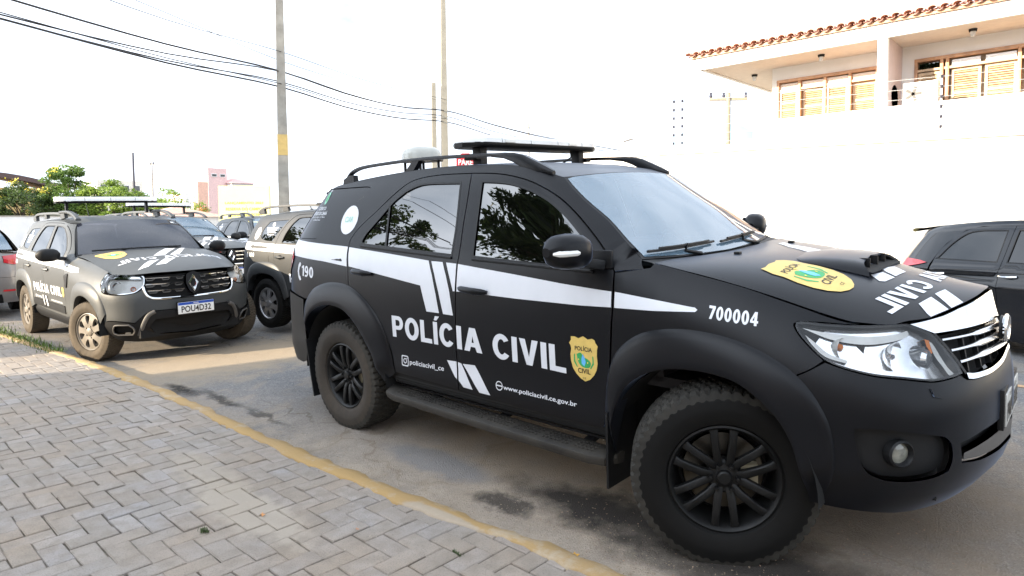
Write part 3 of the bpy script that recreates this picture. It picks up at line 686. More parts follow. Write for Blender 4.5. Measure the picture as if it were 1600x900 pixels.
# ================================================================ long wall
M_stucco = simple('white_stucco', (.80, .78, .74), .85, var=.04, scale=2, bmp=.15); M_cream = simple('cream_paint', (.72, .62, .52), .8, var=.05, bmp=.1)
def along(p, q, s): return (p[0]+(q[0]-p[0])*s, p[1]+(q[1]-p[1])*s)
W0, W1 = (-5.2, 8.69), (16, 13.80); wall = thing('boundary_wall', 'long white boundary wall with a pinkish coping behind the black suv', 'wall', (0, 0, 0))
ux, uy = W1[0]-W0[0], W1[1]-W0[1]; wl = math.hypot(ux, uy); ux /= wl; uy /= wl; ang = math.atan2(uy, ux)
def wbox(mb, s0, s1, d, z0, z1, off=0): c = ((W0[0]+ux*(s0+s1)/2)-uy*off, (W0[1]+uy*(s0+s1)/2)+ux*off, (z0+z1)/2); mb.box(c, (s1-s0, d, z1-z0), Matrix.Rotation(ang, 3, 'Z')); return mb
wbox(MB(), 0, wl, .20, -.3, 2.89, .10).build('wall_panel', M_stucco, wall)
wbox(MB(), -.04, wl+.04, .30, 2.89, 3.035, .10).build('coping', M_cream, wall, bevel=.01)
mb = MB()
for s_ in np.arange(.3, wl, .085):
    x, y = W0[0]+ux*s_-uy*(.1+RNG.uniform(-.03, .03)), W0[1]+uy*s_+ux*.1; h = RNG.uniform(.02, .06); a = RNG.uniform(-.5, .5)
    mb.add([(x-.022, y, 3.03), (x+.02, y+.01, 3.03), (x+.02*a, y+.004, 3.035+h), (x, y-.012, 3.03)], [(0, 1, 2), (1, 3, 2), (3, 0, 2)])
o = mb.build('glass_shards', simple('bottle_glass', (.12, .14, .10), .2), wall, smooth=False, fix=False); o['kind'] = 'stuff'
M_galv = simple('galvanised_steel', (.55, .55, .53), .5, metal=.4); M_insul = simple('dark_insulator', (.05, .05, .07), .4)
def fpost(s_, lab, n=6, h=1.02, double=False):
    x, y = W0[0]+ux*s_-uy*.1, W0[1]+uy*s_+ux*.1; t_ = thing('electric_fence_post', lab, 'fence post', (x, y, 3.035), (0, 0, ang), 'electric fence posts on the long wall')
    mb = MB(); mb.box((0, 0, h/2), (.03, .03, h)); mb.build('post', M_stucco, t_)
    for k in range(n):
        for sx in ((-.09, .09) if double else (0,)): mb = MB(); mb.lathe([(0, -.03), (.02, -.028), (.028, -.01), (.016, 0), (.028, .01), (.02, .028), (0, .03)], 8, 'z', (sx, -.03, .10+k*(h-.13)/(n-1))); mb.build('insulator', M_insul, t_)
    return x, y
sA = (2.28/ .972)+0; p1 = fpost((-2.92-W0[0])/ux, 'slim electric fence post with two rows of insulators, left of the utility pole', double=True)
p2 = fpost((1.67-W0[0])/ux, 'electric fence post with one dotted row of insulators in front of the balcony')
for k in range(6):
    z = 3.035+.10+k*.89/5; mb = MB(); mb.tube([(p2[0]-ux*6, p2[1]-uy*6, z-.0), (p2[0]-ux*3, p2[1]-uy*3, z-.015), (p2[0], p2[1]-.03, z), (p2[0]+ux*4, p2[1]+uy*4, z-.015), (p2[0]+ux*8, p2[1]+uy*8, z)], .0045, 5)
    tag(mb.build('fence_wire', M_galv), ['lowest live wire of the electric fence, just above the glass shards', 'second live wire of the electric fence from the bottom', 'third live wire of the electric fence from the bottom', 'fourth live wire of the electric fence from the bottom', 'live wire of the electric fence just below the topmost', 'topmost live wire of the electric fence above the long wall'][k], 'wire', 'electric fence wires')

# ================================================================ house
M_wood = simple('varnished_wood', (.48, .27, .15), .5, var=.25, scale=6, bmp=.1); M_woodl = simple('pale_varnished_wood', (.52, .38, .24), .5, var=.2, scale=6)
M_tile = simple('clay_tile', (.56, .33, .25), .8, var=.35, scale=8, bmp=.2); M_pink = simple('pale_pink_render', (.62, .52, .50), .8, var=.04)
house = thing('house', 'two-storey white house with clay-tiled eaves, wooden shutters and balcony above the long wall', 'house', (0, 0, 0))
YF, YE = 13.3, 12.0; XL = -2.47
def wallpiece(n_, x0, x1, z0, z1, y=YF, d=.25, m_=M_stucco): mb = MB(); mb.box(((x0+x1)/2, y+d/2, (z0+z1)/2), (x1-x0, d, z1-z0)); return mb.build(n_, m_, house)
# facade with openings
X1a, X1b, X2a, X2b = -2.34, -.05, .66, 7.4
mb = MB()
for x0, x1, z0, z1 in ((XL, 12, 4.985, 5.30), (XL, X1a, -.2, 4.985), (X1b, X2a, -.2, 4.985), (X2b, 12, -.2, 4.985), (X1a, X1b, -.2, 2.9), (X2a, X2b, -.2, 2.9)): mb.box(((x0+x1)/2, YF+.125, (z0+z1)/2), (x1-x0, .25, z1-z0))
mb.box((XL+.125, YF+3.5, 2.55), (.25, 6.5, 5.49)); mb.box((4.5, YF+7, 2.55), (14, .25, 5.49)); mb.build('wall', M_stucco, house)
mb = MB(); mb.box((2.55, YF+.20, 3.94), (10.2, .03, 2.06)); mb.build('window_lining', MATS['pale_varnished_wood'] if 'pale_varnished_wood' in MATS else M_stucco, house)
mb = MB(); mb.box((4.1, 12.66, 2.95), (13, 1.3, .14)); mb.build('balcony_floor', M_stucco, house)
mb = MB(); mb.box((4.1, YE+.07, 3.25), (13, .14, 1.02)); mb.box((4.1, YE+.07, 3.79), (13, .22, .07)); mb.box((-2.33, 12.7, 3.25), (.14, 1.2, 1.02)); mb.build('balcony_parapet', M_stucco, house)
# soffit, fascia, roof
mb = MB(); mb.prism([(-3.79, YE, 5.30), (13, YE, 5.30), (13, 20.5, 5.30), (-3.4, 20.5, 5.30)], (0, 0, .04)); mb.build('soffit', M_cream, house)
mb = MB(); mb.prism([(-3.80, YE-.05, 5.26), (13, YE-.05, 5.26), (13, YE-.05, 5.60), (-4.0, YE-.05, 5.58)], (0, .10, 0)); mb.prism([(-3.80, YE, 5.26), (-3.42, 20.5, 5.26), (-3.6, 20.5, 5.58), (-4.0, YE, 5.58)], (.1, 0, 0)); mb.build('fascia', M_stucco, house)
mb = MB(); mb.add([(-4.08, YE-.12, 5.615), (13, YE-.12, 5.615), (13, 17, 6.64), (-1.5, 17, 6.64)], [(0, 1, 2, 3)]); mb.add([(-4.08, YE-.12, 5.615), (-1.5, 17, 6.64), (-4.0, 21, 5.615)], [(0, 1, 2)]); mb.build('roof', M_tile, house)
tm = None; sl_ = math.atan2(1.02, 5.12)
x = -4.02; k = 0; tile_mesh = []
for wdt in (.105,):
    for cov in (0, 1):
        mb = MB(); rows = []
        for yy in (0, .42):
            rows.append([(.088*math.cos(a_)*(1 if cov else .9), yy, (.062 if cov else -.0)*math.sin(a_)*(1 if cov else 0)+(0 if cov else -.045*math.sin(a_)+.02)) for a_ in np.linspace(math.pi, 0, 7)])
        mb.grid(rows); inn = [[(p[0]*.86, p[1], p[2]-.010) for p in r_] for r_ in rows]; mb.grid(inn[::-1]); mb.grid([rows[0], inn[0]]); o = mb.build('roof_tile', M_tile, None, angle=60); tile_mesh.append(o.data); bpy.data.objects.remove(o)
nt_ = 0
while x < 12.9 and nt_ < 290:
    for cov in (1, 0):
        o = bpy.data.objects.new('roof_tile', tile_mesh[0 if not cov else 1]); COL.objects.link(o); o.parent = house
        o.location = (x+(0 if cov else .105)+RNG.normal(0, .004), YE-.20+RNG.normal(0, .008), 5.625+(.015 if cov else -.01)); o.rotation_euler = (sl_*.8, 0, RNG.normal(0, .015)); nt_ += 1
    x += .21
mb = MB()
for r_ in range(1, 12):
    for x in np.arange(-4.0+r_*.25, 12.9, .21):
        yy = YE-.2+r_*.40; zz = 5.63+r_*.40*math.tan(sl_)*1.0+.02
        mb.add([(x-.085, yy, zz), (x, yy, zz+.05), (x+.085, yy, zz), (x+.075, yy+.42, zz+.085), (x, yy+.42, zz+.13), (x-.075, yy+.42, zz+.085)], [(0, 1, 4, 5), (1, 2, 3, 4)])
o = mb.build('upper_roof_tiles', M_tile, house, smooth=False, fix=False); o['kind'] = 'stuff'
mb = MB(); mb.bar((-4.0, YE-.10, 5.575), (13, YE-.10, 5.575), .03, .05); mb.build('eaves_board', M_wood, house)
# square column with oval openings, joined to the facade by its flank
mb = MB(); a = Acc(centre=(0, 13, 4)); fl = plane_fn((.70, 0, 0), (0, 1, 0), (0, 0, 1)); ov = lambda cz: [(12.70+.30*math.cos(t), cz+.27*math.sin(t)) for t in np.linspace(0, 2*math.pi, 21)[:-1]]
mb.box((.325, YE+.045, 4.1), (.19, .12, 2.39)); mb.build('column_front', M_stucco, house)
for xx, fp in ((.415, False), (.235, True)):
    a = Acc(centre=(.325, 12.66, 4)); fl = plane_fn((xx, 0, 0), (0, 1, 0), (0, 0, 1)); a.patch(fl, [(YE+.122, 2.9), (YF-.002, 2.9), (YF-.002, 5.298), (YE+.122, 5.298)], .5, holes=[ov(4.12), ov(3.40)], thick=.088); a.done('column_flank', M_pink, house)
# shutters
def shutter(x0, x1, z0, z1, y, lou, parent=house, nm='shutter', mat=M_woodl, slope=0):
    fw_ = .055; mb = MB()
    for c, d in (((x0+fw_/2, y, (z0+z1)/2), (fw_, .045, z1-z0)), ((x1-fw_/2, y, (z0+z1)/2), (fw_, .045, z1-z0)), (((x0+x1)/2, y, z1-fw_/2), (x1-x0-2*fw_, .045, fw_)), (((x0+x1)/2, y, z0+fw_/2), (x1-x0-2*fw_, .045, fw_))): mb.box(c, d)
    zm = lou; mb.box(((x0+x1)/2, y, zm), (x1-x0-2*fw_, .045, fw_)); o = mb.build(nm, mat, parent)
    for a0, a1 in ((z0+fw_, zm-fw_/2), (zm+fw_/2, z1-fw_)):
        n_ = max(2, int((a1-a0)/.045))
        for k in range(n_): mb = MB(); mb.box(((x0+x1)/2, y+.004, a0+(k+.5)*(a1-a0)/n_), (x1-x0-2*fw_-.004, .012, .036), Matrix.Rotation(R(-38), 3, 'X')); mb.build('louvre', mat, o, smooth=False)
    mb = MB(); mb.box(((x0+x1)/2, y+.03, (z0+z1)/2), (x1-x0-.02, .004, z1-z0-.02)); mb.build('backing', MATS['varnished_wood'], o)
    return o
def frame(x0, x1, z0, z1, ps, y=YF+.03):
    mb = MB(); t_ = .07
    mb.box(((x0+x1)/2, y, z1-t_/2), (x1-x0, .16, t_)); 
    for x in ps: mb.box((x, y, (z0+z1-t_)/2), (.06, .14, z1-z0-t_))
    o = mb.build('window_frame', M_wood, house, bevel=.004); mb = MB(); mb.box(((x0+x1)/2, y+.005, z1-.26), (x1-x0-.02, .10, .05)); mb.build('transom_bar', M_woodl, o); return o
f1 = frame(X1a, X1b, 2.9, 4.98, (X1a+.03, -1.79, -1.20, -.65, X1b-.03))
for x0, x1, z1 in ((-2.28, -1.83, 4.70), (-1.17, -.69, 4.70)): shutter(x0, x1, 2.95, z1, YF+.02, 4.40)
for x0, x1 in ((-1.75, -1.24), (-.61, -.10)): shutter(x0, x1, 2.95, 4.69, YF+.12, 4.28)
for x0, x1 in ((-2.28, -1.83), (-1.75, -1.24), (-1.17, -.69), (-.61, -.10)): mb = MB(); mb.box(((x0+x1)/2, YF+.04, 4.81), (x1-x0, .01, .15)); mb.build('transom_pane', M_cream, f1)
f2 = frame(X2a, X2b, 2.9, 4.99, [X2a+.03, 1.17, 1.27, 2.50, 2.62, 3.9, 5.1, 6.3, X2b-.03])
shutter(.73, 1.13, 2.95, 4.68, YF+.03, 4.22)
for x0, x1 in ((1.33, 1.86), (1.92, 2.46), (2.68, 3.24), (3.30, 3.84), (3.98, 4.5), (4.56, 5.05)): shutter(x0, x1, 2.95, 4.70, YF+.09, 4.18)
for x0, x1 in ((.73, 1.13), (1.33, 1.86), (1.92, 2.46), (2.68, 3.24), (3.3, 3.84)): mb = MB(); mb.box(((x0+x1)/2, YF+.04, 4.82), (x1-x0-.03, .01, .13)); mb.build('transom_pane', M_tint if x0 < 1 else M_platew, f2)  # leftmost pane is dark: the column's shadow put into its material
for i, (x, y) in enumerate(((-1.10, 12.65), (1.79, 12.65), (-3.05, 13.6))):
    lp = thing('ceiling_lamp', ['small glass lamp under the eaves above the left shutters', 'small glass lamp under the eaves right of the column', 'small glass lamp under the side eaves at the house corner'][i], 'lamp', (x, y, 5.298), (0, 0, 0), 'lamps under the eaves'); mb = MB(); mb.lathe([(0, 0), (.075, 0), (.07, -.05), (0, -.05)], 16, 'z'); mb.build('lamp_base', M_plastic, lp); mb = MB(); mb.lathe([(.05, -.05), (.052, -.10), (.03, -.15), (0, -.155)], 16, 'z'); mb.build('lamp_glass', M_lampwhite, lp)
ac = thing('air_conditioner', 'white air conditioner unit with round fan grille on the balcony beside the column', 'air conditioner', (.95, 12.5, 3.825)); mb = MB(); mb.box((.0, 0, .26), (.62, .28, .50)); mb.build('casing', M_platew, ac, bevel=.02)
mb = MB(); mb.lathe([(.0, -.145), (.15, -.145), (.17, -.155), (.18, -.143)], 24, 'y', (-.12, 0, .27)); mb.build('fan_guard', simple('grey_fan_guard', (.28, .27, .26), .6), ac); mb = MB()
for k in range(5): t = k*2*math.pi/5; mb.bar((-.12, -.150, .27), (-.12+.15*math.cos(t), -.150, .27+.15*math.sin(t)), .05, .006, (0, 1, 0))
mb.build('fan', M_greyplastic, ac)

# ================================================================ poles and wires
M_conc = simple('weathered_concrete', (.33, .31, .27), .9, var=.2, scale=5, bmp=.3); M_concl = simple('pale_concrete', (.30, .28, .23), .9, var=.1, scale=5, bmp=.2)
def hpole(name, label, loc, rz, h, w0, w1, d0, d1, mat, group, band=None, step=.95):
    p = thing(name, label, 'utility pole', loc, (0, 0, rz), group); mb = MB()
    def fl(sy, m):
        y0, y1 = sy*d0/2, sy*d1/2; t0 = .052; mb.add([(-w0/2, y0-t0/2, 0), (w0/2, y0-t0/2, 0), (w0/2, y0+t0/2, 0), (-w0/2, y0+t0/2, 0), (-w1/2, y1-t0/2, h), (w1/2, y1-t0/2, h), (w1/2, y1+t0/2, h), (-w1/2, y1+t0/2, h)], [(3, 2, 1, 0), (4, 5, 6, 7), (0, 1, 5, 4), (1, 2, 6, 5), (2, 3, 7, 6), (3, 0, 4, 7)])
    fl(-1, mat); fl(1, mat); mb.add([(-.02, -d0/2, 0), (.02, -d0/2, 0), (.02, d0/2, 0), (-.02, d0/2, 0), (-.02, -d1/2, h), (.02, -d1/2, h), (.02, d1/2, h), (-.02, d1/2, h)], [(0, 1, 5, 4), (1, 2, 6, 5), (2, 3, 7, 6), (3, 0, 4, 7), (4, 5, 6, 7)])
    z = .6
    while z < h: w_ = w0+(w1-w0)*z/h; d_ = d0+(d1-d0)*z/h; mb.box((0, 0, z), (w_*.98, d_-.05, .07)); z += step
    mb.build('shaft', mat, p, bevel=.004, seg=1)
    if band:
        z0, z1 = band; zm = (z0+z1)/2; w_ = w0+(w1-w0)*zm/h+.006; d_ = d0+(d1-d0)*zm/h; mb = MB(); mb.box((0, -d_/2, zm), (w_, .062, z1-z0)); mb.build('yellow_band', simple('faded_yellow_paint', (.55, .40, .15), .8), p)
    return p
GP = 'utility poles with wires'
poleA = hpole('utility_pole', 'tall concrete utility pole with a yellow band, left of the black suv', (-10.99, 4.52, 0), R(62), 11, .29, .11, .29, .12, M_conc, GP, band=(3.12, 3.62))
poleB = hpole('utility_pole', 'pale concrete utility pole carrying wires, behind the light bar of the black suv', (-13.45, 11.95, 0), R(55), 12, .27, .13, .26, .14, M_concl, GP)
poleC = hpole('utility_pole', 'short pale pole standing against the taller wire pole, wires tied to its top', (-13.62, 11.62, 0), R(55), 6.35, .20, .14, .18, .12, M_concl, GP)
def small_pole(label, x, y, h, r=.10, arm=0, mat=M_conc, arm_z=None, lamp=False, rz=0):
    p = thing('utility_pole' if arm else 'street_lamp' if lamp else 'utility_pole', label, 'utility pole' if not lamp else 'street lamp', (x, y, 0), (0, 0, rz), GP if not lamp else None); mb = MB(); mb.tube([(0, 0, 0), (0, 0, h)], [r, r*.6], 10); mb.build('shaft', mat, p)
    if arm:
        mb = MB(); mb.box((0, 0, h-.25), (arm, .09, .11)); mb.build('crossarm', mat, p)
        for s_ in (-.46, -.12, .46): mb = MB(); mb.lathe([(0, 0), (.05, 0), (.07, .08), (.04, .12), (.06, .18), (0, .22)], 10, 'z', (s_*arm, 0, h-.19)); mb.build('insulator', M_insul, p)
    if lamp: mb = MB(); mb.bar((0, 0, h), (.6, 0, h+.15), .12, .08); mb.build('lamp_head', M_greyplastic, p)
    return p
small_pole('concrete pole with a crossarm and three insulators behind the long wall', -7.48, 21.8, 6.6, .16, 1.5, rz=R(40), mat=simple('old_pole', (.30, .26, .19), .9))
small_pole('thin far pole carrying the wires beyond the light bar', -22.64, 26.98, 7.6, .09)
small_pole('thin dark pole with a lamp rising behind the yellow-flowered trees', -51.7, 13.8, 7.0, .12, mat=M_insul, lamp=False)
small_pole('faint distant pole right of the thin dark one', -61.5, 18.4, 7.2, .10, 1.0, mat=M_conc)
small_pole('street lamp with a flat head beyond the end of the long wall', -18.3, 30.9, 6.4, .06, lamp=True, rz=R(20))
M_wire = simple('black_cable', (.015, .015, .018), .6)
A0 = Vector((-10.99, 4.52)); B0 = Vector((-13.45, 11.95)); dA = B0-A0
def wire(zs, r, label, dx=0):
    pts = []; ks = [-1.6, -1.2, -.77, -.4, 0, .33, .66, 1, 1.5, 2, 3, 4, 5.5]; zz = Sp(ks, zs)
    for k in np.arange(-1.6, 5.5, .1): p = A0+dA*k; pts.append((p.x+dx, p.y, float(zz(k))))
    mb = MB(); mb.tube(pts, r, 5); tag(mb.build('overhead_wire', M_wire), label, 'wire', 'overhead wires across the street')
wire([5.35, 5.2, 5.08, 5.05, 5.16, 5.05, 5.12, 5.42, 5.45, 5.55, 5.95, 6.35, 6.9], .019, 'topmost thick black wire of the bundle across the street')
wire([5.0, 4.85, 4.78, 4.85, 5.14, 5.05, 5.10, 5.40, 5.42, 5.5, 5.9, 6.3, 6.8], .014, 'black wire just under the thick topmost one', .05)
wire([4.95, 4.80, 4.73, 4.68, 4.78, 4.68, 4.76, 5.03, 5.0, 5.1, 5.6, 6.1, 6.6], .019, 'lowest black wire of the bundle')
wire([4.9, 4.80, 4.74, 4.74, 4.92, 4.84, 4.95, 5.24, 5.2, 5.3, 5.7, 6.2, 6.7], .014, 'black wire second from the bottom of the bundle', -.06)
wire([5.02, 4.88, 4.80, 4.75, 4.83, 4.75, 4.85, 5.12, 5.1, 5.2, 5.65, 6.15, 6.7], .010, 'thin black wire tangled in the middle of the bundle', .1)
wire([5.9, 5.75, 5.62, 5.5, 5.60, 5.55, 5.62, 5.78, 5.75, 5.8, 6.1, 6.5, 7], .008, 'thin pale wire above the bundle', .1)
wire([6.3, 6.1, 5.95, 5.75, 5.48, 5.45, 5.55, 5.80, 5.8, 5.85, 6.15, 6.5, 7], .007, 'highest and thinnest wire above the bundle', -.2)
# PARE sign
ps = thing('stop_sign', 'red octagonal stop sign reading PARE, seen through the roof rail', 'traffic sign', (-9.25, 9.0, 0), (0, 0, 0)); M_signred = simple('sign_red', (.62, .02, .03), .4); PQ = Vector((.72, -.69, 0)).normalized()
zc_ = 3.13; sx_ = Vector((-PQ.y, PQ.x, 0)); oc = [(math.cos(R(22.5+45*k)), math.sin(R(22.5+45*k))) for k in range(8)]
mb = MB(); mb.prism([sx_*(a*.285)+Vector((0, 0, zc_+b*.285)) for a, b in oc], PQ*.01); mb.build('sign_rim', M_platew, ps, smooth=False); mb = MB(); mb.prism([PQ*.011+sx_*(a*.268)+Vector((0, 0, zc_+b*.268)) for a, b in oc], PQ*.002); mb.build('sign_face', M_signred, ps, smooth=False)
a = Acc(centre=(-5, 5, 3)); fs = plane_fn((PQ.x*.014, PQ.y*.014, zc_), tuple(sx_), (0, 0, 1)); a.centre = tuple(-PQ*5+Vector((0, 0, 3))); text_on(a, fs, 'PARE', [(-.20, -.075), (.20, -.075), (-.20, .085), (.20, .085)], .001, .03); a.done('sign_lettering', M_platew, ps)
mb = MB(); mb.tube([tuple(-PQ*.03), tuple(-PQ*.03+Vector((0, 0, 3.3)))], .03, 8); mb.build('post', M_galv, ps)

# ================================================================ trees
def leaf_mat(name, c0, c1, tr=.25):
    m, t, N_, L_, b = nodes(name); g = N_.new('ShaderNodeNewGeometry'); L_.new(ramp(N_, L_, g.outputs['Random Per Island'], [(0, c0), (.6, c1), (1, tuple(min(1, x*1.3) for x in c1))]), b.inputs['Base Color']); b.inputs['Roughness'].default_value = .6
    b.inputs['Subsurface Weight'].default_value = 0
    tl = N_.new('ShaderNodeBsdfTranslucent'); tl.inputs[0].default_value = (*[min(1, x*1.6) for x in c1], 1); mx_ = N_.new('ShaderNodeMixShader'); mx_.inputs[0].default_value = tr
    L_.new(b.outputs[0], mx_.inputs[1]); L_.new(tl.outputs[0], mx_.inputs[2]); L_.new(mx_.outputs[0], N_['Material Output'].inputs[0]); return m
M_leafd = leaf_mat('dark_foliage', (.025, .05, .012), (.055, .09, .022)); M_leafg = leaf_mat('green_foliage', (.05, .09, .02), (.10, .17, .03), .3); M_leafl = leaf_mat('yellow_green_foliage', (.09, .14, .02), (.19, .27, .05), .35); M_flower = leaf_mat('yellow_blossom', (.70, .52, .04), (.80, .64, .10), .2); M_bark = simple('bark', (.12, .09, .065), .95, var=.3, bmp=.5)
def tree(label, base, h, crown, nclump, leaf, mat, trunk_r=.15, seed=1, flowers=0, fmat=None, group=None, per=60, trunk_h=.45, spread=.5, name='tree', cat='tree'):
    rg = np.random.default_rng(seed); t_ = thing(name, label, cat, base, (0, 0, rg.uniform(0, 6)), group); mb = MB(); th = h*trunk_h
    mb.tube([(0, 0, 0), (.05, .03, th*.5), (.0, .0, th), (.08, -.05, h*.8)], [trunk_r, trunk_r*.8, trunk_r*.6, trunk_r*.15], 10); cl = []
    for k in range(nclump):
        a = rg.uniform(0, 2*math.pi); r = rg.uniform(.15, 1)**.6; z = rg.uniform(-1, 1); rr = math.sqrt(max(0, 1-z*z*.85))*r
        cl.append((crown[0]*rr*math.cos(a), crown[0]*rr*math.sin(a), h-crown[1]+z*crown[1]*(1 if z > 0 else .8)))
    for c in cl[:max(6, nclump//4)]:
        s_ = rg.uniform(.5, .95); st = Vector((0, 0, th*s_+h*.1)); m_ = (st+Vector(c))/2+Vector((rg.normal()*.1, rg.normal()*.1, .15)); mb.tube([st, m_, Vector(c)], [trunk_r*.35, trunk_r*.2, trunk_r*.06], 6)
    mb.build('trunk', M_bark, t_)
    V_ = []; F_ = []
    for ci, c in enumerate(cl):
        cr_ = spread*rg.uniform(.6, 1.3); n = int(per*rg.uniform(.6, 1.3)); P = rg.normal(0, 1, (n, 3)); P /= np.linalg.norm(P, axis=1)[:, None]; P *= (rg.uniform(.2, 1, (n, 1))**.5)*cr_; P[:, 2] *= .65; P += np.array(c)
        for p in P:
            d = rg.normal(0, 1, 3); d[2] *= .5; d /= np.linalg.norm(d); e = np.cross(d, rg.normal(0, 1, 3)); e /= np.linalg.norm(e)+1e-9; l = leaf*rg.uniform(.6, 1.4); b_ = len(V_); V_ += [p-d*l, p+e*l*.45, p+d*l, p-e*l*.45]; F_.append((b_, b_+1, b_+2, b_+3))
    me = bpy.data.meshes.new('crown'); me.from_pydata([tuple(v) for v in V_], [], F_); me.materials.append(mat); o = bpy.data.objects.new('crown', me); COL.objects.link(o); o.parent = t_
    if flowers:
        V_ = []; F_ = []
        for k in range(flowers):
            c = cl[rg.integers(len(cl))]; c = np.array(c)+np.array([rg.normal()*spread*.4, rg.normal()*spread*.4, spread*.5])
            for _ in range(30):
                p = c+rg.normal(0, .16, 3); d = rg.normal(0, 1, 3); d /= np.linalg.norm(d); e = np.cross(d, rg.normal(0, 1, 3)); e /= np.linalg.norm(e)+1e-9; l = leaf*.8; b_ = len(V_); V_ += [p-d*l, p+e*l*.6, p+d*l, p-e*l*.6]; F_.append((b_, b_+1, b_+2, b_+3))
        me = bpy.data.meshes.new('blossom'); me.from_pydata([tuple(v) for v in V_], [], F_); me.materials.append(fmat); o = bpy.data.objects.new('blossom', me); COL.objects.link(o); o.parent = t_
    return t_
GT = 'trees behind the low grey wall'
tree('yellow-flowered tree at the left edge behind the low grey wall', (-53, 3.2, 0), 4.2, (2.6, 1.7), 70, .10, M_leafg, .2, 3, 30, M_flower, GT, 190, .3, .62)
tree('dark green tree between the yellow-flowered one and the tallest one', (-50.5, 6.6, 0), 4.1, (2.3, 1.6), 60, .10, M_leafd, .2, 5, 8, M_flower, GT, 190, .3, .6)
tree('tallest green tree with upright branches above the low grey wall', (-50, 9.0, 0), 5.4, (1.9, 2.4), 66, .10, M_leafg, .2, 8, 10, M_flower, GT, 170, .3, .6)
tree('bright yellow-green tree behind the light bar of the sunlit suv', (-48, 11.2, 0), 4.4, (2.2, 1.7), 70, .095, M_leafl, .2, 11, 0, None, GT, 210, .3, .55)
tree('small bright green tree at the right end of the tree row', (-47, 13.8, 0), 3.2, (1.6, 1.2), 44, .09, M_leafl, .15, 13, 0, None, GT, 160, .3, .5)
tree('small tree with pale leaves between the suv roofs and the yellow sign', (-44, 13.5, 0), 3.9, (1.3, 1.2), 30, .09, M_leafl, .12, 17, 6, simple('orange_blossom', (.6, .2, .06), .7), None, 70, .3, .5)
tree('thin shrub with reddish flowers beside the orange tower', (-41.5, 14.6, 0), 2.9, (.8, .9), 18, .08, M_leafl, .1, 19, 5, MATS['orange_blossom'], None, 60, .3, .4, 'shrub', 'shrub')
# street trees behind the camera, mirrored in the door glass
tree('large dark street tree on the near side, mirrored in the door windows', (-4.3, -9.3, .03), 9.6, (3.0, 2.7), 130, .12, M_leafd, .26, 23, 0, None, None, 170, .42, .62)
tree('second street tree farther along the near side, mirrored in the rear window', (-19.5, -12.5, .03), 10.6, (4.2, 3.2), 80, .13, M_leafd, .22, 29, 0, None, None, 130, .42, .62)

# ================================================================ buildings around
def block(name, label, cat, x0, x1, y0, y1, h, mat, z0=-.3, rz=0, roof=None, windows=None, group=None):
    t_ = thing(name, label, cat, ((x0+x1)/2, (y0+y1)/2, 0), (0, 0, rz), group); lx, ly = (x1-x0)/2, (y1-y0)/2; mb = MB(); mb.box((0, 0, (h+z0)/2), (2*lx, 2*ly, h-z0)); mb.build('wall', mat, t_)
    if roof is not None: mb = MB(); rh = roof[1]; mb.add([(-lx-.2, -ly-.2, h), (lx+.2, -ly-.2, h), (lx+.2, ly+.2, h), (-lx-.2, ly+.2, h), (-lx*.1, 0, h+rh), (lx*.1, 0, h+rh)], [(0, 1, 5, 4), (1, 2, 5), (2, 3, 4, 5), (3, 0, 4), (0, 3, 2, 1)]); mb.build('roof', roof[0], t_, smooth=False)
    for w_ in windows or ():
        fx, y, z, sw, sh_ = w_; mb = MB(); mb.box((lx*fx+(.02 if fx > 0 else -.02), y, z), (.04, sw, sh_)); fo = mb.build('window_frame', M_platew, t_); mb = MB(); mb.box((lx*fx+(.045 if fx > 0 else -.045), y, z), (.02, sw-.1, sh_-.1)); mb.build('pane', M_tint, fo)
    return t_
near_b = block('near_building', 'cream two-storey building behind the photographer, its shadow covers the black suv', 'building', -8.75, 34, -22, -13.1, 6.35, M_cream)
for k in range(6):
    x = -5+k*5.5; mb = MB(); mb.box((x-12.6, 4.46, 4.2), (1.8, .06, 1.2)); mb.build('window', M_tint, near_b); mb = MB(); mb.box((x-12.6, 4.46, 1.4), (1.4, .06, 2.4)); mb.build('door', M_wood, near_b)
gp = thing('added_shade_pillar', 'low white pillar added out of view to shade the sidewalk, left of the photographer', 'pillar', (-6.5, -4.3, 0)); mb = MB(); mb.box((0, 0, .42), (.9, .5, .86)); mb.build('shaft', M_stucco, gp); mb = MB(); mb.box((0, 0, .88), (1.0, .6, .07)); mb.build('cap', M_cream, gp)  # added unseen pillar, put there to cast a shade band on the sidewalk
M_lw = simple('grey_white_wall', (.72, .71, .69), .9, var=.1, scale=.8, bmp=.2)
lw = thing('garden_wall', 'low greyish white wall below the flowering trees at the left', 'wall', (-45, 8, 0)); mb = MB(); mb.bar((-2.9, -14, .85), (3.5, 8, .85), .25, 2.3); mb.build('wall_panel', M_lw, lw); mb = MB(); mb.bar((-2.9, -14, 2.02), (3.5, 8, 2.02), .35, .06); mb.build('coping', M_concl, lw)
b1 = thing('brown_roofed_shed', 'yellow shed with an arched brown roof at the far left', 'shed', (-70, 6.5, 0)); mb = MB(); mb.box((0, 0, 2.2), (8, 11, 5)); mb.build('wall', simple('ochre_wall', (.5, .36, .14), .8), b1); mb = MB(); mb.grid([[(x, y, 4.7+1.35*math.cos(y/6.3*1.45)) for y in np.linspace(-6.3, 6.3, 15)] for x in (-4.3, 4.3)]); mb.grid([[(4.3, y, 4.7+1.35*math.cos(y/6.3*1.45)) for y in np.linspace(-6.3, 6.3, 15)], [(4.3, y, 4.4+1.2*math.cos(y/6.3*1.45)) for y in np.linspace(-6.3, 6.3, 15)]]); mb.build('roof', simple('brown_sheet_roof', (.10, .065, .06), .7), b1)
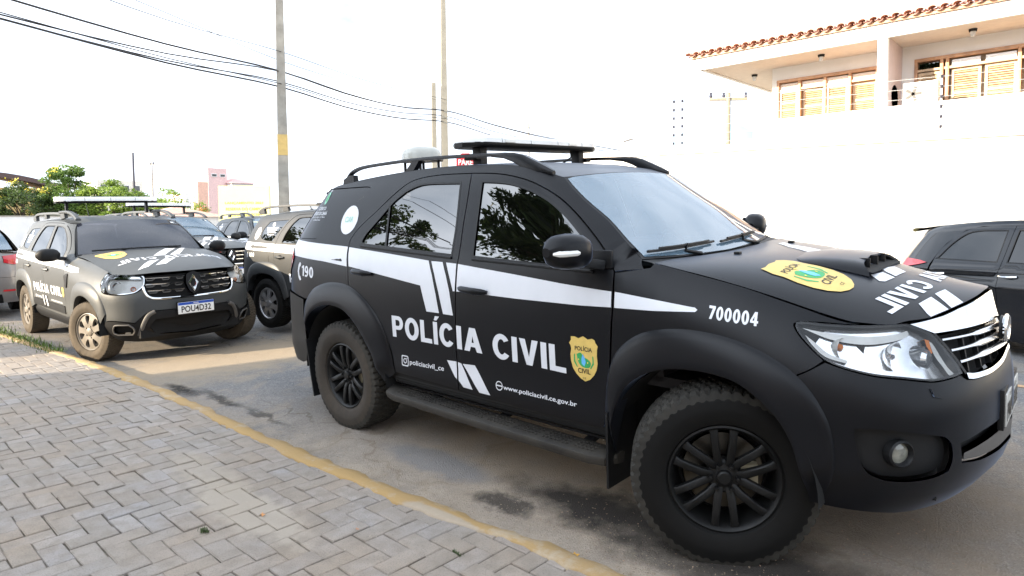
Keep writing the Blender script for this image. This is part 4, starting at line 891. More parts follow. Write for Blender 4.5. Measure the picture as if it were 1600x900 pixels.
# yellow painted gable with print
M_ysign = simple('pale_yellow_paint', (.80, .75, .32), .8, var=.06, scale=1); M_yprint = simple('faded_brown_print', (.42, .34, .06), .8)
ys = thing('painted_wall_sign', 'pale yellow painted advertising wall with four lines of faded lettering', 'sign', (-25.6, 10.3, 0), (0, 0, R(-47.3)+math.pi/2*0)); 
# local x to the right as seen from the road
ys.rotation_euler = (0, 0, R(42.7)); mb = MB(); mb.box((0, .12, 1.45), (2.35, .22, 3.55)); mb.build('wall_panel', M_ysign, ys)
a = Acc(centre=(0, 5, 2)); fs = plane_fn((0, .005, 0), (1, 0, 0), (0, 0, 1))
for k, (tx, hwid) in enumerate((('LANÇAMENTO 2021', .88), ('RESERVA DO CAMPO', .84), ('VENHA CONHECER', .72), ('PARQUE DA SERRA', .84))): z = 2.36-.27*k; text_on(a, fs, tx, [(-hwid, z), (hwid, z), (-hwid, z+.13), (hwid, z+.13)], .004, .02)
a.done('sign_lettering', M_yprint, ys)
mb = MB(); mb.prism([(-.55, .0, .1), (.55, 0, .1), (.35, 0, .75), (-.30, 0, 1.05), (-.55, 0, 1.1)], (0, -.003, 0)); mb.build('painted_patch', simple('bright_yellow_paint', (.78, .62, .02), .7), ys, smooth=False)
block('low_building', 'white flat building to the right of the yellow painted wall', 'building', -24.3, -14.6, 13.5, 21, 2.75, M_stucco)
block('orange_tower', 'slim orange-red tower left of the yellow painted wall', 'tower', -43.2, -42.4, 14.9, 15.6, 4.4, simple('orange_render', (.72, .46, .36), .8, bmp=.1))
block('pink_building', 'far pink block rising above the yellow painted wall', 'building', -60, -56, 21.2, 22.9, 6.55, simple('pink_render', (.74, .52, .49), .8), windows=[(1, -.3, 5.9, .5, .3), (1, .45, 5.9, .5, .3)])
block('red_roofed_building', 'far building with a curved red roof above the yellow painted wall', 'building', -59, -55, 22.9, 24.9, 5.2, simple('far_white', (.7, .68, .66), .8), roof=(simple('red_sheet', (.62, .38, .35), .7), .55))
block('orange_roofed_house', 'low house with an orange tiled roof behind the suv roofs', 'house', -40, -35, 9.5, 13.6, 1.9, M_stucco, roof=(M_tile, .62))
block('far_apartments', 'pale far apartment block right of the thin dark pole', 'building', -92, -86, 20.4, 25.4, 6.9, simple('pale_far_render', (.66, .64, .58), .8), windows=[(1, y, z, .8, .7) for y in (-1.8, -.6, .6, 1.8) for z in (3.2, 4.6, 6.0)])
block('far_white_building', 'white far building beside the pale apartment block', 'building', -84, -78, 27.5, 34, 5.2, M_stucco, windows=[(1, y, z, .8, .7) for y in (-2, 0, 2) for z in (2.2, 3.8)])
block('right_neighbour', 'white house at the end of the long wall, lamp in front of it', 'building', -21.5, -9, 22.5, 27, 3.0, M_stucco, roof=(M_tile, .5))
# hills
m, t, N_, L_, b = nodes('haze_blue_hill'); f, _ = noise(N_, L_, .01, 8, .6); L_.new(ramp(N_, L_, f, [(.35, (.26, .40, .50)), (.65, (.30, .44, .52))]), b.inputs['Base Color']); b.inputs['Roughness'].default_value = 1  # pale blue of the distance haze is put into the hill colour
mb = MB(); rg = np.random.default_rng(4); rows = []
hx_ = np.linspace(-2300, 900, 60); prof = Sp([-2300, -1500, -1000, -760, -680, -600, -520, -300, 200, 900], [30, 40, 120, 225, 228, 205, 150, 90, 60, 40])
for x in hx_: zt_ = float(prof(x))+rg.normal(0, 5); rows.append([(x, 1250, -5), (x, 1330, zt_*.6+rg.normal(0, 6)), (x, 1450, zt_), (x, 1600, zt_*.7), (x, 1800, -5)])
mb.grid(rows); struct(mb.build('hills', m, angle=60))
# ---------------------------------------------------------------- heavy block letters drawn as outlines
def _ell(cx, cy, rx, ry, a0, a1, n): return [(cx+rx*math.cos(t), cy+ry*math.sin(t)) for t in np.linspace(a0, a1, n)]
_S = .225; _H = .20
GLYPH = {
 'I': (.225, [[(0, 0), (_S, 0), (_S, 1), (0, 1)]]),
 'Í': (.225, [[(0, 0), (_S, 0), (_S, 1), (0, 1)], [(.06, 1.07), (.20, 1.07), (.36, 1.26), (.13, 1.26)]]),
 'L': (.62, [[(0, 0), (.62, 0), (.62, _H), (_S, _H), (_S, 1), (0, 1)]]),
 'A': (.80, [[(0, 0), (.24, 0), (.30, .20), (.50, .20), (.56, 0), (.80, 0), (.53, 1), (.27, 1)], ['h', (.35, .38), (.45, .38), (.40, .66)]]),
 'V': (.76, [[(.26, 0), (.50, 0), (.76, 1), (.52, 1), (.38, .32), (.24, 1), (0, 1)]]),
 'P': (.68, [[(0, 0), (_S, 0), (_S, .36), (.42, .36)]+_ell(.42, .68, .26, .32, -math.pi/2, math.pi/2, 9)+[(0, 1)], ['h', (_S, .54), (.38, .54)]+_ell(.38, .68, .10, .14, -math.pi/2, math.pi/2, 6)+[(_S, .82)]]),
 'O': (.80, [_ell(.40, .5, .40, .52, 0, 2*math.pi, 29)[:-1], ['h']+_ell(.40, .5, .165, .31, 0, 2*math.pi, 21)[:-1]]),
 'C': (.74, [_ell(.39, .5, .39, .52, .62, 2*math.pi-.62, 24)+_ell(.39, .5, .165, .31, 2*math.pi-.75, .75, 18)]),
 '0': (.58, [_ell(.29, .5, .29, .52, 0, 2*math.pi, 25)[:-1], ['h']+_ell(.29, .5, .085, .33, 0, 2*math.pi, 17)[:-1]]),
 '1': (.36, [[(.16, 0), (.36, 0), (.36, 1), (.20, 1), (.0, .86), (0, .68), (.16, .76)]]),
 '4': (.60, [[(.30, 0), (.50, 0), (.50, .20), (.60, .20), (.60, .37), (.50, .37), (.50, 1), (.30, 1), (0, .37), (0, .20), (.30, .20)], ['h', (.16, .37), (.30, .37), (.30, .68)]]),
 '7': (.54, [[(.08, 0), (.29, 0), (.54, .82), (.54, 1), (0, 1), (0, .80), (.31, .80)]]),
 '9': (.58, [[(.03, .04), (.12, -.02), (.29, -.02)]+_ell(.29, .5, .29, .52, -.9, math.pi, 14)+_ell(.29, .64, .29, .30, math.pi, 1.45*math.pi, 6)+[(.36, .34), (.37, .28), (.33, .17), (.26, .145), (.14, .19)], ['h']+_ell(.28, .68, .09, .16, 0, 2*math.pi, 13)[:-1]]),
 ' ': (.36, []),
}
def word(acc, fn, txt, ux, zb, h, off=.002, mirror=False, swap=False, gap=.10, arc=None, hole_ok=True):
    """set txt between ux[0] and ux[1], base line height zb[0]..zb[1]; on the mirrored side it still reads left to right"""
    tot = sum(GLYPH[c][0] for c in txt)+gap*(len(txt)-1); x = 0
    for c in txt:
        w_, loops = GLYPH[c]
        def mp(p):
            t = (x+p[0])/tot
            if mirror: t = 1-t
            u = ux[0]+(ux[1]-ux[0])*t; z = zb[0]+(zb[1]-zb[0])*t+p[1]*h
            q = (z, u) if swap else (u, z)
            return arc(q) if arc else q
        outs = [[mp(p) for p in l] for l in loops if l[0] != 'h']; hol = [[mp(p) for p in l[1:]] for l in loops if l[0] == 'h']
        for k, o in enumerate(outs): acc.patch(fn, o, .08, holes=hol if k == 0 else (), off=off, thick=0)if not mirror else acc.patch(fn, o, .08, holes=hol if k == 0 else (), off=off, thick=0, mirror=True)
        x += w_+gap
    return acc

# ================================================================ black suv
HC = [1.2466, -0.1645, -0.2056, 0.1611, 0.1351, -0.1237, -0.4429, -0.4, -0.327, -0.0832, 0.1207, 0.3762, -0.131, -0.1423]
def suv_hood(p):
    p = np.asarray(p, float); x, y = p[..., 0], p[..., 1]; s = x-3; r = y*y
    B = np.stack([1+0*s, s, s*s, s**3, s**4, r, r*s, r*s*s, r*s**3, r*r, r*r*s, r*r*s*s, r**3, r**3*s], -1)
    return np.stack([x, y, B @ np.array(HC)], -1)

def shield(parent, fn, outline, ctr, ax, ay, name='police_badge', off=.003, mirror=False):
    """gold police badge: words above and below a green map between laurel sprays; ax, ay: half width / half height axes in surface coordinates"""
    s = Acc(); s.patch(fn, outline, .03, off=off, thick=0, mirror=mirror)
    c, ax, ay = map(lambda t: np.array(t, float), (ctr, ax, ay))
    q = lambda x0, y0, x1, y1: [c+ax*x0+ay*y0, c+ax*x1+ay*y0, c+ax*x0+ay*y1, c+ax*x1+ay*y1]
    s.cur = 1
    text_on(s, fn, 'POLÍCIA', q(-.62, .36, .62, .60), off+.001, .02, mirror)
    text_on(s, fn, 'CIVIL', q(-.45, -.62, .45, -.40), off+.001, .02, mirror)
    text_on(s, fn, 'CE', q(-.12, -.86, .12, -.78), off+.001, .0, mirror)
    P = lambda L_: [tuple(c+ax*a+ay*b) for a, b in L_]
    s.cur = 2
    s.patch(fn, P(spline([(-.5, .2), (-.2, .28), (.0, .1), (.25, .05), (.5, -.1), (.42, -.3), (.1, -.36), (-.2, -.3), (-.42, -.1), (-.5, .2)], 4)[:-1]), .05, off=off+.001, thick=0, mirror=mirror)
    for sg in (-1, 1):
        s.patch(fn, P([(sg*.62, .2), (sg*.70, .18), (sg*.72, -.15), (sg*.5, -.38), (sg*.44, -.36), (sg*.62, -.1)]), .05, off=off+.001, thick=0, mirror=mirror)
    s.cur = 3
    s.patch(fn, P([(-.06, .24), (.08, .1), (.16, -.1), (.05, -.3), (-.14, -.2), (-.16, 0)]), .05, off=off+.002, thick=0, mirror=mirror)
    s.cur = 4
    for a, b, r in ((0, .34, .07), (-.35, -.02, .05), (.3, -.12, .05)):
        s.patch(fn, P([(a+r*math.cos(t)*(1 if k % 2 else .5), b+r*math.sin(t)*(1 if k % 2 else .5)) for k, t in enumerate(np.linspace(0, 2*math.pi, 11)[:-1])]), .05, off=off+.003, thick=0, mirror=mirror)
    return s.done(name, [M_gold, M_ink, M_green, M_blue, M_yell], parent)

def arch_liner(mb, cx, cz, r, y0, y1, a0=-.03, a1=math.pi+.03, n=24):
    rows = []
    for y in (y0, y1):
        rows.append([(cx+r*math.cos(a0+(a1-a0)*k/n), y, cz+r*math.sin(a0+(a1-a0)*k/n)) for k in range(n+1)])
    mb.grid(rows)
    b = [(cx+r*math.cos(a0+(a1-a0)*k/n), y1, cz+r*math.sin(a0+(a1-a0)*k/n)) for k in range(n+1)]
    mb.add(b, [tuple(range(len(b)))])

def make_tyre(Rt, Rr, hw, lugs=72, name='tyre', mat=None, block=.009, parent=None, tread=None):
    """tyre about the y axis, outer side at -y; tread blocks and a sidewall with raised rings"""
    sx = [(-hw*.74, Rr), (-hw*.90, Rr+.012), (-hw*.985, Rr+.035), (-hw*1.03, (Rt+Rr)/2-.012), (-hw*1.035, (Rt+Rr)/2), (-hw*1.02, (Rt+Rr)/2+.012), (-hw*1.0, Rt-.048), (-hw*.985, Rt-.036), (-hw*.955, Rt-.026), (-hw*.93, Rt-.012)]
    cols = [-.90, -.70, -.67, -.40, -.37, -.04, -.01, .28, .31, .60, .63, .90]
    prof = [(r, y) for y, r in sx]; kinds = [0]*len(sx)
    for i, c in enumerate(cols):
        prof.append((Rt-(.006 if abs(c) > .85 else 0), c*hw)); kinds.append(1+i)
    prof += [(r, -y) for y, r in sx[::-1]]; kinds += [0]*len(sx)
    n = lugs*4
    def rm(a, j):
        k = kinds[j]
        ph = (a*lugs/(2*math.pi)) % 1.0
        if k == 0:
            if j in (7, 8, 9): return (.0 if ph < .5 else -block*.55)
            if j in (3, 5): return 0
            return 0
        g = (k-1)//2
        sh = (.0, .35, .1, .6, .25, 0)[g]
        q = (ph+sh) % 1.0
        return 0 if q < .66 else -block
    mb = MB(); mb.lathe([(r, y) for r, y in prof], n, 'y', rmod=rm)
    m_ = len(prof)-1; mb.m = [1 if len(sx)-3 <= (i % m_) < m_-len(sx)+2 else 0 for i in range(len(mb.f))]
    # grooves between the block columns
    return mb.build(name, [mat, tread or mat], parent, angle=28)

def make_suv_wheel():
    w = MB()
    Rr = .232; yo = -.105
    # barrel and lip
    w.lathe([(Rr-.006, yo+.012), (Rr, yo), (Rr-.008, yo-.003), (Rr-.018, yo+.006), (Rr-.026, yo+.03), (Rr-.034, yo+.06), (Rr-.05, yo+.16)], 72)
    for k in range(6):
        a0 = math.pi/2+k*math.pi/3
        for sgn in (-1, 1):
            t = Vector((math.cos(a0), 0, math.sin(a0))); n = Vector((-math.sin(a0), 0, math.cos(a0)))
            rows = []
            for r, lat, dep, hwid, th in ((.045, .020, .030, .018, .03), (.09, .028, .012, .0165, .03), (.15, .035, .004, .0155, .028), (.19, .039, .004, .0155, .026), (.220, .044, .012, .022, .03)):
                c = t*r+n*(lat*sgn)+Vector((0, yo+dep, 0))
                rows.append([c+n*hwid*a+Vector((0, b, 0)) for a, b in ((-1, th), (-1, .004), (-.7, 0), (.7, 0), (1, .004), (1, th))])
            w.grid(rows)
    w.lathe([(.0, yo+.024), (.030, yo+.024), (.038, yo+.03), (.062, yo+.03), (.072, yo+.04), (.074, yo+.075)], 36)
    o = w.build('wheel', M_rimblack, None, angle=40)
    c = MB(); c.lathe([(0, yo+.006), (.024, yo+.007), (.030, yo+.012), (.034, yo+.03)], 32); c.build('hub_cap', M_rimblack, o)
    for k in range(6):
        a = k*math.pi/3+math.pi/6+.5
        nmb = MB(); nmb.lathe([(0, yo+.006), (.008, yo+.007), (.0095, yo+.012), (.0095, yo+.034)], 6, c=(.056*math.cos(a), 0, .056*math.sin(a)))
        nmb.build('wheel_nut', M_rimblack, o)
    d = MB(); d.lathe([(.07, yo+.105), (.165, yo+.105), (.168, yo+.11), (.168, yo+.128), (.07, yo+.13)], 48); d.build('brake_disc', M_disc, o)
    d = MB(); d.bar((.105, yo+.085, -.045), (.105, yo+.085, .045), .07, .05, (0, 1, 0)); d.build('brake_caliper', M_caliper, o, bevel=.006)
    d = MB(); d.lathe([(0, yo+.135), (.2, yo+.135)], 32); d.build('brake_shield', M_dark, o)
    make_tyre(.388, Rr-.003, .128, 54, 'tyre', M_rubber, parent=o, block=.013, tread=M_tread)
    return o

def mirror_copy(o, parent):
    """the same part on the other side of the car"""
    m = o.copy(); m.data = o.data.copy(); COL.objects.link(m)
    m.data.transform(Matrix.Scale(-1, 4, (0, 1, 0))); m.data.flip_normals(); m.parent = parent
    m.location = (o.location.x, -o.location.y, o.location.z)
    for c in o.children: mirror_copy(c, m)
    return m

def make_suv():
    S = SUV; UC = S.uc
    car = thing('police_suv', 'large matte black police suv with white stripe, gold badge and black wheels in the foreground', 'suv', (0, -.77+.77*math.cos(.0508), .77*math.sin(.0508)), (.0508, 0, 0))
    M = M_wrap; mir = lambda L_: [(2*UC-a, b) for a, b in L_][::-1]
    # ---- body skin -----------------------------------------------------
    rd_top = [(.125, 1.065), (.117, 1.182), (.098, 1.29), (.098, 1.353), (.164, 1.432), (.312, 1.538), (.467, 1.652), (.62, 1.728), (.849, 1.752), (1.168, 1.748)]
    fd_top = [(1.168, 1.748), (1.34, 1.737), (1.479, 1.718), (1.646, 1.675), (1.821, 1.600), (1.98, 1.499), (2.126, 1.386), (2.223, 1.299), (2.265, 1.235)]
    ws = [(2.40, 1.245), (2.36, 1.285), (2.311, 1.322), (2.246, 1.368), (2.131, 1.459), (1.985, 1.553), (1.884, 1.625), (1.80, 1.69)]
    gut = [(1.80, 1.69), (1.66, 1.735), (1.5, 1.768), (1.2, 1.793), (.8, 1.800), (.4, 1.788), (0, 1.762), (-.3, 1.734), (-.6, 1.706), (-.95, 1.675)]; GUT = Sp([g_[0] for g_ in gut[::-1]], [g_[1] for g_ in gut[::-1]])
    archR = [(-.47, .905), (-.37, .925), (-.24, .965), (-.07, .985), (.122, .965)]
    body = Acc()
    q = poly([(-1.15, .94), (-.75, .938), (-.57, .918), (-.47, .905)], archR, [(.122, .965), (.125, 1.065)], rd_top, fd_top, [(2.265, 1.235), (2.40, 1.245)], ws, gut, [(-.95, 1.665), (-1.15, 1.5), (-1.15, .94)][:2], [(-1.15, 1.62), (-1.15, .94)])
    qg = poly([(-.80, 1.715), (.099, 1.712)], [(.099, 1.712), (.145, 1.706), (.160, 1.690), (.132, 1.655)], [(.132, 1.655), (-.108, 1.513), (-.284, 1.398)], [(-.284, 1.398), (-.36, 1.353), (-.42, 1.346)], [(-.42, 1.346), (-.86, 1.346)], [(-.86, 1.346), (-.80, 1.715)])
    body.patch(S, q, .055, holes=[qg], both=True)
    # pillar between the doors sits behind the seams
    body.cur = 1
    body.patch(S, [(-.6, .93), (-.3, .98), (.10, .93), (.30, .78), (.44, .45), (2.25, .45), (2.30, .75), (2.45, .92), (2.8, .96), (3.0, .9), (3.1, .9), (3.2, 1.04), (2.6, 1.22), (2.3, 1.26), (-.7, 1.29)], .1, off=-.022, thick=0, both=True)
    for a, b, c_, d in ((.10, 1.28, .32, 1.50), (1.10, 1.24, 1.34, 1.735)):
        body.patch(S, [(a, b), (c_, b), (c_-(.07 if a > 1 else -.03), d), (a+.0, d)] if a > 1 else [(.10, 1.27), (.24, 1.27), (.27, 1.36), (.50, 1.60), (.62, 1.70), (.58, 1.72), (.40, 1.60), (.14, 1.40)], .08, off=-.022, thick=0, both=True)
    body.patch(S, [(1.30, 1.70), (1.46, 1.672), (1.63, 1.63), (1.80, 1.555), (1.95, 1.46), (2.09, 1.352), (2.17, 1.25), (2.20, 1.15), (2.34, 1.15), (2.33, 1.25), (2.28, 1.31), (2.16, 1.42), (2.01, 1.53), (1.85, 1.63), (1.66, 1.70), (1.48, 1.735), (1.30, 1.742)], .07, off=-.016, thick=0, both=True)
    body.patch(S, [(.58, 1.70), (1.30, 1.70), (1.30, 1.743), (.58, 1.745)], .07, off=-.016, thick=0, both=True)
    body.done('body', [M, M_dark], car)
    # doors
    rw = poly([(1.098, 1.700), (.791, 1.708), (.672, 1.695), (.577, 1.665)], [(.577, 1.665), (.472, 1.600), (.375, 1.507), (.258, 1.397)], [(.258, 1.397), (.232, 1.35), (.240, 1.322), (.285, 1.313)], [(.285, 1.313), (1.169, 1.268)], [(1.169, 1.268), (1.150, 1.45), (1.098, 1.700)])
    fw = poly([(1.262, 1.700), (1.40, 1.690), (1.52, 1.672), (1.661, 1.632)], [(1.661, 1.632), (1.793, 1.575), (1.925, 1.497), (2.041, 1.412)], [(2.041, 1.412), (2.10, 1.36), (2.145, 1.30), (2.165, 1.235)], [(2.165, 1.235), (1.819, 1.244), (1.330, 1.266)], [(1.330, 1.266), (1.303, 1.45), (1.262, 1.700)])
    bs = [(1.165, 1.742), (1.187, 1.597), (1.202, 1.451), (1.220, 1.32), (1.222, 1.226), (1.217, 1.128), (1.208, .933), (1.198, .722), (1.198, .495)]
    sh = lambda L_, d: [(a+d, b) for a, b in L_]
    g = .0035
    rdo = poly(sh(bs, -g), [(1.195, .495), (.606, .508)], [(.606, .508), (.585, .60), (.545, .70), (.47, .80), (.38, .885), (.28, .95), (.132, 1.01)], [(.132, 1.01), (.132, 1.065)], [(a+(.006 if a < .6 else 0), b-(.006 if a > .4 else .002)) for a, b in rd_top])
    fdo = poly([(1.172, 1.742)]+[(a-.003, b-.006) for a, b in fd_top[1:]], [(2.262, 1.235), (2.271, 1.143), (2.276, 1.071), (2.270, .992), (2.258, .83), (2.247, .706), (2.223, .551), (2.208, .486)], [(2.208, .486), (1.861, .481), (1.455, .487), (1.202, .495)], sh(bs[::-1], g))
    cup = lambda cx, cz: [(cx+.050*math.cos(t), cz+.012+.052*math.sin(t)) for t in np.linspace(0, 2*math.pi, 17)[:-1]]
    for nm, o_, w_, tg, hc, sgn in (('rear_door', rdo, rw, 1, (.296, 1.148), 1), ('front_door', fdo, fw, 1, (1.362, 1.100), 1)):
        pair = []
        for mi in (False, True):
            a = Acc(); a.patch(S, o_, .05, holes=[w_, cup(*hc)], mirror=mi); d = a.done(nm, M, car); pair.append(d)
            # handle recess
            rc = MB(); rows = []
            for k, (f, dp) in enumerate(((1.0, .0), (.92, .010), (.6, .017), (0.01, .019))):
                pts = np.array([(hc[0]+(x-hc[0])*f, hc[1]+.012+(z-hc[1]-.012)*f) for x, z in cup(*hc)])
                P, Nn = normals(S, pts); P = P-Nn*dp; P = P*[1, -1, 1] if mi else P
                rows.append([tuple(p) for p in P])
            rc.grid(rows, close=True); rc.build('handle_recess', M_dark, d)
            # handle bar
            hb = MB(); pts = np.array([(hc[0]-.112+.224*t, hc[1]-.006-.010*t) for t in np.linspace(0, 1, 9)])
            P, Nn = normals(S, pts); bow = np.array([.008, .022, .032, .036, .037, .036, .032, .022, .008])
            P = P+Nn*bow[:, None]; P = P*[1, -1, 1] if mi else P
            hb.tube([tuple(p) for p in P], [.010, .0165, .0185, .0185, .0185, .0185, .0185, .0165, .010], 10, flat=1.0); hb.build('door_handle', M_wrap, d, angle=60)
            # window glass, rubber seal and weather strip
            a = Acc(); ins = inset(w_, .013)
            a.patch(S, w_, .08, holes=[ins], off=.001, thick=.012, mirror=mi); a.done('window_seal', M_plastic, d)
            a = Acc(); a.patch(S, inset(w_, .010), .09, off=-.007, thick=0, mirror=mi); a.done('window_glass', M_tint, d)
            if nm == 'rear_door':
                bar = [(.430, 1.612), (.446, 1.612), (.526, 1.300), (.508, 1.300)]
                a = Acc(); a.patch(S, bar, .06, off=.0, thick=.01, mirror=mi); a.done('window_divider', M_plastic, d)
            st = MB(); e = [p for p in w_ if abs(p[1]-(1.313-(p[0]-.285)*.051 if nm == 'rear_door' else 1.266-(p[0]-1.33)*.037)) < .012]
            x0, x1 = min(p[0] for p in e), max(p[0] for p in e); zf = (lambda x: 1.313-(x-.285)*.051) if nm == 'rear_door' else (lambda x: 1.266-(x-1.33)*.037)
            pts = np.array([(x, zf(x)-.008) for x in np.linspace(x0+.01, x1-.005, 10)]); P, Nn = normals(S, pts); P = P+Nn*.003; P = P*[1, -1, 1] if mi else P
            st.tube([tuple(p) for p in P], .008, 6); st.build('weather_strip', M_plastic, d)
        if nm == 'rear_door': rdoorR = pair[0]
        else: fdoorR = pair[0]
    # white stripes and lettering, door by door
    def vinyl(parent, *polys, name='white_stripe', mi=False, fn=S, m=M_white, off=.0015):
        a = Acc()
        for p in polys: a.patch(fn, p, .06, off=off, thick=0, mirror=mi)
        return a.done(name, m, parent)
    d0, d1 = .006, .006
    A_ = [(.968, 1.238), (1.006, 1.154), (1.041, 1.043), (1.067, .934), (.954, .934), (.928, 1.009), (.900, 1.087), (.172, 1.166), (.132, 1.170), (.108, 1.298), (.561, 1.268)]
    B_ = [(.994, 1.236), (1.094, 1.234), (1.129, 1.16), (1.159, 1.076), (1.19, .931), (1.104, .932), (1.066, 1.057), (1.025, 1.167)]
    C_ = [(1.126, 1.233), (1.214, 1.229), (1.212, 1.153), (1.208, 1.072), (1.192, 1.072), (1.167, 1.138)]
    D_ = [(1.111, .658), (1.192, .661), (1.192, .556), (1.173, .568), (1.141, .61)]
    vinyl(rdoorR, A_, B_, C_, D_)
    F_ = [(1.228, 1.228), (1.679, 1.190), (1.964, 1.164), (2.267, 1.141), (2.271, 1.070), (2.097, 1.065), (1.683, 1.066), (1.463, 1.070), (1.223, 1.072)]
    vinyl(fdoorR, F_, [(1.205, .66), (1.233, .656), (1.319, .515), (1.243, .517), (1.205, .552)], [(1.246, .655), (1.346, .661), (1.459, .508), (1.372, .508)])
    vinyl(body_(car), [(-.86, 1.340), (.09, 1.301), (.108, 1.168), (-.18, 1.192), (-.62, 1.215), (-.80, 1.222)], name='white_stripe')
    # the words run over both doors: cut into the two doors at the seam
    def lettered(parent, txt, quad, name, bold=.02, sp=1.0, fn=S, off=.002, mirror=False, m=M_white, arc=None):
        a = Acc(); text_on(a, fn, txt, quad, off, bold, mirror, sp, arc); return a.done(name, m, parent)
    def worded(parent, txt, ux, zb, h, name, fn=S, **k):
        a = Acc(); word(a, fn, txt, ux, zb, h, **k); return a.done(name, M_white, parent)
    worded(rdoorR, 'POLÍC', (.606, 1.186), (.742, .742), .136, 'police_lettering')
    worded(fdoorR, 'IA', (1.212, 1.416), (.740, .738), .136, 'police_lettering')
    worded(fdoorR, 'CIVIL', (1.500, 2.002), (.730, .718), .136, 'police_lettering')
    lettered(rdoorR, 'policiacivil_ce', [(.757, .572), (1.078, .577), (.757, .611), (1.080, .617)], 'web_lettering', .015)
    lettered(fdoorR, 'www.policiacivil.ce.gov.br', [(1.562, .553), (2.058, .551), (1.562, .585), (2.058, .583)], 'web_lettering', .015)
    # round-cornered camera icon and globe icon
    a = Acc(); rr = lambda cx, cz, h, r: [(cx+sx*(h-r)+r*math.cos(t), cz+sz*(h-r)+r*math.sin(t)) for sx, sz, t0 in ((1, 1, 0), (-1, 1, .5), (-1, -1, 1), (1, -1, 1.5)) for t in np.linspace(t0*math.pi, (t0+.5)*math.pi, 5)]
    a.patch(S, rr(.711, .597, .034, .012), .03, holes=[rr(.711, .597, .027, .009)], off=.002, thick=0)
    ci = lambda cx, cz, r: [(cx+r*math.cos(t), cz+r*math.sin(t)) for t in np.linspace(0, 2*math.pi, 25)[:-1]]
    a.patch(S, ci(.711, .597, .017), .03, holes=[ci(.711, .597, .011)], off=.002, thick=0); a.patch(S, ci(.729, .614, .004), .03, off=.002, thick=0)
    a.done('camera_icon', M_white, rdoorR)
    a = Acc(); a.patch(S, ci(1.531, .575, .026), .03, holes=[ci(1.531, .575, .021)], off=.002, thick=0)
    a.patch(S, [(1.507, .572), (1.555, .572), (1.555, .579), (1.507, .579)], .03, off=.002, thick=0)
    a.done('globe_icon', M_white, fdoorR)
    worded(body_(car), '190', (-.515, -.325), (1.075, 1.064), .079, 'emergency_number')
    a = Acc(); ph = [(-.56, 1.175), (-.535, 1.165), (-.54, 1.145), (-.558, 1.138), (-.568, 1.105), (-.558, 1.075), (-.54, 1.068), (-.525, 1.045), (-.55, 1.035), (-.58, 1.06), (-.597, 1.105), (-.585, 1.155)]
    a.patch(S, ph, .03, off=.002, thick=0); a.done('phone_icon', M_white, body_(car))
    a = Acc(); a.patch(S, ci(.020, 1.482, .099), .04, off=.002, thick=0); a.cur = 1
    text_on(a, S, 'CiAR', [(-.035, 1.465), (.065, 1.465), (-.035, 1.505), (.065, 1.505)], .003, .015); a.done('round_sticker', [M_white, M_teal], body_(car))
    # fender number
    def arch_mid(L_): return L_
    top_e = []
    for u in (2.44, 2.55, 2.66, 2.78, 2.90, 3.02, 3.12, 3.20, 3.27, 3.315):
        z = 1.2
        for _ in range(5): z = float(S.zs(S(np.array((u, z)))[0]))-.003
        top_e.append((u, z))
    fen = poly([(2.282, 1.225), (2.43, 1.25)], top_e, [top_e[-1], (3.19, 1.062), (3.104, 1.065)], [(3.104, 1.065), (3.086, 1.055), (3.088, 1.04), (3.108, 1.010), (3.145, .970), (3.190, .928)],
               [(3.190, .928), (3.146, .898), (3.085, .868)], [(3.085, .868), (3.02, .86), (2.94, .90), (2.82, .935), (2.68, .94), (2.54, .925), (2.42, .88), (2.33, .80), (2.285, .70), (2.262, .58), (2.25, .46)], [(2.25, .46), (2.222, .486)], [(2.222, .486), (2.237, .551), (2.258, .706), (2.268, .83), (2.279, .992), (2.284, 1.071), (2.280, 1.143), (2.270, 1.225)])
    fenR = None
    for mi in (False, True):
        a = Acc(); a.patch(S, fen, .045, mirror=mi); f_ = a.done('front_fender', M, car)
        if not mi: fenR = f_
    vinyl(fenR, [(2.284, 1.141), (2.476, 1.119), (2.682, 1.096), (2.695, 1.088), (2.685, 1.079), (2.483, 1.071), (2.288, 1.069)])
    worded(fenR, '700004', (2.746, 2.953), (1.057, 1.038), .052, 'unit_number')
    # badge on the front door
    sh_o = [(2.040, .910), (2.062, .912), (2.085, .905), (2.113, .918), (2.140, .905), (2.165, .912), (2.180, .905), (2.184, .893), (2.197, .878), (2.192, .862), (2.190, .829), (2.193, .795), (2.186, .763), (2.170, .735), (2.145, .710), (2.116, .697), (2.090, .708), (2.066, .728), (2.046, .755), (2.036, .79), (2.034, .82), (2.040, .85), (2.036, .866), (2.028, .877), (2.040, .893)]
    shield(fdoorR, S, sh_o, (2.113, .805), (.082, 0), (0, .112))
    # ---- flares ----------------------------------------------------------
    def flare(name, outer, inner, parent, lipc, n=44, bulge=.036):
        so_, si = Sp(np.linspace(0, 1, len(outer)), outer), Sp(np.linspace(0, 1, len(inner)), inner)
        for mi in (False, True):
            mb = MB(); rows = []
            T = np.linspace(0, 1, n)
            for f, h in ((0, .0005), (.04, .007), (.10, .013), (.25, .020), (.5, .028), (.8, bulge), (.95, bulge+.001), (1.0, bulge-.003), (1.0, bulge-.010), (1.0, -.06)):
                uv = so_(T)*(1-f)+si(T)*f; P, Nn = normals(S, uv)
                Nn = Nn*[1, 1, .25]; Nn /= np.linalg.norm(Nn, axis=1)[:, None]
                tp_ = sm(T/.10)*sm((1-T)/.10)
                P = P+Nn*(h*tp_+.0015)[:, None]
                rows.append([tuple(p*[1, -1, 1]) if mi else tuple(p) for p in P])
            mb.grid(rows[::-1]); o = mb.build(name, M, parent, angle=50)
        return o
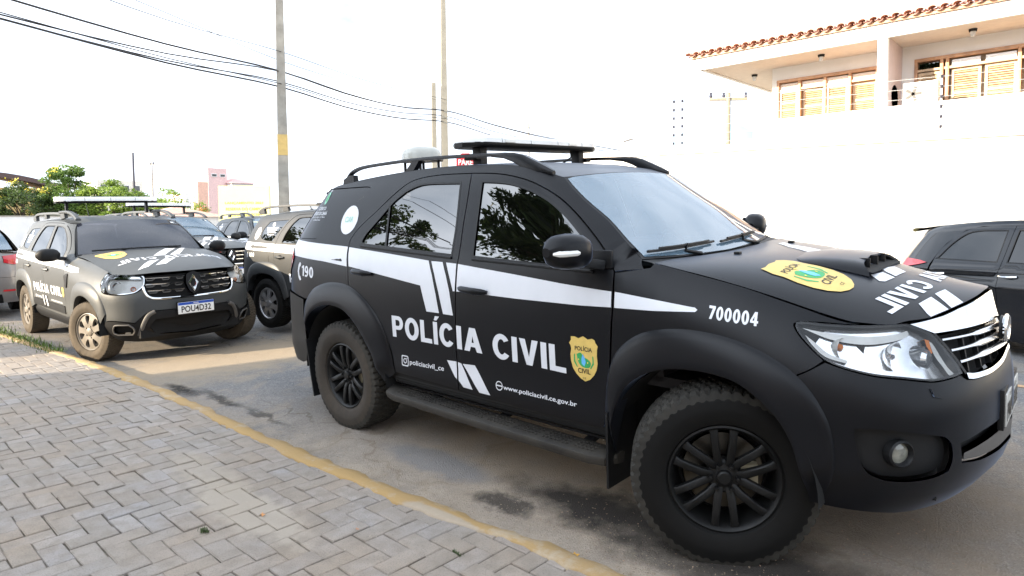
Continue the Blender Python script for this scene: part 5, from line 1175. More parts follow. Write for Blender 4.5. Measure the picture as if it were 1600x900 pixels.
    flare('rear_arch_flare', [(-.468, .80), (-.455, .862), (-.41, .925), (-.31, .996), (-.159, 1.040), (-.02, 1.052), (.112, 1.043), (.24, 1.002), (.353, .938), (.46, .845), (.53, .735), (.575, .60), (.60, .50)],
          [(-.452, .60), (-.435, .711), (-.36, .80), (-.27, .85), (-.17, .882), (-.05, .893), (.08, .878), (.18, .830), (.27, .757), (.345, .665), (.40, .590), (.435, .510), (.455, .417)], car, None)
    flare('front_arch_flare', [(2.212, .44), (2.228, .593), (2.245, .733), (2.285, .845), (2.350, .918), (2.436, .970), (2.542, .998), (2.66, 1.006), (2.78, .998), (2.90, .973), (3.02, .922), (3.11, .855), (3.175, .765), (3.213, .66), (3.222, .52), (3.195, .385)],
          [(2.268, .36), (2.272, .48), (2.296, .591), (2.35, .705), (2.43, .775), (2.51, .815), (2.60, .838), (2.70, .846), (2.80, .840), (2.88, .820), (2.96, .770), (3.03, .700), (3.075, .615), (3.10, .535), (3.125, .46), (3.165, .368)], car, None)
    # ---- rear bumper, tail, lamps -----------------------------------------
    UR = S.ur; mr_ = lambda L_: [(2*UR-a, b) for a, b in L_][::-1]
    half = poly([(-.47, .44), (-.475, .6), (-.485, .80), (-.475, .90)], [(-.475, .90), (-.57, .913), (-.75, .932), (-1.15, .934), (UR, .80)])
    low = [(UR, .42), (-1.1, .40), (-.60, .40), (-.47, .44)]
    a = Acc(); a.patch(S, half+mr_(half)+mr_(low)[0:4]+low[1:3], .08, off=.012); a.done('rear_bumper', M_wrap_rear, car)
    a = Acc(); tg = [(-1.16, .945), (UR, .945), (2*UR+1.16, .945), (2*UR+1.16, 1.28), (2*UR+1.16, 1.61), (UR, 1.64), (-1.16, 1.61), (-1.16, 1.28)]
    rg = [(-1.22, 1.30), (UR, 1.28), (2*UR+1.22, 1.30), (2*UR+1.24, 1.58), (UR, 1.60), (-1.24, 1.58)]
    a.patch(S, tg, .1, holes=[rg]); t_ = a.done('tailgate', M, car)
    a = Acc(); a.patch(S, rg, .1, off=-.006, thick=0); a.done('rear_window', M_tint, t_)
    for mi in (False, True):
        a = Acc(); a.patch(S, poly([(-.70, 1.215), (-.80, 1.26), (-1.1, 1.27)], [(-1.1, 1.27), (-1.12, 1.02)], [(-1.12, 1.02), (-.92, 1.03), (-.82, 1.07), (-.74, 1.15), (-.70, 1.215)]), .05, off=.008, mirror=mi); a.cur = 0; a.done('tail_lamp', M_red, car)
        a = Acc(); a.patch(S, inset(qg, .005), .08, off=-.004, thick=0, mirror=mi); qo = a.done('quarter_window', M_wrap, car)
        if not mi: qgR = qo
    # state crest and three lines of print on the quarter window
    a = Acc(); cy = [(-.50+.05*math.cos(t), 1.645+.047*math.sin(t)) for t in np.linspace(0, 2*math.pi, 17)[:-1]]
    a.patch(S, cy, .03, off=-.0025, thick=0); a.cur = 1; a.patch(S, [(-.50+.03*math.cos(t), 1.645+.03*math.sin(t)) for t in np.linspace(0, 2*math.pi, 9)[:-1]], .03, off=-.0015, thick=0)
    a.cur = 2; a.patch(S, [(-.545, 1.695), (-.455, 1.695), (-.475, 1.708), (-.50, 1.700), (-.525, 1.708)], .03, off=-.0025, thick=0)
    text_on(a, S, 'GOVERNO DO', [(-.62, 1.556), (-.40, 1.556), (-.62, 1.582), (-.40, 1.582)], -.0025, .015)
    text_on(a, S, 'ESTADO DO CEARÁ', [(-.70, 1.520), (-.34, 1.520), (-.70, 1.552), (-.34, 1.552)], -.0025, .02)
    text_on(a, S, 'Secretaria da Segurança Pública', [(-.70, 1.498), (-.36, 1.498), (-.70, 1.513), (-.36, 1.513)], -.0025, .0)
    text_on(a, S, 'e Defesa Social', [(-.62, 1.480), (-.44, 1.480), (-.62, 1.493), (-.44, 1.493)], -.0025, .0)
    a.done('state_crest', [M_teal, M_green, M_white], qgR)
    # ---- front: bumper, lamps, grille --------------------------------------
    hl_low = [(3.196, .921), (3.25, .903), (3.352, .878), (3.463, .864), (3.549, .852), (3.599, .850), (3.667, .853), (3.70, .858)]
    gl_low = [(3.741, .838), (3.80, .832), (3.927, .833), (4.054, .846), (4.165, .868), (UC, .885)]
    top = poly([(3.088, .862), (3.146, .892), (3.196, .921)], hl_low, [(3.70, .858), (3.741, .838)], gl_low)
    frn = poly([(3.165, .37), (3.155, .48), (3.13, .62), (3.10, .76), (3.088, .862)])
    bot = [(UC, .365), (4.0, .35), (3.8, .345), (3.5, .345), (3.165, .37)]
    half = frn[:-1]+top
    outl = half+mir(half)[1:]+mir(bot)[1:]+bot[1:-1]
    fogr = poly([(3.285, .690), (3.296, .60), (3.330, .53), (3.388, .500)], [(3.388, .500), (3.461, .493), (3.56, .498), (3.645, .515)], [(3.645, .515), (3.66, .56), (3.655, .62)], [(3.655, .62), (3.617, .652), (3.53, .672), (3.452, .685), (3.36, .695), (3.285, .690)])
    intk = [(3.70, .615), (3.85, .632), (4.05, .640), (UC, .642)]; il = [(UC, .500), (4.05, .502), (3.85, .515), (3.715, .535)]
    intake = intk+mir(intk)[1:]+mir(il)[1:]+il[1:]
    a = Acc(); a.patch(S, outl, .055, holes=[fogr, mir(fogr), intake]); bumper = a.done('front_bumper', M, car)
    a = Acc(); a.patch(S, intake, .08, off=-.045, thick=0); a.done('intake_mesh', M_dark, bumper)
    lowm = [(3.73, .545), (3.85, .530), (4.05, .518), (UC, .516)]; lowp = [(UC, .590), (4.05, .588), (3.87, .580), (3.73, .570)]
    a = Acc(); a.patch(S, lowm+mir(lowm)[1:]+mir(lowp)[1:]+lowp[1:], .06, off=-.004, thick=.03); a.done('intake_bar', M_greyplastic, bumper)
    for mi in (False, True):
        a = Acc(); a.patch(S, fogr, .05, off=-.035, thick=0, mirror=mi); a.done('fog_recess', M_plastic, bumper)
        P, Nn = normals(S, np.array([(3.452, .595)])); c = Vector(P[0]-Nn[0]*.025); nv = Vector(Nn[0]); nv = (nv+Vector((.35, 0, 0))).normalized()
        if mi: c.y *= -1; nv.y *= -1
        rot = nv.to_track_quat('Y', 'Z').to_matrix()
        mb = MB(); mb.lathe([(.054, -.02), (.052, .010), (.045, .016), (.039, .006), (.037, -.01)], 28)
        mb.v = [tuple(rot @ Vector(p)+c) for p in mb.v]; fo = mb.build('fog_lamp', M_plastic, bumper)
        mb = MB(); mb.lathe([(0, .004), (.02, .003), (.038, -.004)], 24); mb.v = [tuple(rot @ Vector(p)+c) for p in mb.v]; mb.build('fog_lens', M_foglens, fo)
        a = Acc(); tw = [(3.552, .832), (3.600, .825), (3.622, .815), (3.632, .800), (3.600, .796), (3.566, .804)]
        a.patch(S, tw, .04, off=.006, thick=.007, mirror=mi); a.done('washer_cover', M, bumper)
    # headlamps
    hl = poly([(3.094, 1.042), (3.092, 1.054), (3.100, 1.061), (3.13, 1.062)], [(3.13, 1.062), (3.206, 1.055), (3.317, 1.049), (3.402, 1.048), (3.484, 1.049)], [(3.484, 1.049), (3.54, 1.030), (3.592, 1.006)], [(3.592, 1.006), (3.640, .958), (3.690, .900), (3.712, .864)],
              [(3.712, .864), (3.667, .858), (3.599, .855), (3.549, .857), (3.463, .869), (3.352, .883), (3.25, .908), (3.194, .932), (3.149, .974), (3.113, 1.012), (3.094, 1.042)])
    for mi in (False, True):
        a = Acc(); a.patch(S, inset(hl, .002), .04, off=-.034, thick=0, mirror=mi); a.cur = 1
        a.patch(S, hl, .05, holes=[inset(hl, .007)], off=-.002, thick=.03, mirror=mi); lamp = a.done('headlamp', [M_reflect, M_plastic], car)
        a = Acc(); a.patch(S, hl, .04, off=.004, thick=.01, mirror=mi); a.done('headlamp_lens', M_lens, lamp)
        def at(u, z, dp):
            P, Nn = normals(S, np.array([(u, z)])); p = Vector(P[0]-Nn[0]*dp)
            if mi: p.y *= -1
            return p
        def cup_at(u, z, dp, prof, mat, nm, seg=24, d=(1, -.12, 0)):
            c = at(u, z, dp); d = Vector(d).normalized()
            if mi: d.y *= -1
            rot = d.to_track_quat('Y', 'Z').to_matrix(); mb = MB(); mb.lathe(prof, seg)
            mb.v = [tuple(rot @ Vector(p)+c) for p in mb.v]; return mb.build(nm, mat, lamp)
        cup_at(3.575, .935, .040, [(0, .02), (.02, .024), (.036, .018), (.044, 0), (.050, .004), (.052, -.01), (.05, -.05)], M_reflect, 'projector_lamp')
        cup_at(3.43, .955, .036, [(.012, -.02), (.03, -.012), (.047, .004), (.056, .024)], M_reflect, 'high_beam_bowl')
        cup_at(3.43, .955, .038, [(0, .022), (.008, .018), (.010, 0)], M_satinmetal, 'high_beam_bulb', 12)
        cup_at(3.25, .985, .034, [(.006, -.03), (.02, -.02), (.032, -.004), (.038, .012)], M_lampwhite, 'turn_signal_bowl')
        cup_at(3.25, .985, .03, [(0, .018), (.012, .012), (.014, -.01)], M_amber, 'turn_signal_bulb', 14)
        a = Acc(); a.patch(S, poly([(3.12, 1.045), (3.2, 1.032), (3.34, 1.018), (3.44, 1.02), (3.5, 1.03)], [(3.5, 1.03), (3.5, 1.012), (3.44, .997), (3.34, .99), (3.22, 1.008), (3.12, 1.045)]), .05, off=-.02, thick=.03, mirror=mi)
        a.patch(S, poly([(3.13, 1.02), (3.155, .985), (3.20, .945), (3.27, .925)], [(3.27, .925), (3.27, .935), (3.21, .957), (3.17, .99), (3.13, 1.02)]), .05, off=-.015, thick=.03, mirror=mi)
        a.done('lamp_trim', M_lampwhite, lamp)
        a = Acc(); a.patch(S, poly([(3.585, .985), (3.605, .97), (3.65, .90), (3.685, .868)], [(3.685, .868), (3.66, .866), (3.63, .90), (3.60, .94), (3.585, .985)]), .05, off=-.012, thick=.03, mirror=mi); a.done('lamp_side_strip', M_lampwhite, lamp)
        a = Acc(); a.patch(S, [(3.565, .995), (3.587, .988), (3.60, .95), (3.59, .945), (3.572, .97)], .05, off=-.013, thick=.02, mirror=mi); a.done('side_marker', M_amber, lamp)
    # grille
    ga = [(3.600, 1.003), (3.696, 1.001), (3.83, 1.001), (4.006, 1.003), (UC, 1.003)]
    gb = [(UC, .893), (4.165, .876), (4.054, .854), (3.927, .841), (3.80, .840), (3.745, .846)]
    gs = [(3.745, .846), (3.70, .888), (3.65, .942), (3.600, 1.003)]
    gh = poly(ga[::1])+mir(ga)[1:]+mir(gs)[1:]+mir(gb)[1:]+gb[1:]+gs[1:-1]
    a = Acc(); a.patch(S, gh, .06, off=-.05, thick=0); gr = a.done('grille', M_dark, car)
    def bar_on(u0, u1, za, zb, h0, h1, off, mat, nm, n=24):
        mb = MB(); rows = []
        for k in range(n+1):
            u = u0+(u1-u0)*k/n; f = abs(u-UC)/(UC-3.6); zc = za*(1-f*f)+zb*f*f; hh = (h0 if abs(u-UC) < .34 else (h1 if abs(u-UC) > .40 else h1+(h0-h1)*(.40-abs(u-UC))/.06))
            pr = []
            for dz, o in ((hh, -.03), (hh, -.004), (hh*.8, .002), (hh*.2, .006), (-hh*.6, .006), (-hh, .0), (-hh, -.03)):
                P, Nn = normals(S, np.array([(u, zc+dz)])); pr.append(tuple(P[0]+Nn[0]*(o+off)))
            rows.append(pr)
        mb.grid(rows); return mb.build(nm, mat, gr, angle=50)
    for za, zb, du in ((.981, .983, .035), (.945, .942, .075), (.908, .897, .115)):
        bar_on(3.605+du, 2*UC-3.605-du, za, zb, .0115, .006, -.006, M_satinmetal, 'grille_bar')
    lowg = [(3.745, .842), (3.80, .836), (3.927, .837), (4.054, .850), (4.165, .872), (UC, .889)]; upg = [(UC, .903), (4.165, .888), (4.054, .866), (3.927, .853), (3.80, .854), (3.735, .862)]
    a = Acc(); a.patch(S, poly(lowg)+mir(poly(lowg))[1:]+mir(poly(upg))[1:]+poly(upg)[1:], .05, off=.006, thick=.02); a.done('grille_frame', M_chrome, gr)
    for sgn in (1, -1):
        L_ = [(3.592, 1.006), (3.640, .958), (3.690, .900), (3.728, .858), (3.738, .862), (3.70, .906), (3.650, .963), (3.602, 1.008)]
        if sgn < 0: L_ = mir(L_)
        a = Acc(); a.patch(S, L_, .05, off=.005, thick=.02); a.done('grille_side_frame', M_plastic, gr)
    # vertical dark ribs behind the bars
    for u in np.linspace(3.80, 2*UC-3.80, 9):
        f = 1; P, Nn = normals(S, np.array([(u, .86), (u, .99)])); mb = MB(); mb.bar(P[0]-Nn[0]*.03, P[1]-Nn[1]*.03, .006, .02, tuple(Nn[0])); mb.build('grille_rib', M_plastic, gr)
    # chrome nose piece between hood edge and grille
    ca = [(3.498, 1.046), (3.60, 1.008), (3.70, 1.0075), (3.83, 1.0075), (4.006, 1.009), (UC, 1.010)]
    cb_ = [(UC, 1.124), (4.17, 1.120), (4.08, 1.115), (3.96, 1.103), (3.87, 1.093), (3.76, 1.081), (3.66, 1.064), (3.58, 1.055), (3.498, 1.049)]
    a = Acc(); a.patch(S, ca+mir(ca)[1:]+mir(cb_)[1:]+cb_[1:-1], .04, off=.004, thick=.02); a.done('chrome_nose', M_chrome, car)
    # ringed oval emblem
    P, Nn = normals(S, np.array([(UC, .962)])); c = P[0]+Nn[0]*.018
    em = MB()
    def ring(cy, cz, ry, rz, r, tilt=0, n=36):
        em.tube([(c[0]-(cz)*.28, cy+ry*math.cos(t), c[2]+cz+rz*math.sin(t)) for t in np.linspace(0, 2*math.pi, n+1)], r, 8, caps=False)
    ring(0, 0, .074, .051, .008); ring(0, .002, .026, .045, .006); ring(0, .022, .052, .022, .006)
    em.build('oval_emblem', M_chrome, car)
    mb = MB(); mb.lathe([(0, -.008), (.068, -.008), (.072, -.02)], 32, 'x', (c[0], 0, c[2])); mb.v = [(x, y, c[2]+(z-c[2])*.7) for x, y, z in mb.v]; mb.build('emblem_backing', M_plastic, car)
    # number plate
    px, pz = 3.662, .672; mb = MB(); mb.box((px-.008, 0, pz), (.022, .44, .165)); pf = mb.build('plate_holder', M_plastic, car, bevel=.004)
    mb = MB(); mb.box((px+.006, 0, pz-.004), (.006, .40, .13)); pl = mb.build('number_plate', M_plate, pf, bevel=.002)
    fnp = plane_fn((px+.0095, 0, pz), (0, 1, 0), (0, 0, 1)); a = Acc(); text_on(a, fnp, 'PMI·5908', [(-.18, -.055), (.18, -.055), (-.18, .022), (.18, .022)], .001, .03); text_on(a, fnp, 'CE - FORTALEZA', [(-.12, .038), (.12, .038), (-.12, .052), (.12, .052)], .001, .02); a.done('plate_lettering', M_ink, pl)
    # ---- hood --------------------------------------------------------------
    hs = [(float(q_[0]), float(-q_[1])-.0035) for q_ in S(np.array(top_e))]+[(3.345, .588), (3.387, .527), (3.448, .448), (3.495, .348), (3.533, .25), (3.562, .14), (3.575, 0)]
    hh = spline(hs, 4); outl = hh+[(a_, -b_) for a_, b_ in hh[::-1][1:]]+[(2.445, -.5), (2.462, -.2), (2.468, 0), (2.462, .2), (2.445, .5)]
    a = Acc(centre=(3, 0, .5)); a.patch(suv_hood, outl, .05); hood = a.done('hood', M, car)
    def hv(*ps, name='white_stripe'):
        a = Acc(centre=(3, 0, .5))
        for p in ps: a.patch(suv_hood, p, .05, off=.002, thick=0)
        return a.done(name, M_white, hood)
    hv([(2.573, .348), (2.717, .116), (2.908, -.083), (3.05, -.16), (3.06, .0), (2.89, .103), (2.675, .266), (2.575, .43)], [(2.90, .12), (2.887, .31), (3.08, .20), (3.085, .02)])
    hv([(3.192, -.254), (3.218, -.163), (3.272, -.195), (3.255, -.285), (3.237, -.300)], [(3.196, -.10), (3.222, .03), (3.282, -.04), (3.270, -.172), (3.228, -.140)])
    hv([(3.398, -.388), (3.424, -.296), (3.493, -.352), (3.450, -.445), (3.436, -.435)], [(3.430, -.255), (3.452, -.175), (3.528, -.262), (3.500, -.335)])
    a = Acc(centre=(3, 0, .5)); 
    word(a, suv_hood, 'POLÍCIA CIVIL', (.53, -.53), (3.345, 3.345), -.088, swap=True, arc=lambda q: (q[0]+.075-.30*q[1]**2, q[1])); a.done('mirrored_lettering', M_white, hood)
    sho = [(2.835, -.558), (2.842, -.526), (2.835, -.470), (2.842, -.415), (2.835, -.385), (2.86, -.352), (2.895, -.335), (2.94, -.338), (3.0, -.330), (3.06, -.335), (3.11, -.352), (3.15, -.385), (3.172, -.425), (3.178, -.455), (3.172, -.49), (3.15, -.53), (3.11, -.562), (3.06, -.582), (3.0, -.588), (2.94, -.578), (2.895, -.58), (2.86, -.567)]
    shield(hood, suv_hood, sho, (3.0, -.459), (0, .125), (-.165, 0))
    # scoop
    sc_ = MB(); rows = []
    for x, hw_, h in ((2.88, .29, .0), (2.93, .295, .012), (3.0, .295, .025), (3.07, .290, .035), (3.13, .280, .041), (3.165, .275, .041)):
        zb = lambda y: float(suv_hood((x, y))[2])
        rows.append([(x+dx, y-.02, zb(y-.02)+hz) for y, hz, dx in ((-hw_, -.004, .035), (-hw_+.015, h*.35, .025), (-hw_+.05, h*.85, .0), (-hw_+.09, h, -.012), (0, h+.004, -.03), (hw_-.09, h, -.012), (hw_-.05, h*.85, 0), (hw_-.015, h*.35, .025), (hw_, -.004, .035))])
    sc_.grid(rows); inn = [[(p[0]-.004, p[1]*.955-.001, p[2]-.008 if abs(p[1]+.02) < .28 else p[2]) for p in rows[-1]], [(p[0]-.16, p[1]*.9, p[2]-.012 if abs(p[1]+.02) < .28 else p[2]) for p in rows[-1]]]
    sc_.grid([rows[-1], inn[0]]); so_ = sc_.build('hood_scoop', M, hood, angle=45)
    sm2 = MB(); sm2.grid(inn); sm2.add([inn[1][i] for i in range(9)], [tuple(range(9))])
    sm2.add([(3.0, -.28, 1.242), (3.0, .24, 1.242), (3.21, .24, 1.208), (3.21, -.28, 1.208)], [(0, 1, 2, 3)]); sm2.build('scoop_opening', M_dark, so_)
    for y in (-.15, -.02, .11):
        mb = MB(); mb.box((3.14, y, 1.232), (.05, .006, .05)); mb.build('scoop_fin', M_plastic, so_)
    for y in (-.30, .42):
        mb = MB(); z = float(suv_hood((2.62, y))[2]); mb.box((2.62, y, z+.006), (.03, .03, .014)); mb.build('washer_jet', M_plastic, hood, bevel=.004)
    # ---- windscreen, roof ----------------------------------------------------
    _we = np.array(spline(ws[1:], 3)); _P = S(_we); WE = Sp((_we[:, 1]-_we[0, 1])/(_we[-1, 1]-_we[0, 1]), _P)
    def wsf(p):
        p = np.asarray(p, float); v, t = p[..., 0], p[..., 1]; a_ = np.abs(v)
        E = WE(np.clip(t, 0, 1)); f = a_**2.3; b_ = .016*np.sin(np.pi*np.clip(t, 0, 1))
        cx_ = 2.435*(1-t)+1.868*t+b_*.8; cz_ = 1.268*(1-t)+1.716*t+b_*1.2
        return np.stack([cx_*(1-f)+E[..., 0]*f, -E[..., 1]*v*(1+.0*t), cz_*(1-f)+E[..., 2]*f], -1)
    wo = [(-.972, .02), (0, .0), (.972, .02), (.972, .97), (.9, .985), (0, .99), (-.9, .985), (-.972, .97)]
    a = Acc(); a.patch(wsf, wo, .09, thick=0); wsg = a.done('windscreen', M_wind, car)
    a = Acc(); a.patch(wsf, [(-1.0, 0), (0, 0), (1.0, 0), (1.0, 1.0), (0, 1.0), (-1.0, 1.0)], .09, holes=[[(p[0]*.99, .012+p[1]*.975) for p in wo]], off=-.002, thick=.012); a.done('windscreen_trim', M_plastic, wsg)
    a = Acc(); a.patch(wsf, [(-.12, .99), (.12, .99), (.09, .80), (-.09, .80)], .05, off=-.012, thick=0); a.done('mirror_patch', M_dash, wsg)
    # interior mirror
    mb = MB(); mb.box((1.93, 0, 1.60), (.04, .24, .07)); mb.build('interior_mirror', M_plastic, car, bevel=.012)
    rc_ = Sp([-.7, -.3, 0, 1.2, 1.6, 1.9], [.018, .018, .018, .018, .020, .020])
    def roof(p):
        p = np.asarray(p, float); s_, v = p[..., 0], p[..., 1]; a_ = np.minimum(np.abs(v), 1)
        x1 = 1.872-.074*a_**2.2; u = -.95+s_*(x1+.95)
        P = S(np.stack([u, GUT(u)-.001], -1)); x = P[..., 0]; y = -P[..., 1]*v
        z = GUT(u)+rc_(x)*(1-a_**2.6)
        return np.stack([x, y, z], -1)
    a = Acc(centre=(.5, 0, .5)); ro = [(0, -1), (0, -.5), (0, 0), (0, .5), (0, 1), (.4, 1), (1, 1), (1.0, .95), (1, .9), (1, .5), (1, 0), (1, -.5), (1, -.9), (1, -.95), (1, -1), (.4, -1)]
    a.patch(roof, densify(ro, .03), .06, thick=.02); roofo = a.done('roof', M, car)
    mb = MB(); rows = []
    for v in np.linspace(-.93, .93, 15):
        P = roof(np.array([(0.03, v)]))[0]; rows.append([(P[0]+.02, P[1], P[2]-.01), (P[0]+.0, P[1], P[2]+.014), (P[0]-.11, P[1]*.98, P[2]+.010), (P[0]-.125, P[1]*.98, P[2]-.004), (P[0]-.10, P[1]*.98, P[2]-.016), (P[0]+.02, P[1], P[2]-.03)])
    mb.grid(rows); mb.add(rows[0], [tuple(range(6))]); mb.add(rows[-1], [tuple(range(6))]); mb.build('roof_spoiler', M, car, angle=50)
    # cowl, wipers
    a = Acc(); mb = MB(); rows = []
    for y in np.linspace(-.76, .76, 21):
        f = abs(y)/.76; rows.append([(2.42-.085*f**2.4, y, 1.262+.022*f*f), (2.445-.03*f, y, 1.258+.012*f*f), (2.47, y, 1.240+.004*f)])
    mb.grid(rows); mb.build('cowl_panel', M_plastic, car)
    def wiper(y0, x0, y1, t1, y2, t2):
        w_ = MB(); P = lambda v, t, o: Vector(wsf(np.array([(v/.70, t)]))[0])+Vector((.5, 0, .8)).normalized()*o
        w_.tube([Vector((x0, y0, 1.272)), Vector((x0-.03, y0+(y1-y0)*.3, 1.295)), P((y1+y2)/2, (t1+t2)/2, .035)], [.011, .008, .006], 8)
        o = w_.build('wiper', M_plastic, car)
        b = MB(); pts = [P(y1+(y2-y1)*k/8, t1+(t2-t1)*k/8, .014) for k in range(9)]
        b.tube(pts, .007, 6); pts2 = [p+Vector((.5, 0, .8)).normalized()*.014 for p in pts[1:-1]]; b.tube(pts2, .0075, 6, flat=.7); b.build('wiper_blade', M_plastic, o)
    wiper(-.30, 2.43, -.66, .045, -.10, .075)
    wiper(.42, 2.43, -.03, .065, .50, .085)
    # ---- mirrors -------------------------------------------------------------
    for mi in (1, -1):
        mb = MB(); rows = []
        for k in range(9):
            t = -1+2*k/8; f = max(.08, (1-abs(t)**3.0))**.5
            cy = -1.045-.118*t; hz = .082*f*(1-.10*(t > 0)*t); hx = .070*f
            cx = 2.145-.025*t; cz = 1.338+.004*t
            rows.append([(cx+hx*c_*(1.25 if c_ > 0 else .75), mi*cy, cz+hz*s_) for c_, s_ in ((math.copysign(abs(math.cos(a_))**.7, math.cos(a_)), math.copysign(abs(math.sin(a_))**.75, math.sin(a_))) for a_ in np.linspace(0, 2*math.pi, 17)[:-1])])
        mb.grid(rows, close=True); mb.add(rows[0], [tuple(range(16))]); mb.add(rows[-1], [tuple(range(16))])
        mh = mb.build('door_mirror', M, car, angle=60)
        mb = MB(); mb.bar((2.19, mi*-.86, 1.262), (2.165, mi*-.97, 1.285), .10, .045); mb.bar((2.20, mi*-.845, 1.245), (2.20, mi*-.845, 1.33), .12, .02, (0, 1, 0)); mb.build('mirror_arm', M_plastic, mh, bevel=.008)
        mb = MB(); pts = [(2.145-.025*t+.081*max(.08, (1-abs(t)**3))**.5*1.02, mi*(-1.045-.118*t), 1.335) for t in np.linspace(.05, .93, 8)]
        mb.tube(pts, [.007]+[.014]*6+[.006], 8, flat=1.0); mb.build('mirror_turn_signal', M_lampwhite, mh)
        mb = MB(); mb.box((2.108, mi*-1.035, 1.338), (.006, .155, .11)); mb.build('mirror_glass', M_chrome, mh, bevel=.002)
    # ---- roof rails, light bar, dome -------------------------------------------
    for mi in (1, -1):
        mb = MB()
        prof = Sp([0, .12, .3, .55, .85, 1.2, 1.45, 1.55], [1.790, 1.832, 1.842, 1.855, 1.862, 1.852, 1.836, 1.828]); pp = []
        y = -.615*mi
        pts = [(-.22, 1.770), (-.165, 1.812), (-.09, 1.838), (.02, 1.852), (.25, 1.860), (.5, 1.864), (.8, 1.862), (1.19, 1.849), (1.38, 1.838), (1.46, 1.834)]
        sp_ = spline(pts, 4); rows = []
        for i, (x, z) in enumerate(sp_):
            hw2 = .018; hz = .0105; rows.append([(x, y+a_*hw2, z+b_*hz) for a_, b_ in ((-1, -1), (-1.1, 0), (-.7, 1), (.7, 1), (1.1, 0), (1, -1))])
        mb.grid(rows, close=True)
        # broad front foot
        rows = []
        for x, zt_, zb, hw2 in ((1.30, 1.853, 1.830, .021), (1.40, 1.850, 1.815, .022), (1.47, 1.842, 1.790, .024), (1.54, 1.826, 1.755, .026), (1.62, 1.790, 1.735, .027), (1.69, 1.757, 1.722, .024), (1.745, 1.728, 1.705, .012)):
            rows.append([(x, y+a_*hw2, zb+(zt_-zb)*b_) for a_, b_ in ((-1, 0), (-1.1, .6), (-.6, 1), (.6, 1), (1.1, .6), (1, 0))])
        mb.grid(rows, close=True); mb.add(rows[0], [tuple(range(6))]); mb.add(rows[-1], [tuple(range(6))])
        # middle and rear feet
        mb.prism([(.44, y-.017, 1.752), (.54, y-.017, 1.760), (.64, y-.017, 1.856), (.57, y-.017, 1.856)], (0, .04, 0))
        mb.prism([(-.26, y-.02, 1.705), (-.10, y-.02, 1.712), (-.11, y-.02, 1.80), (-.17, y-.02, 1.80), (-.235, y-.02, 1.775)], (0, .04, 0))
        mb.build('roof_rail', M_wrap, car, angle=45)
    bx = 1.05
    lb = MB()
    rows = []
    for k in range(25):
        t = -1+2*k/24; y = t*.66; e = (1-max(0, (abs(t)-.80)/.20)**2.2*.75)
        rows.append([(bx+hx*.135*e, y, 1.925+hz) for hx, hz in ((-.9, -.020), (-1, -.006), (-1, .008), (1, .008), (1, -.006), (.9, -.020))])
    lb.grid(rows, close=True); lb.add(rows[0], [tuple(range(6))]); lb.add(rows[-1], [tuple(range(6))]); lbo = lb.build('light_bar', M_plastic, car, angle=50)
    edges_ = [-1, -.62, -.21, .21, .62, 1]
    for i in range(5):
        a0, a1 = edges_[i]+.006, edges_[i+1]-.006; mb = MB(); rows = []
        for t in np.linspace(a0, a1, 7):
            e = (1-max(0, (abs(t)-.80)/.20)**2.2*.75); y = t*.66; hh_ = .050*(1-max(0, (abs(t)-.86)/.14)**2*.6)
            rows.append([(bx+hx*.132*e, y, 1.931+hz*hh_) for hx, hz in ((-1, 0), (-.98, .55), (-.80, .9), (-.4, 1), (.4, 1), (.80, .9), (.98, .55), (1, 0))])
        mb.grid(rows); mb.add(rows[0], [tuple(range(8))]); mb.add(rows[-1], [tuple(range(8))]); mb.build('lamp_cover', M_barcover, lbo, angle=40)
    mb = MB(); mb.box((bx+.132, -.34, 1.944), (.012, .09, .016)); mb.box((bx+.132, .3, 1.944), (.012, .09, .016)); mb.build('corner_lamp', M_lampwhite, lbo)
    for y in (-.50, .50):
        mb = MB(); mb.box((bx+.02, y, 1.848), (.07, .06, .15)); mb.box((bx+.02, y*1.12, 1.845), (.11, .05, .03)); mb.build('bar_bracket', M_plastic, lbo, bevel=.006)
    mb = MB(); mb.tube([(bx+.05, .38, 1.91), (bx+.06, .37, 1.86), (bx+.02, .30, 1.81)], .006, 6); mb.build('bar_cable', M_plastic, lbo)
    dm = MB(); dc = (-.36, .22, 0)
    dm.lathe([(0, 2.055), (.06, 2.052), (.12, 2.042), (.155, 2.018), (.168, 1.985), (.172, 1.945)], 40, 'z', dc); dome = dm.build('roof_dome', M_dome, car)
    mb = MB(); mb.lathe([(0, 1.945), (.182, 1.945), (.187, 1.935), (.182, 1.925), (0, 1.925)], 40, 'z', dc)
    for a_, b_ in ((-.10, -.10), (.10, -.10), (.10, .10), (-.10, .10)): mb.tube([(dc[0]+a_, dc[1]+b_, 1.73), (dc[0]+a_, dc[1]+b_, 1.93)], .012, 6)
    mb.build('dome_base', M_plastic, dome)
    # ---- step, sills, flaps, underbody -------------------------------------------
    for mi in (1, -1):
        mb = MB(); rows = []
        for x, w_, dz in ((.50, .05, .012), (.54, .125, .004), (.62, .145, 0), (1.4, .15, -.012), (2.15, .145, -.024), (2.23, .12, -.025), (2.26, .05, -.028)):
            y1 = -.80-w_; z = .385+dz
            rows.append([(x, mi*p, q) for p, q in ((-.78, z-.01), (-.80, z+.003), (y1+.02, z+.002), (y1+.004, z-.006), (y1, z-.024), (y1+.012, z-.05), (-.80, z-.055))])
        mb.grid(rows, close=True); mb.add(rows[0], [tuple(range(7))]); mb.add(rows[-1], [tuple(range(7))])
        st = mb.build('side_step', M_wrap_rear, car, angle=40)
        mb = MB()
        for i in range(62):
            x = .62+i*.025
            for j in range(4 if i % 8 else 0):
                z = .389-.012*(x-.62)/.75; mb.box((x, mi*(-.823-.027*j), z), (.012, .012, .004))
        tr = mb.build('step_tread', M_wrap_rear, st, smooth=False, fix=False); tr['kind'] = 'stuff'
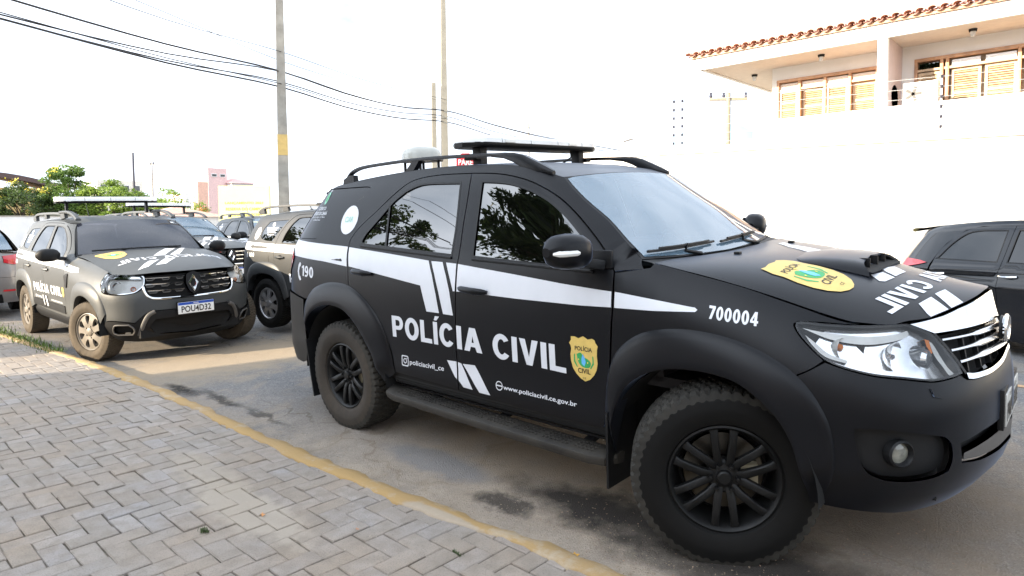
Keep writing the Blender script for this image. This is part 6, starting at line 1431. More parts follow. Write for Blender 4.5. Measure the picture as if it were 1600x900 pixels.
        for x in (.85, 1.45, 2.05): mb = MB(); mb.bar((x, mi*-.55, .40), (x, mi*-.82, .35), .05, .02); mb.build('step_bracket', M_plastic, st)
        sl_ = MB(); sl_.grid([[(x, mi*-y_, z_) for y_, z_ in ((.852, .50), (.858, .47), (.845, .43), (.80, .40), (.6, .38))] for x in np.linspace(.55, 2.24, 8)]); sl_.build('sill', M_plastic, car)
        fl = MB(); fl.prism([(-.40, mi*-.68, .17), (-.40, mi*-.90, .17), (-.45, mi*-.91, .60), (-.45, mi*-.66, .60)], (-.012, 0, 0)); fl.build('mud_flap', M_plastic, car)
        fl = MB(); fl.prism([(2.245, mi*-.70, .20), (2.245, mi*-.905, .20), (2.262, mi*-.925, .58), (2.29, mi*-.70, .62)], (-.012, 0, 0)); fl.build('mud_flap', M_plastic, car)
        li = MB(); arch_liner(li, .01, .40, .495, mi*-.895, mi*-.52); li.build('wheel_arch_liner', M_dark, car); li = MB(); arch_liner(li, 2.71, .39, .468, mi*-.885, mi*-.50); li.build('wheel_arch_liner', M_dark, car)
    ub = MB(); ub.box((.02, 0, .52), (1.0, 1.0, .30)); ub.box((2.72, 0, .52), (1.0, .96, .30)); ub.box((1.37, 0, .46), (1.72, 1.56, .16)); ub.box((3.33, 0, .50), (.34, 1.15, .22)); ub.box((-.72, 0, .55), (.5, 1.4, .2))
    ub.box((2.85, 0, .92), (.85, 1.36, .12)); ub.tube([(2.73, -.7, .38), (2.73, .7, .38)], .04, 8); ub.tube([(0, -.7, .38), (0, .7, .38)], .05, 8); ub.build('underbody', M_dark, car)  # flat box under the hood is added to block light leaking into the arches
    # ---- cabin ---------------------------------------------------------------------
    cb2 = MB(); cb2.box((1.3, 0, .70), (3.2, 1.40, .05)); cb2.box((2.40, 0, .95), (.06, 1.4, .5)); cb2.build('cabin_floor', M_dash, car)
    mb = MB(); rows = []
    for y in np.linspace(-.70, .70, 9): rows.append([(2.42, y, 1.235), (2.2, y, 1.245), (2.05, y, 1.225), (1.98, y, 1.15), (1.98, y, .95)])
    mb.grid(rows); mb.build('dashboard', M_dash, car)
    def seat(x, y, wd_, nm='seat'):
        mb = MB(); mb.box((x, y, .98), (.48, wd_, .14)); mb.bar((x-.25, y, 1.0), (x-.36, y, 1.50), wd_, .11, (1, 0, 0)); o = mb.build(nm, M_seat, car, bevel=.04)
        for dy in ((0,) if wd_ < .7 else (-.35, .35)):
            h = MB(); h.box((x-.38, y+dy, 1.60), (.10, .25, .17)); h.build('headrest', M_seat, o, bevel=.03)
    seat(1.65, -.36, .50); seat(1.65, .36, .50); seat(.75, 0, 1.2, 'rear_seat')
    mb = MB(); mb.tube([(1.93-.06*math.sin(t), .36+.18*math.cos(t), 1.17+.17*math.sin(t)) for t in np.linspace(0, 2*math.pi, 25)], .014, 8, caps=False); mb.tube([(1.95, .36, 1.17), (2.1, .36, 1.12)], .03, 8); mb.build('steering_wheel', M_plastic, car)
    mb = MB(); mb.box((1.62, -.36, 1.40), (.03, .26, .26)); mb.build('red_vest', M_redthing, car, bevel=.02)
    # ---- wheels -----------------------------------------------------------------------
    w0 = make_suv_wheel()
    for x, y, a_, st_ in ((0, -.775, .4, 0), (2.75, -.775, .15, .5176), (0, .775, 1.1, 0), (2.75, .775, .8, .5)):
        if (x, y) == (0, -.775): w = w0
        else:
            w = w0.copy(); COL.objects.link(w)
            for c in w0.children: k = c.copy(); COL.objects.link(k); k.parent = w
        w.parent = car; w.location = (x, y, .385); w.rotation_euler = (0, 0, st_+(math.pi if y > 0 else 0))
        for c in w.children:
            if c.name.split('.')[0] == 'tyre': c.material_slots[0].link = 'OBJECT'; c.material_slots[0].material = M_rubber_m if x == 0 else M_rubber
        w.rotation_mode = 'ZYX' if False else 'XYZ'
    return car

def body_(car):
    return [c for c in car.children if c.name.split('.')[0] == 'body'][0]

suv = make_suv()
# ================================================================ grey compact suvs
_zc = Sp([1.95, 2.3, 2.6, 2.85, 3.1, 3.3, 3.42], [1.215, 1.198, 1.172, 1.140, 1.096, 1.046, 1.006])
_zd = Sp([1.95, 2.3, 2.6, 2.9, 3.1, 3.3, 3.42], [.045, .055, .075, .115, .155, .145, .12])
def dus_hood(p):
    p = np.asarray(p, float); x, y = p[..., 0], p[..., 1]
    cr_ = .010*np.exp(-((np.abs(y)-.40)/.10)**2)*sm((x-2.0)/.3)*sm((3.4-x)/.5)
    return np.stack([x, y, _zc(x)-_zd(x)*np.abs(y/.74)**2.8+cr_], -1)

def make_wheel(Rt, Rr, hw, nsp, rim_mat, tyre_mat, holes=True):
    yo = -hw*.82; w = MB()
    w.lathe([(Rr-.004, yo+.012), (Rr, yo), (Rr-.008, yo-.003), (Rr-.016, yo+.004), (Rr-.024, yo+.025), (Rr-.035, yo+.05), (Rr-.045, yo+.15)], 60)
    # disc face with rounded openings
    N_ = nsp; loops = []
    r0, r1 = Rr*.30, Rr-.018
    fnw = lambda uv: np.stack([uv[..., 0], yo+.012+.035*(1-sm((np.hypot(uv[..., 0], uv[..., 1])-.05)/(r1*.55)))*0-.012*np.exp(-((np.hypot(uv[..., 0], uv[..., 1])-r1*.55)/(r1*.35))**2)+0*uv[..., 0], uv[..., 1]], -1)
    for k in range(N_):
        a = math.pi/2+2*math.pi*(k+.5)/N_; da = math.pi/N_*.50; lp = []
        for r, d in ((r1*.93, -.85), (r1*.97, 0), (r1*.93, .85), (r1*.75, .98), (r1*.52, .55), (r1*.45, 0), (r1*.52, -.55), (r1*.75, -.98)): lp.append((r*math.cos(a+d*da), r*math.sin(a+d*da)))
        loops.append(spline(lp+[lp[0]], 2)[:-1])
    a = Acc(centre=(0, .3, 0)); a.patch(fnw, [(r1*math.cos(t), r1*math.sin(t)) for t in np.linspace(0, 2*math.pi, 49)[:-1]], .03, holes=loops, thick=.022)
    w.add(a.v, a.f); o = w.build('wheel', rim_mat, None, angle=40)
    c = MB(); c.lathe([(0, yo-.012), (.035, yo-.010), (.048, yo-.002), (.052, yo+.02)], 28); c.build('hub_cap', rim_mat, o)
    for k in range(5):
        t = 2*math.pi*k/5+.3; n_ = MB(); n_.lathe([(0, yo-.006), (.010, yo-.004), (.011, yo+.02)], 6, c=(.066*math.cos(t), 0, .066*math.sin(t))); n_.build('wheel_nut', rim_mat, o)
    d = MB(); d.lathe([(0, yo+.07), (Rr-.05, yo+.07)], 32); d.build('brake_disc', M_dark, o)
    make_tyre(Rt, Rr-.002, hw, 60, 'tyre', tyre_mat, block=.007, parent=o)
    return o

def put_wheels(car, proto, spots):
    first = True
    for x, y, z, a_, st in spots:
        if first: w = proto; first = False
        else:
            w = proto.copy(); COL.objects.link(w)
            for c in proto.children: k = c.copy(); COL.objects.link(k); k.parent = w
        w.parent = car; w.location = (x, y, z); w.rotation_euler = (0, a_, st+(math.pi if y > 0 else 0)); w.rotation_mode = 'XYZ'

def flare_on(S, name, outer, inner, parent, mat, prof, n=40):
    so_, si = Sp(np.linspace(0, 1, len(outer)), outer), Sp(np.linspace(0, 1, len(inner)), inner)
    for mi in (False, True):
        mb = MB(); rows = []; T = np.linspace(0, 1, n)
        for f, h in prof:
            uv = so_(T)*(1-f)+si(T)*f; P, Nn = normals(S, uv); Nn = Nn*[1, 1, .3]; Nn /= np.linalg.norm(Nn, axis=1)[:, None]; P = P+Nn*h
            rows.append([tuple(p*[1, -1, 1]) if mi else tuple(p) for p in P])
        mb.grid(rows[::-1]); mb.build(name, mat, parent, angle=50)

def make_duster():
    S = DUS; UC, UR = S.uc, S.ur; M = M_wrap_d
    car = thing('police_compact_suv', 'sunlit dark grey police suv with blue and white plate, parked against the yellow kerb', 'suv', (-7.24, -.515, -.042), (.027, .012, .024), 'grey police suvs parked behind the black one')
    mir = lambda L_: [(2*UC-a, b) for a, b in L_][::-1]
    mrr = lambda L_: [(2*UR-a, b) for a, b in L_][::-1]
    # openings
    fw = poly([(1.052, 1.525), (1.25, 1.518), (1.40, 1.495)], [(1.40, 1.495), (1.56, 1.42), (1.70, 1.32), (1.80, 1.235)], [(1.80, 1.235), (1.81, 1.17), (1.79, 1.128)], [(1.79, 1.128), (1.10, 1.150)], [(1.10, 1.150), (1.08, 1.33), (1.052, 1.525)])
    rw = poly([(.965, 1.527), (.62, 1.522), (.52, 1.505)], [(.52, 1.505), (.42, 1.42), (.34, 1.30), (.31, 1.20)], [(.31, 1.20), (.315, 1.18), (.335, 1.172)], [(.335, 1.172), (.985, 1.153)], [(.985, 1.153), (.99, 1.33), (.965, 1.527)])
    qw = poly([(.33, 1.485), (.0, 1.470), (-.10, 1.455)], [(-.10, 1.455), (-.20, 1.37), (-.22, 1.29), (-.19, 1.235)], [(-.19, 1.235), (-.05, 1.205), (.10, 1.198)], [(.10, 1.198), (.18, 1.32), (.33, 1.485)])
    rtop = [(.24, .87), (.19, .98), (.185, 1.15), (.21, 1.27), (.30, 1.42), (.42, 1.52), (.56, 1.556), (1.005, 1.560)]
    ftop = [(1.005, 1.560), (1.25, 1.553), (1.42, 1.525), (1.60, 1.44), (1.76, 1.325), (1.87, 1.225), (1.905, 1.13)]
    wse = [(2.03, 1.135), (1.985, 1.185), (1.83, 1.30), (1.67, 1.42), (1.51, 1.54)]
    gut = [(1.51, 1.54), (1.2, 1.573), (.8, 1.583), (.3, 1.576), (-.2, 1.553), (-.6, 1.523), (-.85, 1.51)]
    arcR = [(-.50, .60), (-.47, .74), (-.38, .84), (-.22, .89), (0, .905), (.24, .87)]
    body = Acc(); q = poly([(-.92, .62), (-.50, .60)], arcR, rtop, ftop, [(1.905, 1.13), (2.03, 1.135)], wse, gut, [(-.85, 1.51), (-.92, 1.35), (-.92, .62)])
    body.patch(S, q, .06, holes=[qw], both=True); body.cur = 1
    body.patch(S, [(-.4, .8), (0, .88), (.25, .8), (.40, .40), (1.95, .40), (2.05, .75), (2.3, .82), (2.65, .86), (2.95, .78), (3.0, .95), (2.5, 1.08), (1.95, 1.13), (-.4, 1.13)], .12, off=-.022, thick=0, both=True)
    body.patch(S, [(.90, 1.14), (1.16, 1.14), (1.13, 1.55), (.88, 1.55)], .1, off=-.022, thick=0, both=True); body.patch(S, [(.17, 1.14), (.34, 1.14), (.37, 1.32), (.6, 1.54), (.4, 1.53), (.2, 1.3)], .1, off=-.022, thick=0, both=True)
    bo = body.done('body', [M, M_dark], car)
    bs = [(1.010, 1.560), (1.045, 1.33), (1.045, 1.05), (1.035, .75), (1.035, .44)]; sh = lambda L_, d: [(a+d, b) for a, b in L_]
    rdo = poly(sh(bs, -.003), [(1.032, .44), (.46, .47)], [(.46, .47), (.44, .60), (.38, .74), (.30, .83), (.246, .875)], [(a+.005, b-.005) for a, b in rtop])
    fdo = poly([(a-.003, b-.005) for a, b in ftop], [(1.902, 1.13), (1.92, .95), (1.92, .75), (1.90, .55), (1.88, .43)], [(1.88, .43), (1.038, .44)], sh(bs[::-1], .003))
    doors = {}
    for nm, o_, w_, hc in (('rear_door', rdo, rw, (.33, .985)), ('front_door', fdo, fw, (1.19, .975))):
        for mi in (False, True):
            a = Acc(); a.patch(S, o_, .06, holes=[w_], mirror=mi); d = a.done(nm, M, car); doors[nm, mi] = d
            a = Acc(); a.patch(S, w_, .1, holes=[inset(w_, .012)], off=.001, mirror=mi); a.done('window_seal', M_plastic, d)
            a = Acc(); a.patch(S, inset(w_, .008), .1, off=-.007, thick=0, mirror=mi); a.done('window_glass', M_tint, d)
            hb = MB(); pts = np.array([(hc[0]-.09+.18*t, hc[1]) for t in np.linspace(0, 1, 7)]); P, Nn = normals(S, pts); P = P+Nn*np.array([.005, .022, .032, .034, .032, .022, .005])[:, None]
            P = P*[1, -1, 1] if mi else P; hb.tube([tuple(p) for p in P], .014, 8); hb.build('door_handle', M, d)
            a = Acc(); a.patch(S, [(hc[0]+.045*math.cos(t), hc[1]+.035*math.sin(t)) for t in np.linspace(0, 2*math.pi, 15)[:-1]], .04, off=.001, thick=0, mirror=mi); a.done('handle_recess', M_dark, d)  # flat dark oval on the door paints the shade of a recess
            a = Acc(); z0, z1 = (.47, .56)
            x0, x1 = (.50, 1.03) if nm == 'rear_door' else (1.04, 1.87)
            a.patch(S, [(x0, z0), (x1, z0-.005), (x1, z1), (x0, z1)], .08, off=.008, mirror=mi); a.done('door_moulding', M_plastic, d)
            a = Acc()
            if nm == 'rear_door': a.patch(S, [(.195, 1.160), (.30, 1.157), (1.035, 1.133), (1.035, 1.03), (.20, 1.05)], .06, off=.0015, thick=0, mirror=mi)
            else: a.patch(S, [(1.05, 1.130), (1.88, 1.105), (1.905, 1.09), (1.912, 1.015), (1.052, 1.03)], .06, off=.0015, thick=0, mirror=mi)
            a.done('white_stripe', M_white, d)
            a = Acc()
            if nm == 'rear_door':
                word(a, S, 'POLÍC' if not mi else 'IVIL', (.52, 1.025) if not mi else (.52, 1.02), (.66, .665), .115, .002, mi)
                a.patch(S, [(.56, .61), (.60, .61), (.60, .575), (.56, .575)], .05, off=.002, thick=0, mirror=mi); word(a, S, 'CIVIL', (.62, .88), (.58, .58), .022, .002, mi)
                a.patch(S, [(.93, .63), (.97, .63), (1.02, .50), (.99, .50)], .06, off=.01, thick=0, mirror=mi)
            else:
                word(a, S, 'IA CIVIL' if not mi else 'POLÍCIA C', (1.05, 1.80) if not mi else (1.05, 1.80), (.665, .672), .115, .002, mi)
                word(a, S, 'POLICIACIVIL', (1.30, 1.78), (.58, .58), .020, .002, mi)
                a.patch(S, [(1.05, .63), (1.11, .63), (1.18, .50), (1.12, .50)], .06, off=.01, thick=0, mirror=mi)
            a.done('police_lettering', M_white, d)
            if nm == 'front_door':
                a = Acc(); cx, cz = 1.858, .73
                a.patch(S, [(cx-.035, cz+.055), (cx, cz+.062), (cx+.035, cz+.055), (cx+.042, cz+.03), (cx+.035, cz-.03), (cx, cz-.065), (cx-.035, cz-.03), (cx-.042, cz+.03)], .03, off=.002, thick=0, mirror=mi); a.cur = 1
                a.patch(S, [(cx+.018*math.cos(t), cz+.022*math.sin(t)) for t in np.linspace(0, 6.28, 9)[:-1]], .03, off=.003, thick=0, mirror=mi); a.done('police_badge', [M_gold, M_green], d)
    # rear quarter items
    for mi in (False, True):
        a = Acc(); a.patch(S, inset(qw, .004), .08, off=-.004, thick=0, mirror=mi); qo = a.done('quarter_window', M_tint, car)
        a = Acc()
        for k, z in enumerate((1.37, 1.34, 1.31, 1.28)): a.patch(S, [(-.12+.02*k, z), (.14-.02*k, z), (.14-.02*k, z+.014), (-.12+.02*k, z+.014)], .08, off=-.002, thick=0, mirror=mi)
        a.patch(S, [(.02+.03*math.cos(t), 1.425+.03*math.sin(t)) for t in np.linspace(0, 6.28, 9)[:-1]], .05, off=-.002, thick=0, mirror=mi); a.done('window_print', M_white, qo)
        a = Acc(); a.patch(S, poly([(-.60, 1.185), (-.20, 1.172), (.178, 1.160)], [(.178, 1.160), (.185, 1.052)], [(.185, 1.052), (-.20, 1.065), (-.60, 1.08)], [(-.60, 1.08), (-.60, 1.185)]), .07, off=.0015, thick=0, mirror=mi); a.done('white_stripe', M_white, car)
        a = Acc(); word(a, S, '190', (-.42, -.28), (.98, .98), .055, .002, mi); a.patch(S, [(-.48, 1.04), (-.465, 1.035), (-.475, 1.0), (-.465, .975), (-.48, .965), (-.495, 1.0)], .03, off=.002, thick=0, mirror=mi); a.done('emergency_number', M_white, car)
        a = Acc(); a.patch(S, [(-.055+.085*math.cos(t), 1.245+.0*t+.075*math.sin(t)) for t in np.linspace(0, 2*math.pi, 21)[:-1]][:0] or [(-.33+.07*math.cos(t), 1.30+.085*math.sin(t)) for t in np.linspace(0, 2*math.pi, 21)[:-1]], .05, off=.002, thick=0, mirror=mi); a.done('round_sticker', M_white, car)
        if not mi:
            a = Acc(); a.patch(S, poly([(-.10, 1.00), (.06, 1.00)], [(.06, 1.00), (.07, .99), (.07, .86), (.06, .85)], [(-.09, .85), (-.10, .86), (-.10, 1.0)]), .05, off=.002, thick=.004); a.done('fuel_flap', M, car)
        a = Acc(); a.patch(S, poly([(-.66, 1.02), (-.80, 1.05), (-.92, 1.05)], [(-.92, .78), (-.78, .78), (-.68, .82), (-.64, .92), (-.66, 1.02)]), .05, off=.010, mirror=mi); a.done('tail_lamp', M_red, car)
    a = Acc(); a.patch(S, [(-.93, .62), (UR, .62), (2*UR+.93, .62), (2*UR+.93, 1.47), (UR, 1.50), (-.93, 1.47)], .1, holes=[[(-1.0, 1.16), (UR, 1.14), (2*UR+1.0, 1.16), (2*UR+1.0, 1.43), (UR, 1.45), (-1.0, 1.43)]]); tg = a.done('tailgate', M, car)
    a = Acc(); a.patch(S, [(-1.0, 1.16), (UR, 1.14), (2*UR+1.0, 1.16), (2*UR+1.0, 1.43), (UR, 1.45), (-1.0, 1.43)], .1, off=-.005, thick=0); a.done('rear_window', M_tint, tg)
    half = poly([(-.40, .28), (-.45, .45), (-.49, .60)], [(-.49, .60), (-.92, .615), (UR, .615)])
    a = Acc(); a.patch(S, half+mrr(half)[1:]+[(-.9, .26)], .09, off=.014); a.done('rear_bumper', M_plastic, car)
    # fenders
    fen = poly([(1.912, 1.125), (2.03, 1.150)], [(2.03, 1.165), (2.3, 1.142), (2.6, 1.101), (2.85, 1.058), (3.0, 1.025)], [(3.0, 1.025), (2.985, .98), (2.99, .91), (3.03, .84), (3.06, .80)], [(3.06, .80), (3.04, .70)],
               [(3.04, .70), (2.98, .79), (2.88, .855), (2.70, .885), (2.50, .88), (2.33, .84), (2.20, .75), (2.13, .62), (2.10, .46)], [(2.10, .46), (1.885, .43)], [(1.885, .43), (1.905, .55), (1.925, .75), (1.925, .95), (1.908, 1.125)])
    for mi in (False, True):
        a = Acc(); a.patch(S, fen, .05, mirror=mi); f_ = a.done('front_fender', M, car)
        a = Acc(); a.patch(S, [(1.93, 1.085), (2.12, 1.062), (2.35, 1.045), (2.40, 1.0), (2.20, .99), (1.925, 1.01)], .06, off=.0015, thick=0, mirror=mi); a.done('white_stripe', M_white, f_)
        a = Acc(); a.patch(S, poly([(1.96, .94), (2.06, .97), (2.09, .955)], [(2.09, .955), (2.07, .86), (2.03, .80), (1.98, .81)], [(1.98, .81), (1.99, .87), (1.96, .94)]), .04, off=.010, mirror=mi); a.done('fender_vent', M_plastic, f_)
    flare_on(S, 'rear_arch_flare', [(-.505, .58), (-.475, .74), (-.39, .84), (-.24, .90), (-.04, .918), (.14, .905), (.28, .85), (.38, .74), (.44, .60), (.47, .46)], [(-.42, .50), (-.39, .62), (-.31, .70), (-.19, .745), (-.04, .76), (.12, .745), (.24, .69), (.32, .61), (.37, .52), (.395, .42)], car, M,
             ((0, .0), (.05, .006), (.15, .014), (.5, .026), (.9, .033), (1, .030), (1, -.05)))
    flare_on(S, 'front_arch_flare', [(2.095, .44), (2.12, .60), (2.19, .74), (2.30, .835), (2.44, .885), (2.60, .905), (2.76, .895), (2.90, .855), (3.0, .79), (3.06, .69), (3.09, .58)], [(2.235, .34), (2.255, .46), (2.31, .59), (2.39, .68), (2.50, .735), (2.62, .755), (2.74, .745), (2.85, .70), (2.94, .62), (2.99, .53), (3.02, .45)], car, M,
             ((0, .0), (.05, .006), (.15, .014), (.5, .026), (.9, .033), (1, .030), (1, -.05)))
    # front bumper: painted upper, black lower
    hlo = [(3.045, .815), (3.10, .795), (3.20, .783), (3.32, .783), (3.42, .800), (3.47, .83)]
    glo = [(3.47, .845), (3.52, .80), (3.58, .745), (3.66, .722), (UC-.12, .716), (UC, .715)]
    up = poly([(3.045, .70), (3.045, .815)], hlo, glo); lo = poly([(UC, .60), (3.72, .598), (3.58, .60)], [(3.58, .60), (3.50, .55), (3.42, .475)], [(3.42, .475), (3.25, .50), (3.10, .50), (3.06, .46)], [(3.06, .46), (3.045, .56), (3.045, .70)])
    half = up; a = Acc(); a.patch(S, half+mir(half)[1:]+mir(lo)[1:]+lo[1:-1], .06); fb = a.done('front_bumper', M, car)
    lo2 = poly([(3.065, .455), (3.10, .493), (3.25, .493), (3.42, .468)], [(3.42, .468), (3.50, .543), (3.58, .594)], [(3.58, .594), (3.72, .592), (UC, .594)]); bt = [(UC, .235), (3.7, .235), (3.45, .25), (3.28, .27), (3.10, .34), (3.04, .40)]
    slot = poly([(3.19, .43), (3.22, .455), (3.36, .455)], [(3.36, .455), (3.40, .42), (3.41, .38), (3.39, .345)], [(3.39, .345), (3.24, .345)], [(3.24, .345), (3.19, .365), (3.18, .40), (3.19, .43)])
    ik = [(3.62, .50), (UC, .515), (2*UC-3.62, .50), (2*UC-3.56, .42), (2*UC-3.62, .33), (UC, .30), (3.62, .33), (3.56, .42)]
    a = Acc(); a.patch(S, lo2+mir(lo2)[1:]+mir(bt)[1:]+bt[1:-1], .06, holes=[slot, mir(slot), ik], off=.010); lb_ = a.done('lower_bumper', M_greyplastic if False else M_plastic, car)
    a = Acc(); a.patch(S, ik, .1, off=-.05, thick=0); a.done('intake_mesh', M_dark, lb_)
    for mi in (False, True):
        a = Acc(); a.patch(S, slot, .06, off=-.03, thick=0, mirror=mi); a.done('fog_recess', M_dark, lb_)
        mb = MB(); P, Nn = normals(S, np.array(slot+[slot[0]])); P = P+Nn*.014; P = P*[1, -1, 1] if mi else P; mb.tube([tuple(p) for p in P], .009, 6, caps=False); mb.build('fog_bezel', M_satinmetal if False else M_greyplastic, lb_)
        # thick raised arm between fog slot and intake
        mb = MB(); sp_ = np.array(spline([(3.46, .33), (3.49, .43), (3.55, .545), (3.62, .588)], 4)); P, Nn = normals(S, sp_); P = P+Nn*.006; P = P*[1, -1, 1] if mi else P; mb.tube([tuple(p) for p in P], [.024]*len(P), 10); mb.build('bumper_arm', M_greyplastic, lb_)
    hl = poly([(3.0, 1.005), (3.10, 1.0), (3.25, .996), (3.38, .994)], [(3.38, .994), (3.43, .96), (3.465, .90), (3.47, .868)], [(3.47, .868), (3.42, .812), (3.32, .793), (3.20, .793), (3.10, .805), (3.04, .835)], [(3.04, .835), (3.0, .91), (2.995, .97), (3.0, 1.005)])
    for mi in (False, True):
        a = Acc(); a.patch(S, inset(hl, .003), .05, off=-.05, thick=0, mirror=mi); a.cur = 1; a.patch(S, hl, .06, holes=[inset(hl, .010)], off=-.003, thick=.05, mirror=mi); lamp = a.done('headlamp', [M_lampwhite, M_chrome], car)
        a = Acc(); a.patch(S, hl, .05, off=.004, thick=.01, mirror=mi); a.done('headlamp_lens', M_lens, lamp)
        for u, z, r, nm, mt in ((3.16, .90, .055, 'main_beam_bowl', M_reflect), (3.36, .86, .028, 'turn_signal_bowl', M_amber)):
            P, Nn = normals(S, np.array([(u, z)])); p = Vector(P[0]-Nn[0]*.04); p.y *= -1 if mi else 1
            rot = Vector((1, .1 if mi else -.1, 0)).normalized().to_track_quat('Y', 'Z').to_matrix(); mb = MB(); mb.lathe([(0, -.02), (r*.4, -.018), (r*.8, -.004), (r, .02)], 20); mb.v = [tuple(rot @ Vector(t)+p) for t in mb.v]; mb.build(nm, mt, lamp)
        a = Acc(); a.patch(S, [(3.02, .985), (3.36, .978), (3.40, .95), (3.36, .955), (3.05, .965), (3.03, .90), (3.015, .92)], .05, off=-.015, thick=.02, mirror=mi); a.done('lamp_light_guide', M_chrome, lamp)
    gh = [(3.40, .992), (3.6, .992), (UC, .992)]; gh = gh+mir(gh)[1:]; gb = [(3.485, .868), (3.54, .79), (3.60, .742), (3.68, .728), (UC, .724)]; gl = gb+mir(gb)[1:]
    a = Acc(); a.patch(S, gh+gl[::-1], .06, off=-.045, thick=0); gr = a.done('grille', M_dark, car)
    for z, u0, u1 in ((.955, 3.44, UC-.12), (.885, 3.48, UC-.12), (.815, 3.54, UC-.10)):
        for mi in (0, 1):
            P_ = []
            for u in np.linspace(u0, u1, 16):
                P, Nn = normals(S, np.array([(u, z)])); p = P[0]-Nn[0]*.006; P_.append((p[0], -p[1] if mi else p[1], p[2]))
            mb = MB(); mb.tube(P_, .0085, 6); mb.build('grille_bar', M_chrome, gr)
            mb = MB()
            for u in np.linspace(u0+.06, u1-.06, 3):
                pts = []
                for du, dz in ((-.05, 0), (-.03, -.022), (.03, -.022), (.05, 0)):
                    P, Nn = normals(S, np.array([(u+du, z+dz)])); p = P[0]-Nn[0]*.016; pts.append((p[0], -p[1] if mi else p[1], p[2]))
                mb.tube(pts, .008, 6)
            mb.build('grille_bracket', M_greyplastic, gr)
    mb = MB(); pts = []
    for u, z in spline([(3.475, .862), (3.52, .80), (3.57, .752), (3.66, .728), (UC-.1, .722), (UC, .721)], 4): P, Nn = normals(S, np.array([(u, z)])); pts.append(P[0]+Nn[0]*.004)
    pts = pts+[p*[1, -1, 1] for p in pts[::-1][1:]]; mb.tube([tuple(p) for p in pts], .012, 8); mb.build('chrome_strip', M_chrome, gr)
    # diamond emblem on a dark shield
    P, Nn = normals(S, np.array([(UC, .88)])); c = P[0]
    fe = plane_fn((c[0]+.022, 0, .875), (0, 1, 0), (-.10, 0, 1)); a = Acc(centre=(0, 0, .8)); a.patch(fe, [(0, .135), (.075, .10), (.085, .0), (.05, -.09), (0, -.125), (-.05, -.09), (-.085, 0), (-.075, .10)], .1, off=0, thick=.05); em = a.done('emblem_backing', M_plastic, car)
    dm = [(0, .105), (.062, 0), (0, -.105), (-.062, 0)]; di = [(0, .052), (.028, 0), (0, -.052), (-.028, 0)]; mb = MB(); o3 = lambda p, h: (c[0]+.024+h-.10*p[1], p[0], .875+p[1])
    mid = [(0, .080), (.046, 0), (0, -.080), (-.046, 0)]; mb.grid([[o3(p, .0) for p in dm], [o3(p, .022) for p in mid], [o3(p, .0) for p in di]], close=True); mb.build('diamond_emblem', M_chrome, em, smooth=False)
    pz = .598; mb = MB(); mb.box((3.482, 0, pz), (.02, .42, .150)); pf = mb.build('plate_holder', M_plastic, lb_ if False else car, bevel=.003)
    mb = MB(); mb.box((3.495, 0, pz), (.006, .40, .13)); pl = mb.build('number_plate', M_platew, pf, bevel=.002)
    fnp = plane_fn((3.4985, 0, pz), (0, 1, 0), (0, 0, 1)); a = Acc(centre=(0, 0, .6)); a.patch(fnp, [(-.198, .034), (.198, .034), (.198, .063), (-.198, .063)], .1, off=.0008, thick=0); a.done('plate_band', M_plateb, pl)
    a = Acc(centre=(0, 0, .6)); text_on(a, fnp, 'BRASIL', [(-.03, .042), (.03, .042), (-.03, .054), (.03, .054)], .002, .03); a.done('country_name', M_platew, pl)
    a = Acc(centre=(0, 0, .6)); text_on(a, fnp, 'POU4D32', [(-.165, -.050), (.165, -.050), (-.165, .022), (.165, .022)], .001, .02); a.done('plate_lettering', M_ink, pl)
    # hood
    hs = spline([(2.02, .755), (2.3, .742), (2.6, .738), (2.85, .728), (2.99, .695), (3.10, .640), (3.20, .575), (3.29, .485), (3.35, .36), (3.388, .2), (3.398, 0)], 4)
    a = Acc(centre=(2.5, 0, .5)); a.patch(dus_hood, hs+[(p, -q_) for p, q_ in hs[::-1][1:]]+[(2.03, -.4), (2.06, 0), (2.03, .4)], .06); hood = a.done('hood', M, car)
    a = Acc(centre=(2.5, 0, .5))
    for p in ([(2.15, .20), (2.15, .33), (2.72, -.02), (2.72, -.15)], [(2.15, .40), (2.15, .46), (2.72, .15), (2.72, .04)], [(2.95, -.28), (2.93, -.16), (3.15, -.36), (3.17, -.48)], [(2.92, -.10), (2.90, .04), (3.13, -.16), (3.14, -.28)]): a.patch(dus_hood, p, .07, off=.002, thick=0)
    a.done('white_stripe', M_white, hood)
    a = Acc(centre=(2.5, 0, .5)); word(a, dus_hood, 'POLÍCIA CIVIL', (.60, -.58), (2.88, 2.88), -.12, .0025, False, swap=True); a.done('mirrored_lettering', M_white, hood)
    a = Acc(centre=(2.5, 0, .5)); sho = [(2.22, -.62), (2.20, -.55), (2.22, -.48), (2.20, -.41), (2.22, -.34), (2.28, -.32), (2.38, -.34), (2.50, -.36), (2.60, -.42), (2.63, -.48), (2.60, -.54), (2.50, -.60), (2.38, -.62), (2.28, -.64)]
    shield(hood, dus_hood, sho, (2.40, -.48), (0, .13), (-.18, 0))
    # windscreen & roof
    def wsf(p):
        p = np.asarray(p, float); v, t = p[..., 0], p[..., 1]; a_ = np.abs(v)
        bx = 2.075-.115*a_**2.4; by = .745*v; bz = 1.185-.015*a_**2; tx = 1.545-.07*a_**2.2; ty = .60*v; tz = 1.592-.042*a_**2.4; b_ = .024*np.sin(np.pi*t)
        return np.stack([bx*(1-t)+tx*t+b_*.6, by*(1-t)+ty*t, bz*(1-t)+tz*t+b_], -1)
    wo = [(-.98, .02), (0, .0), (.98, .02), (.98, .985), (.9, .995), (0, 1.0), (-.9, .995), (-.98, .985)]
    a = Acc(); a.patch(wsf, wo, .09, thick=0); wg = a.done('windscreen', M_windd, car)
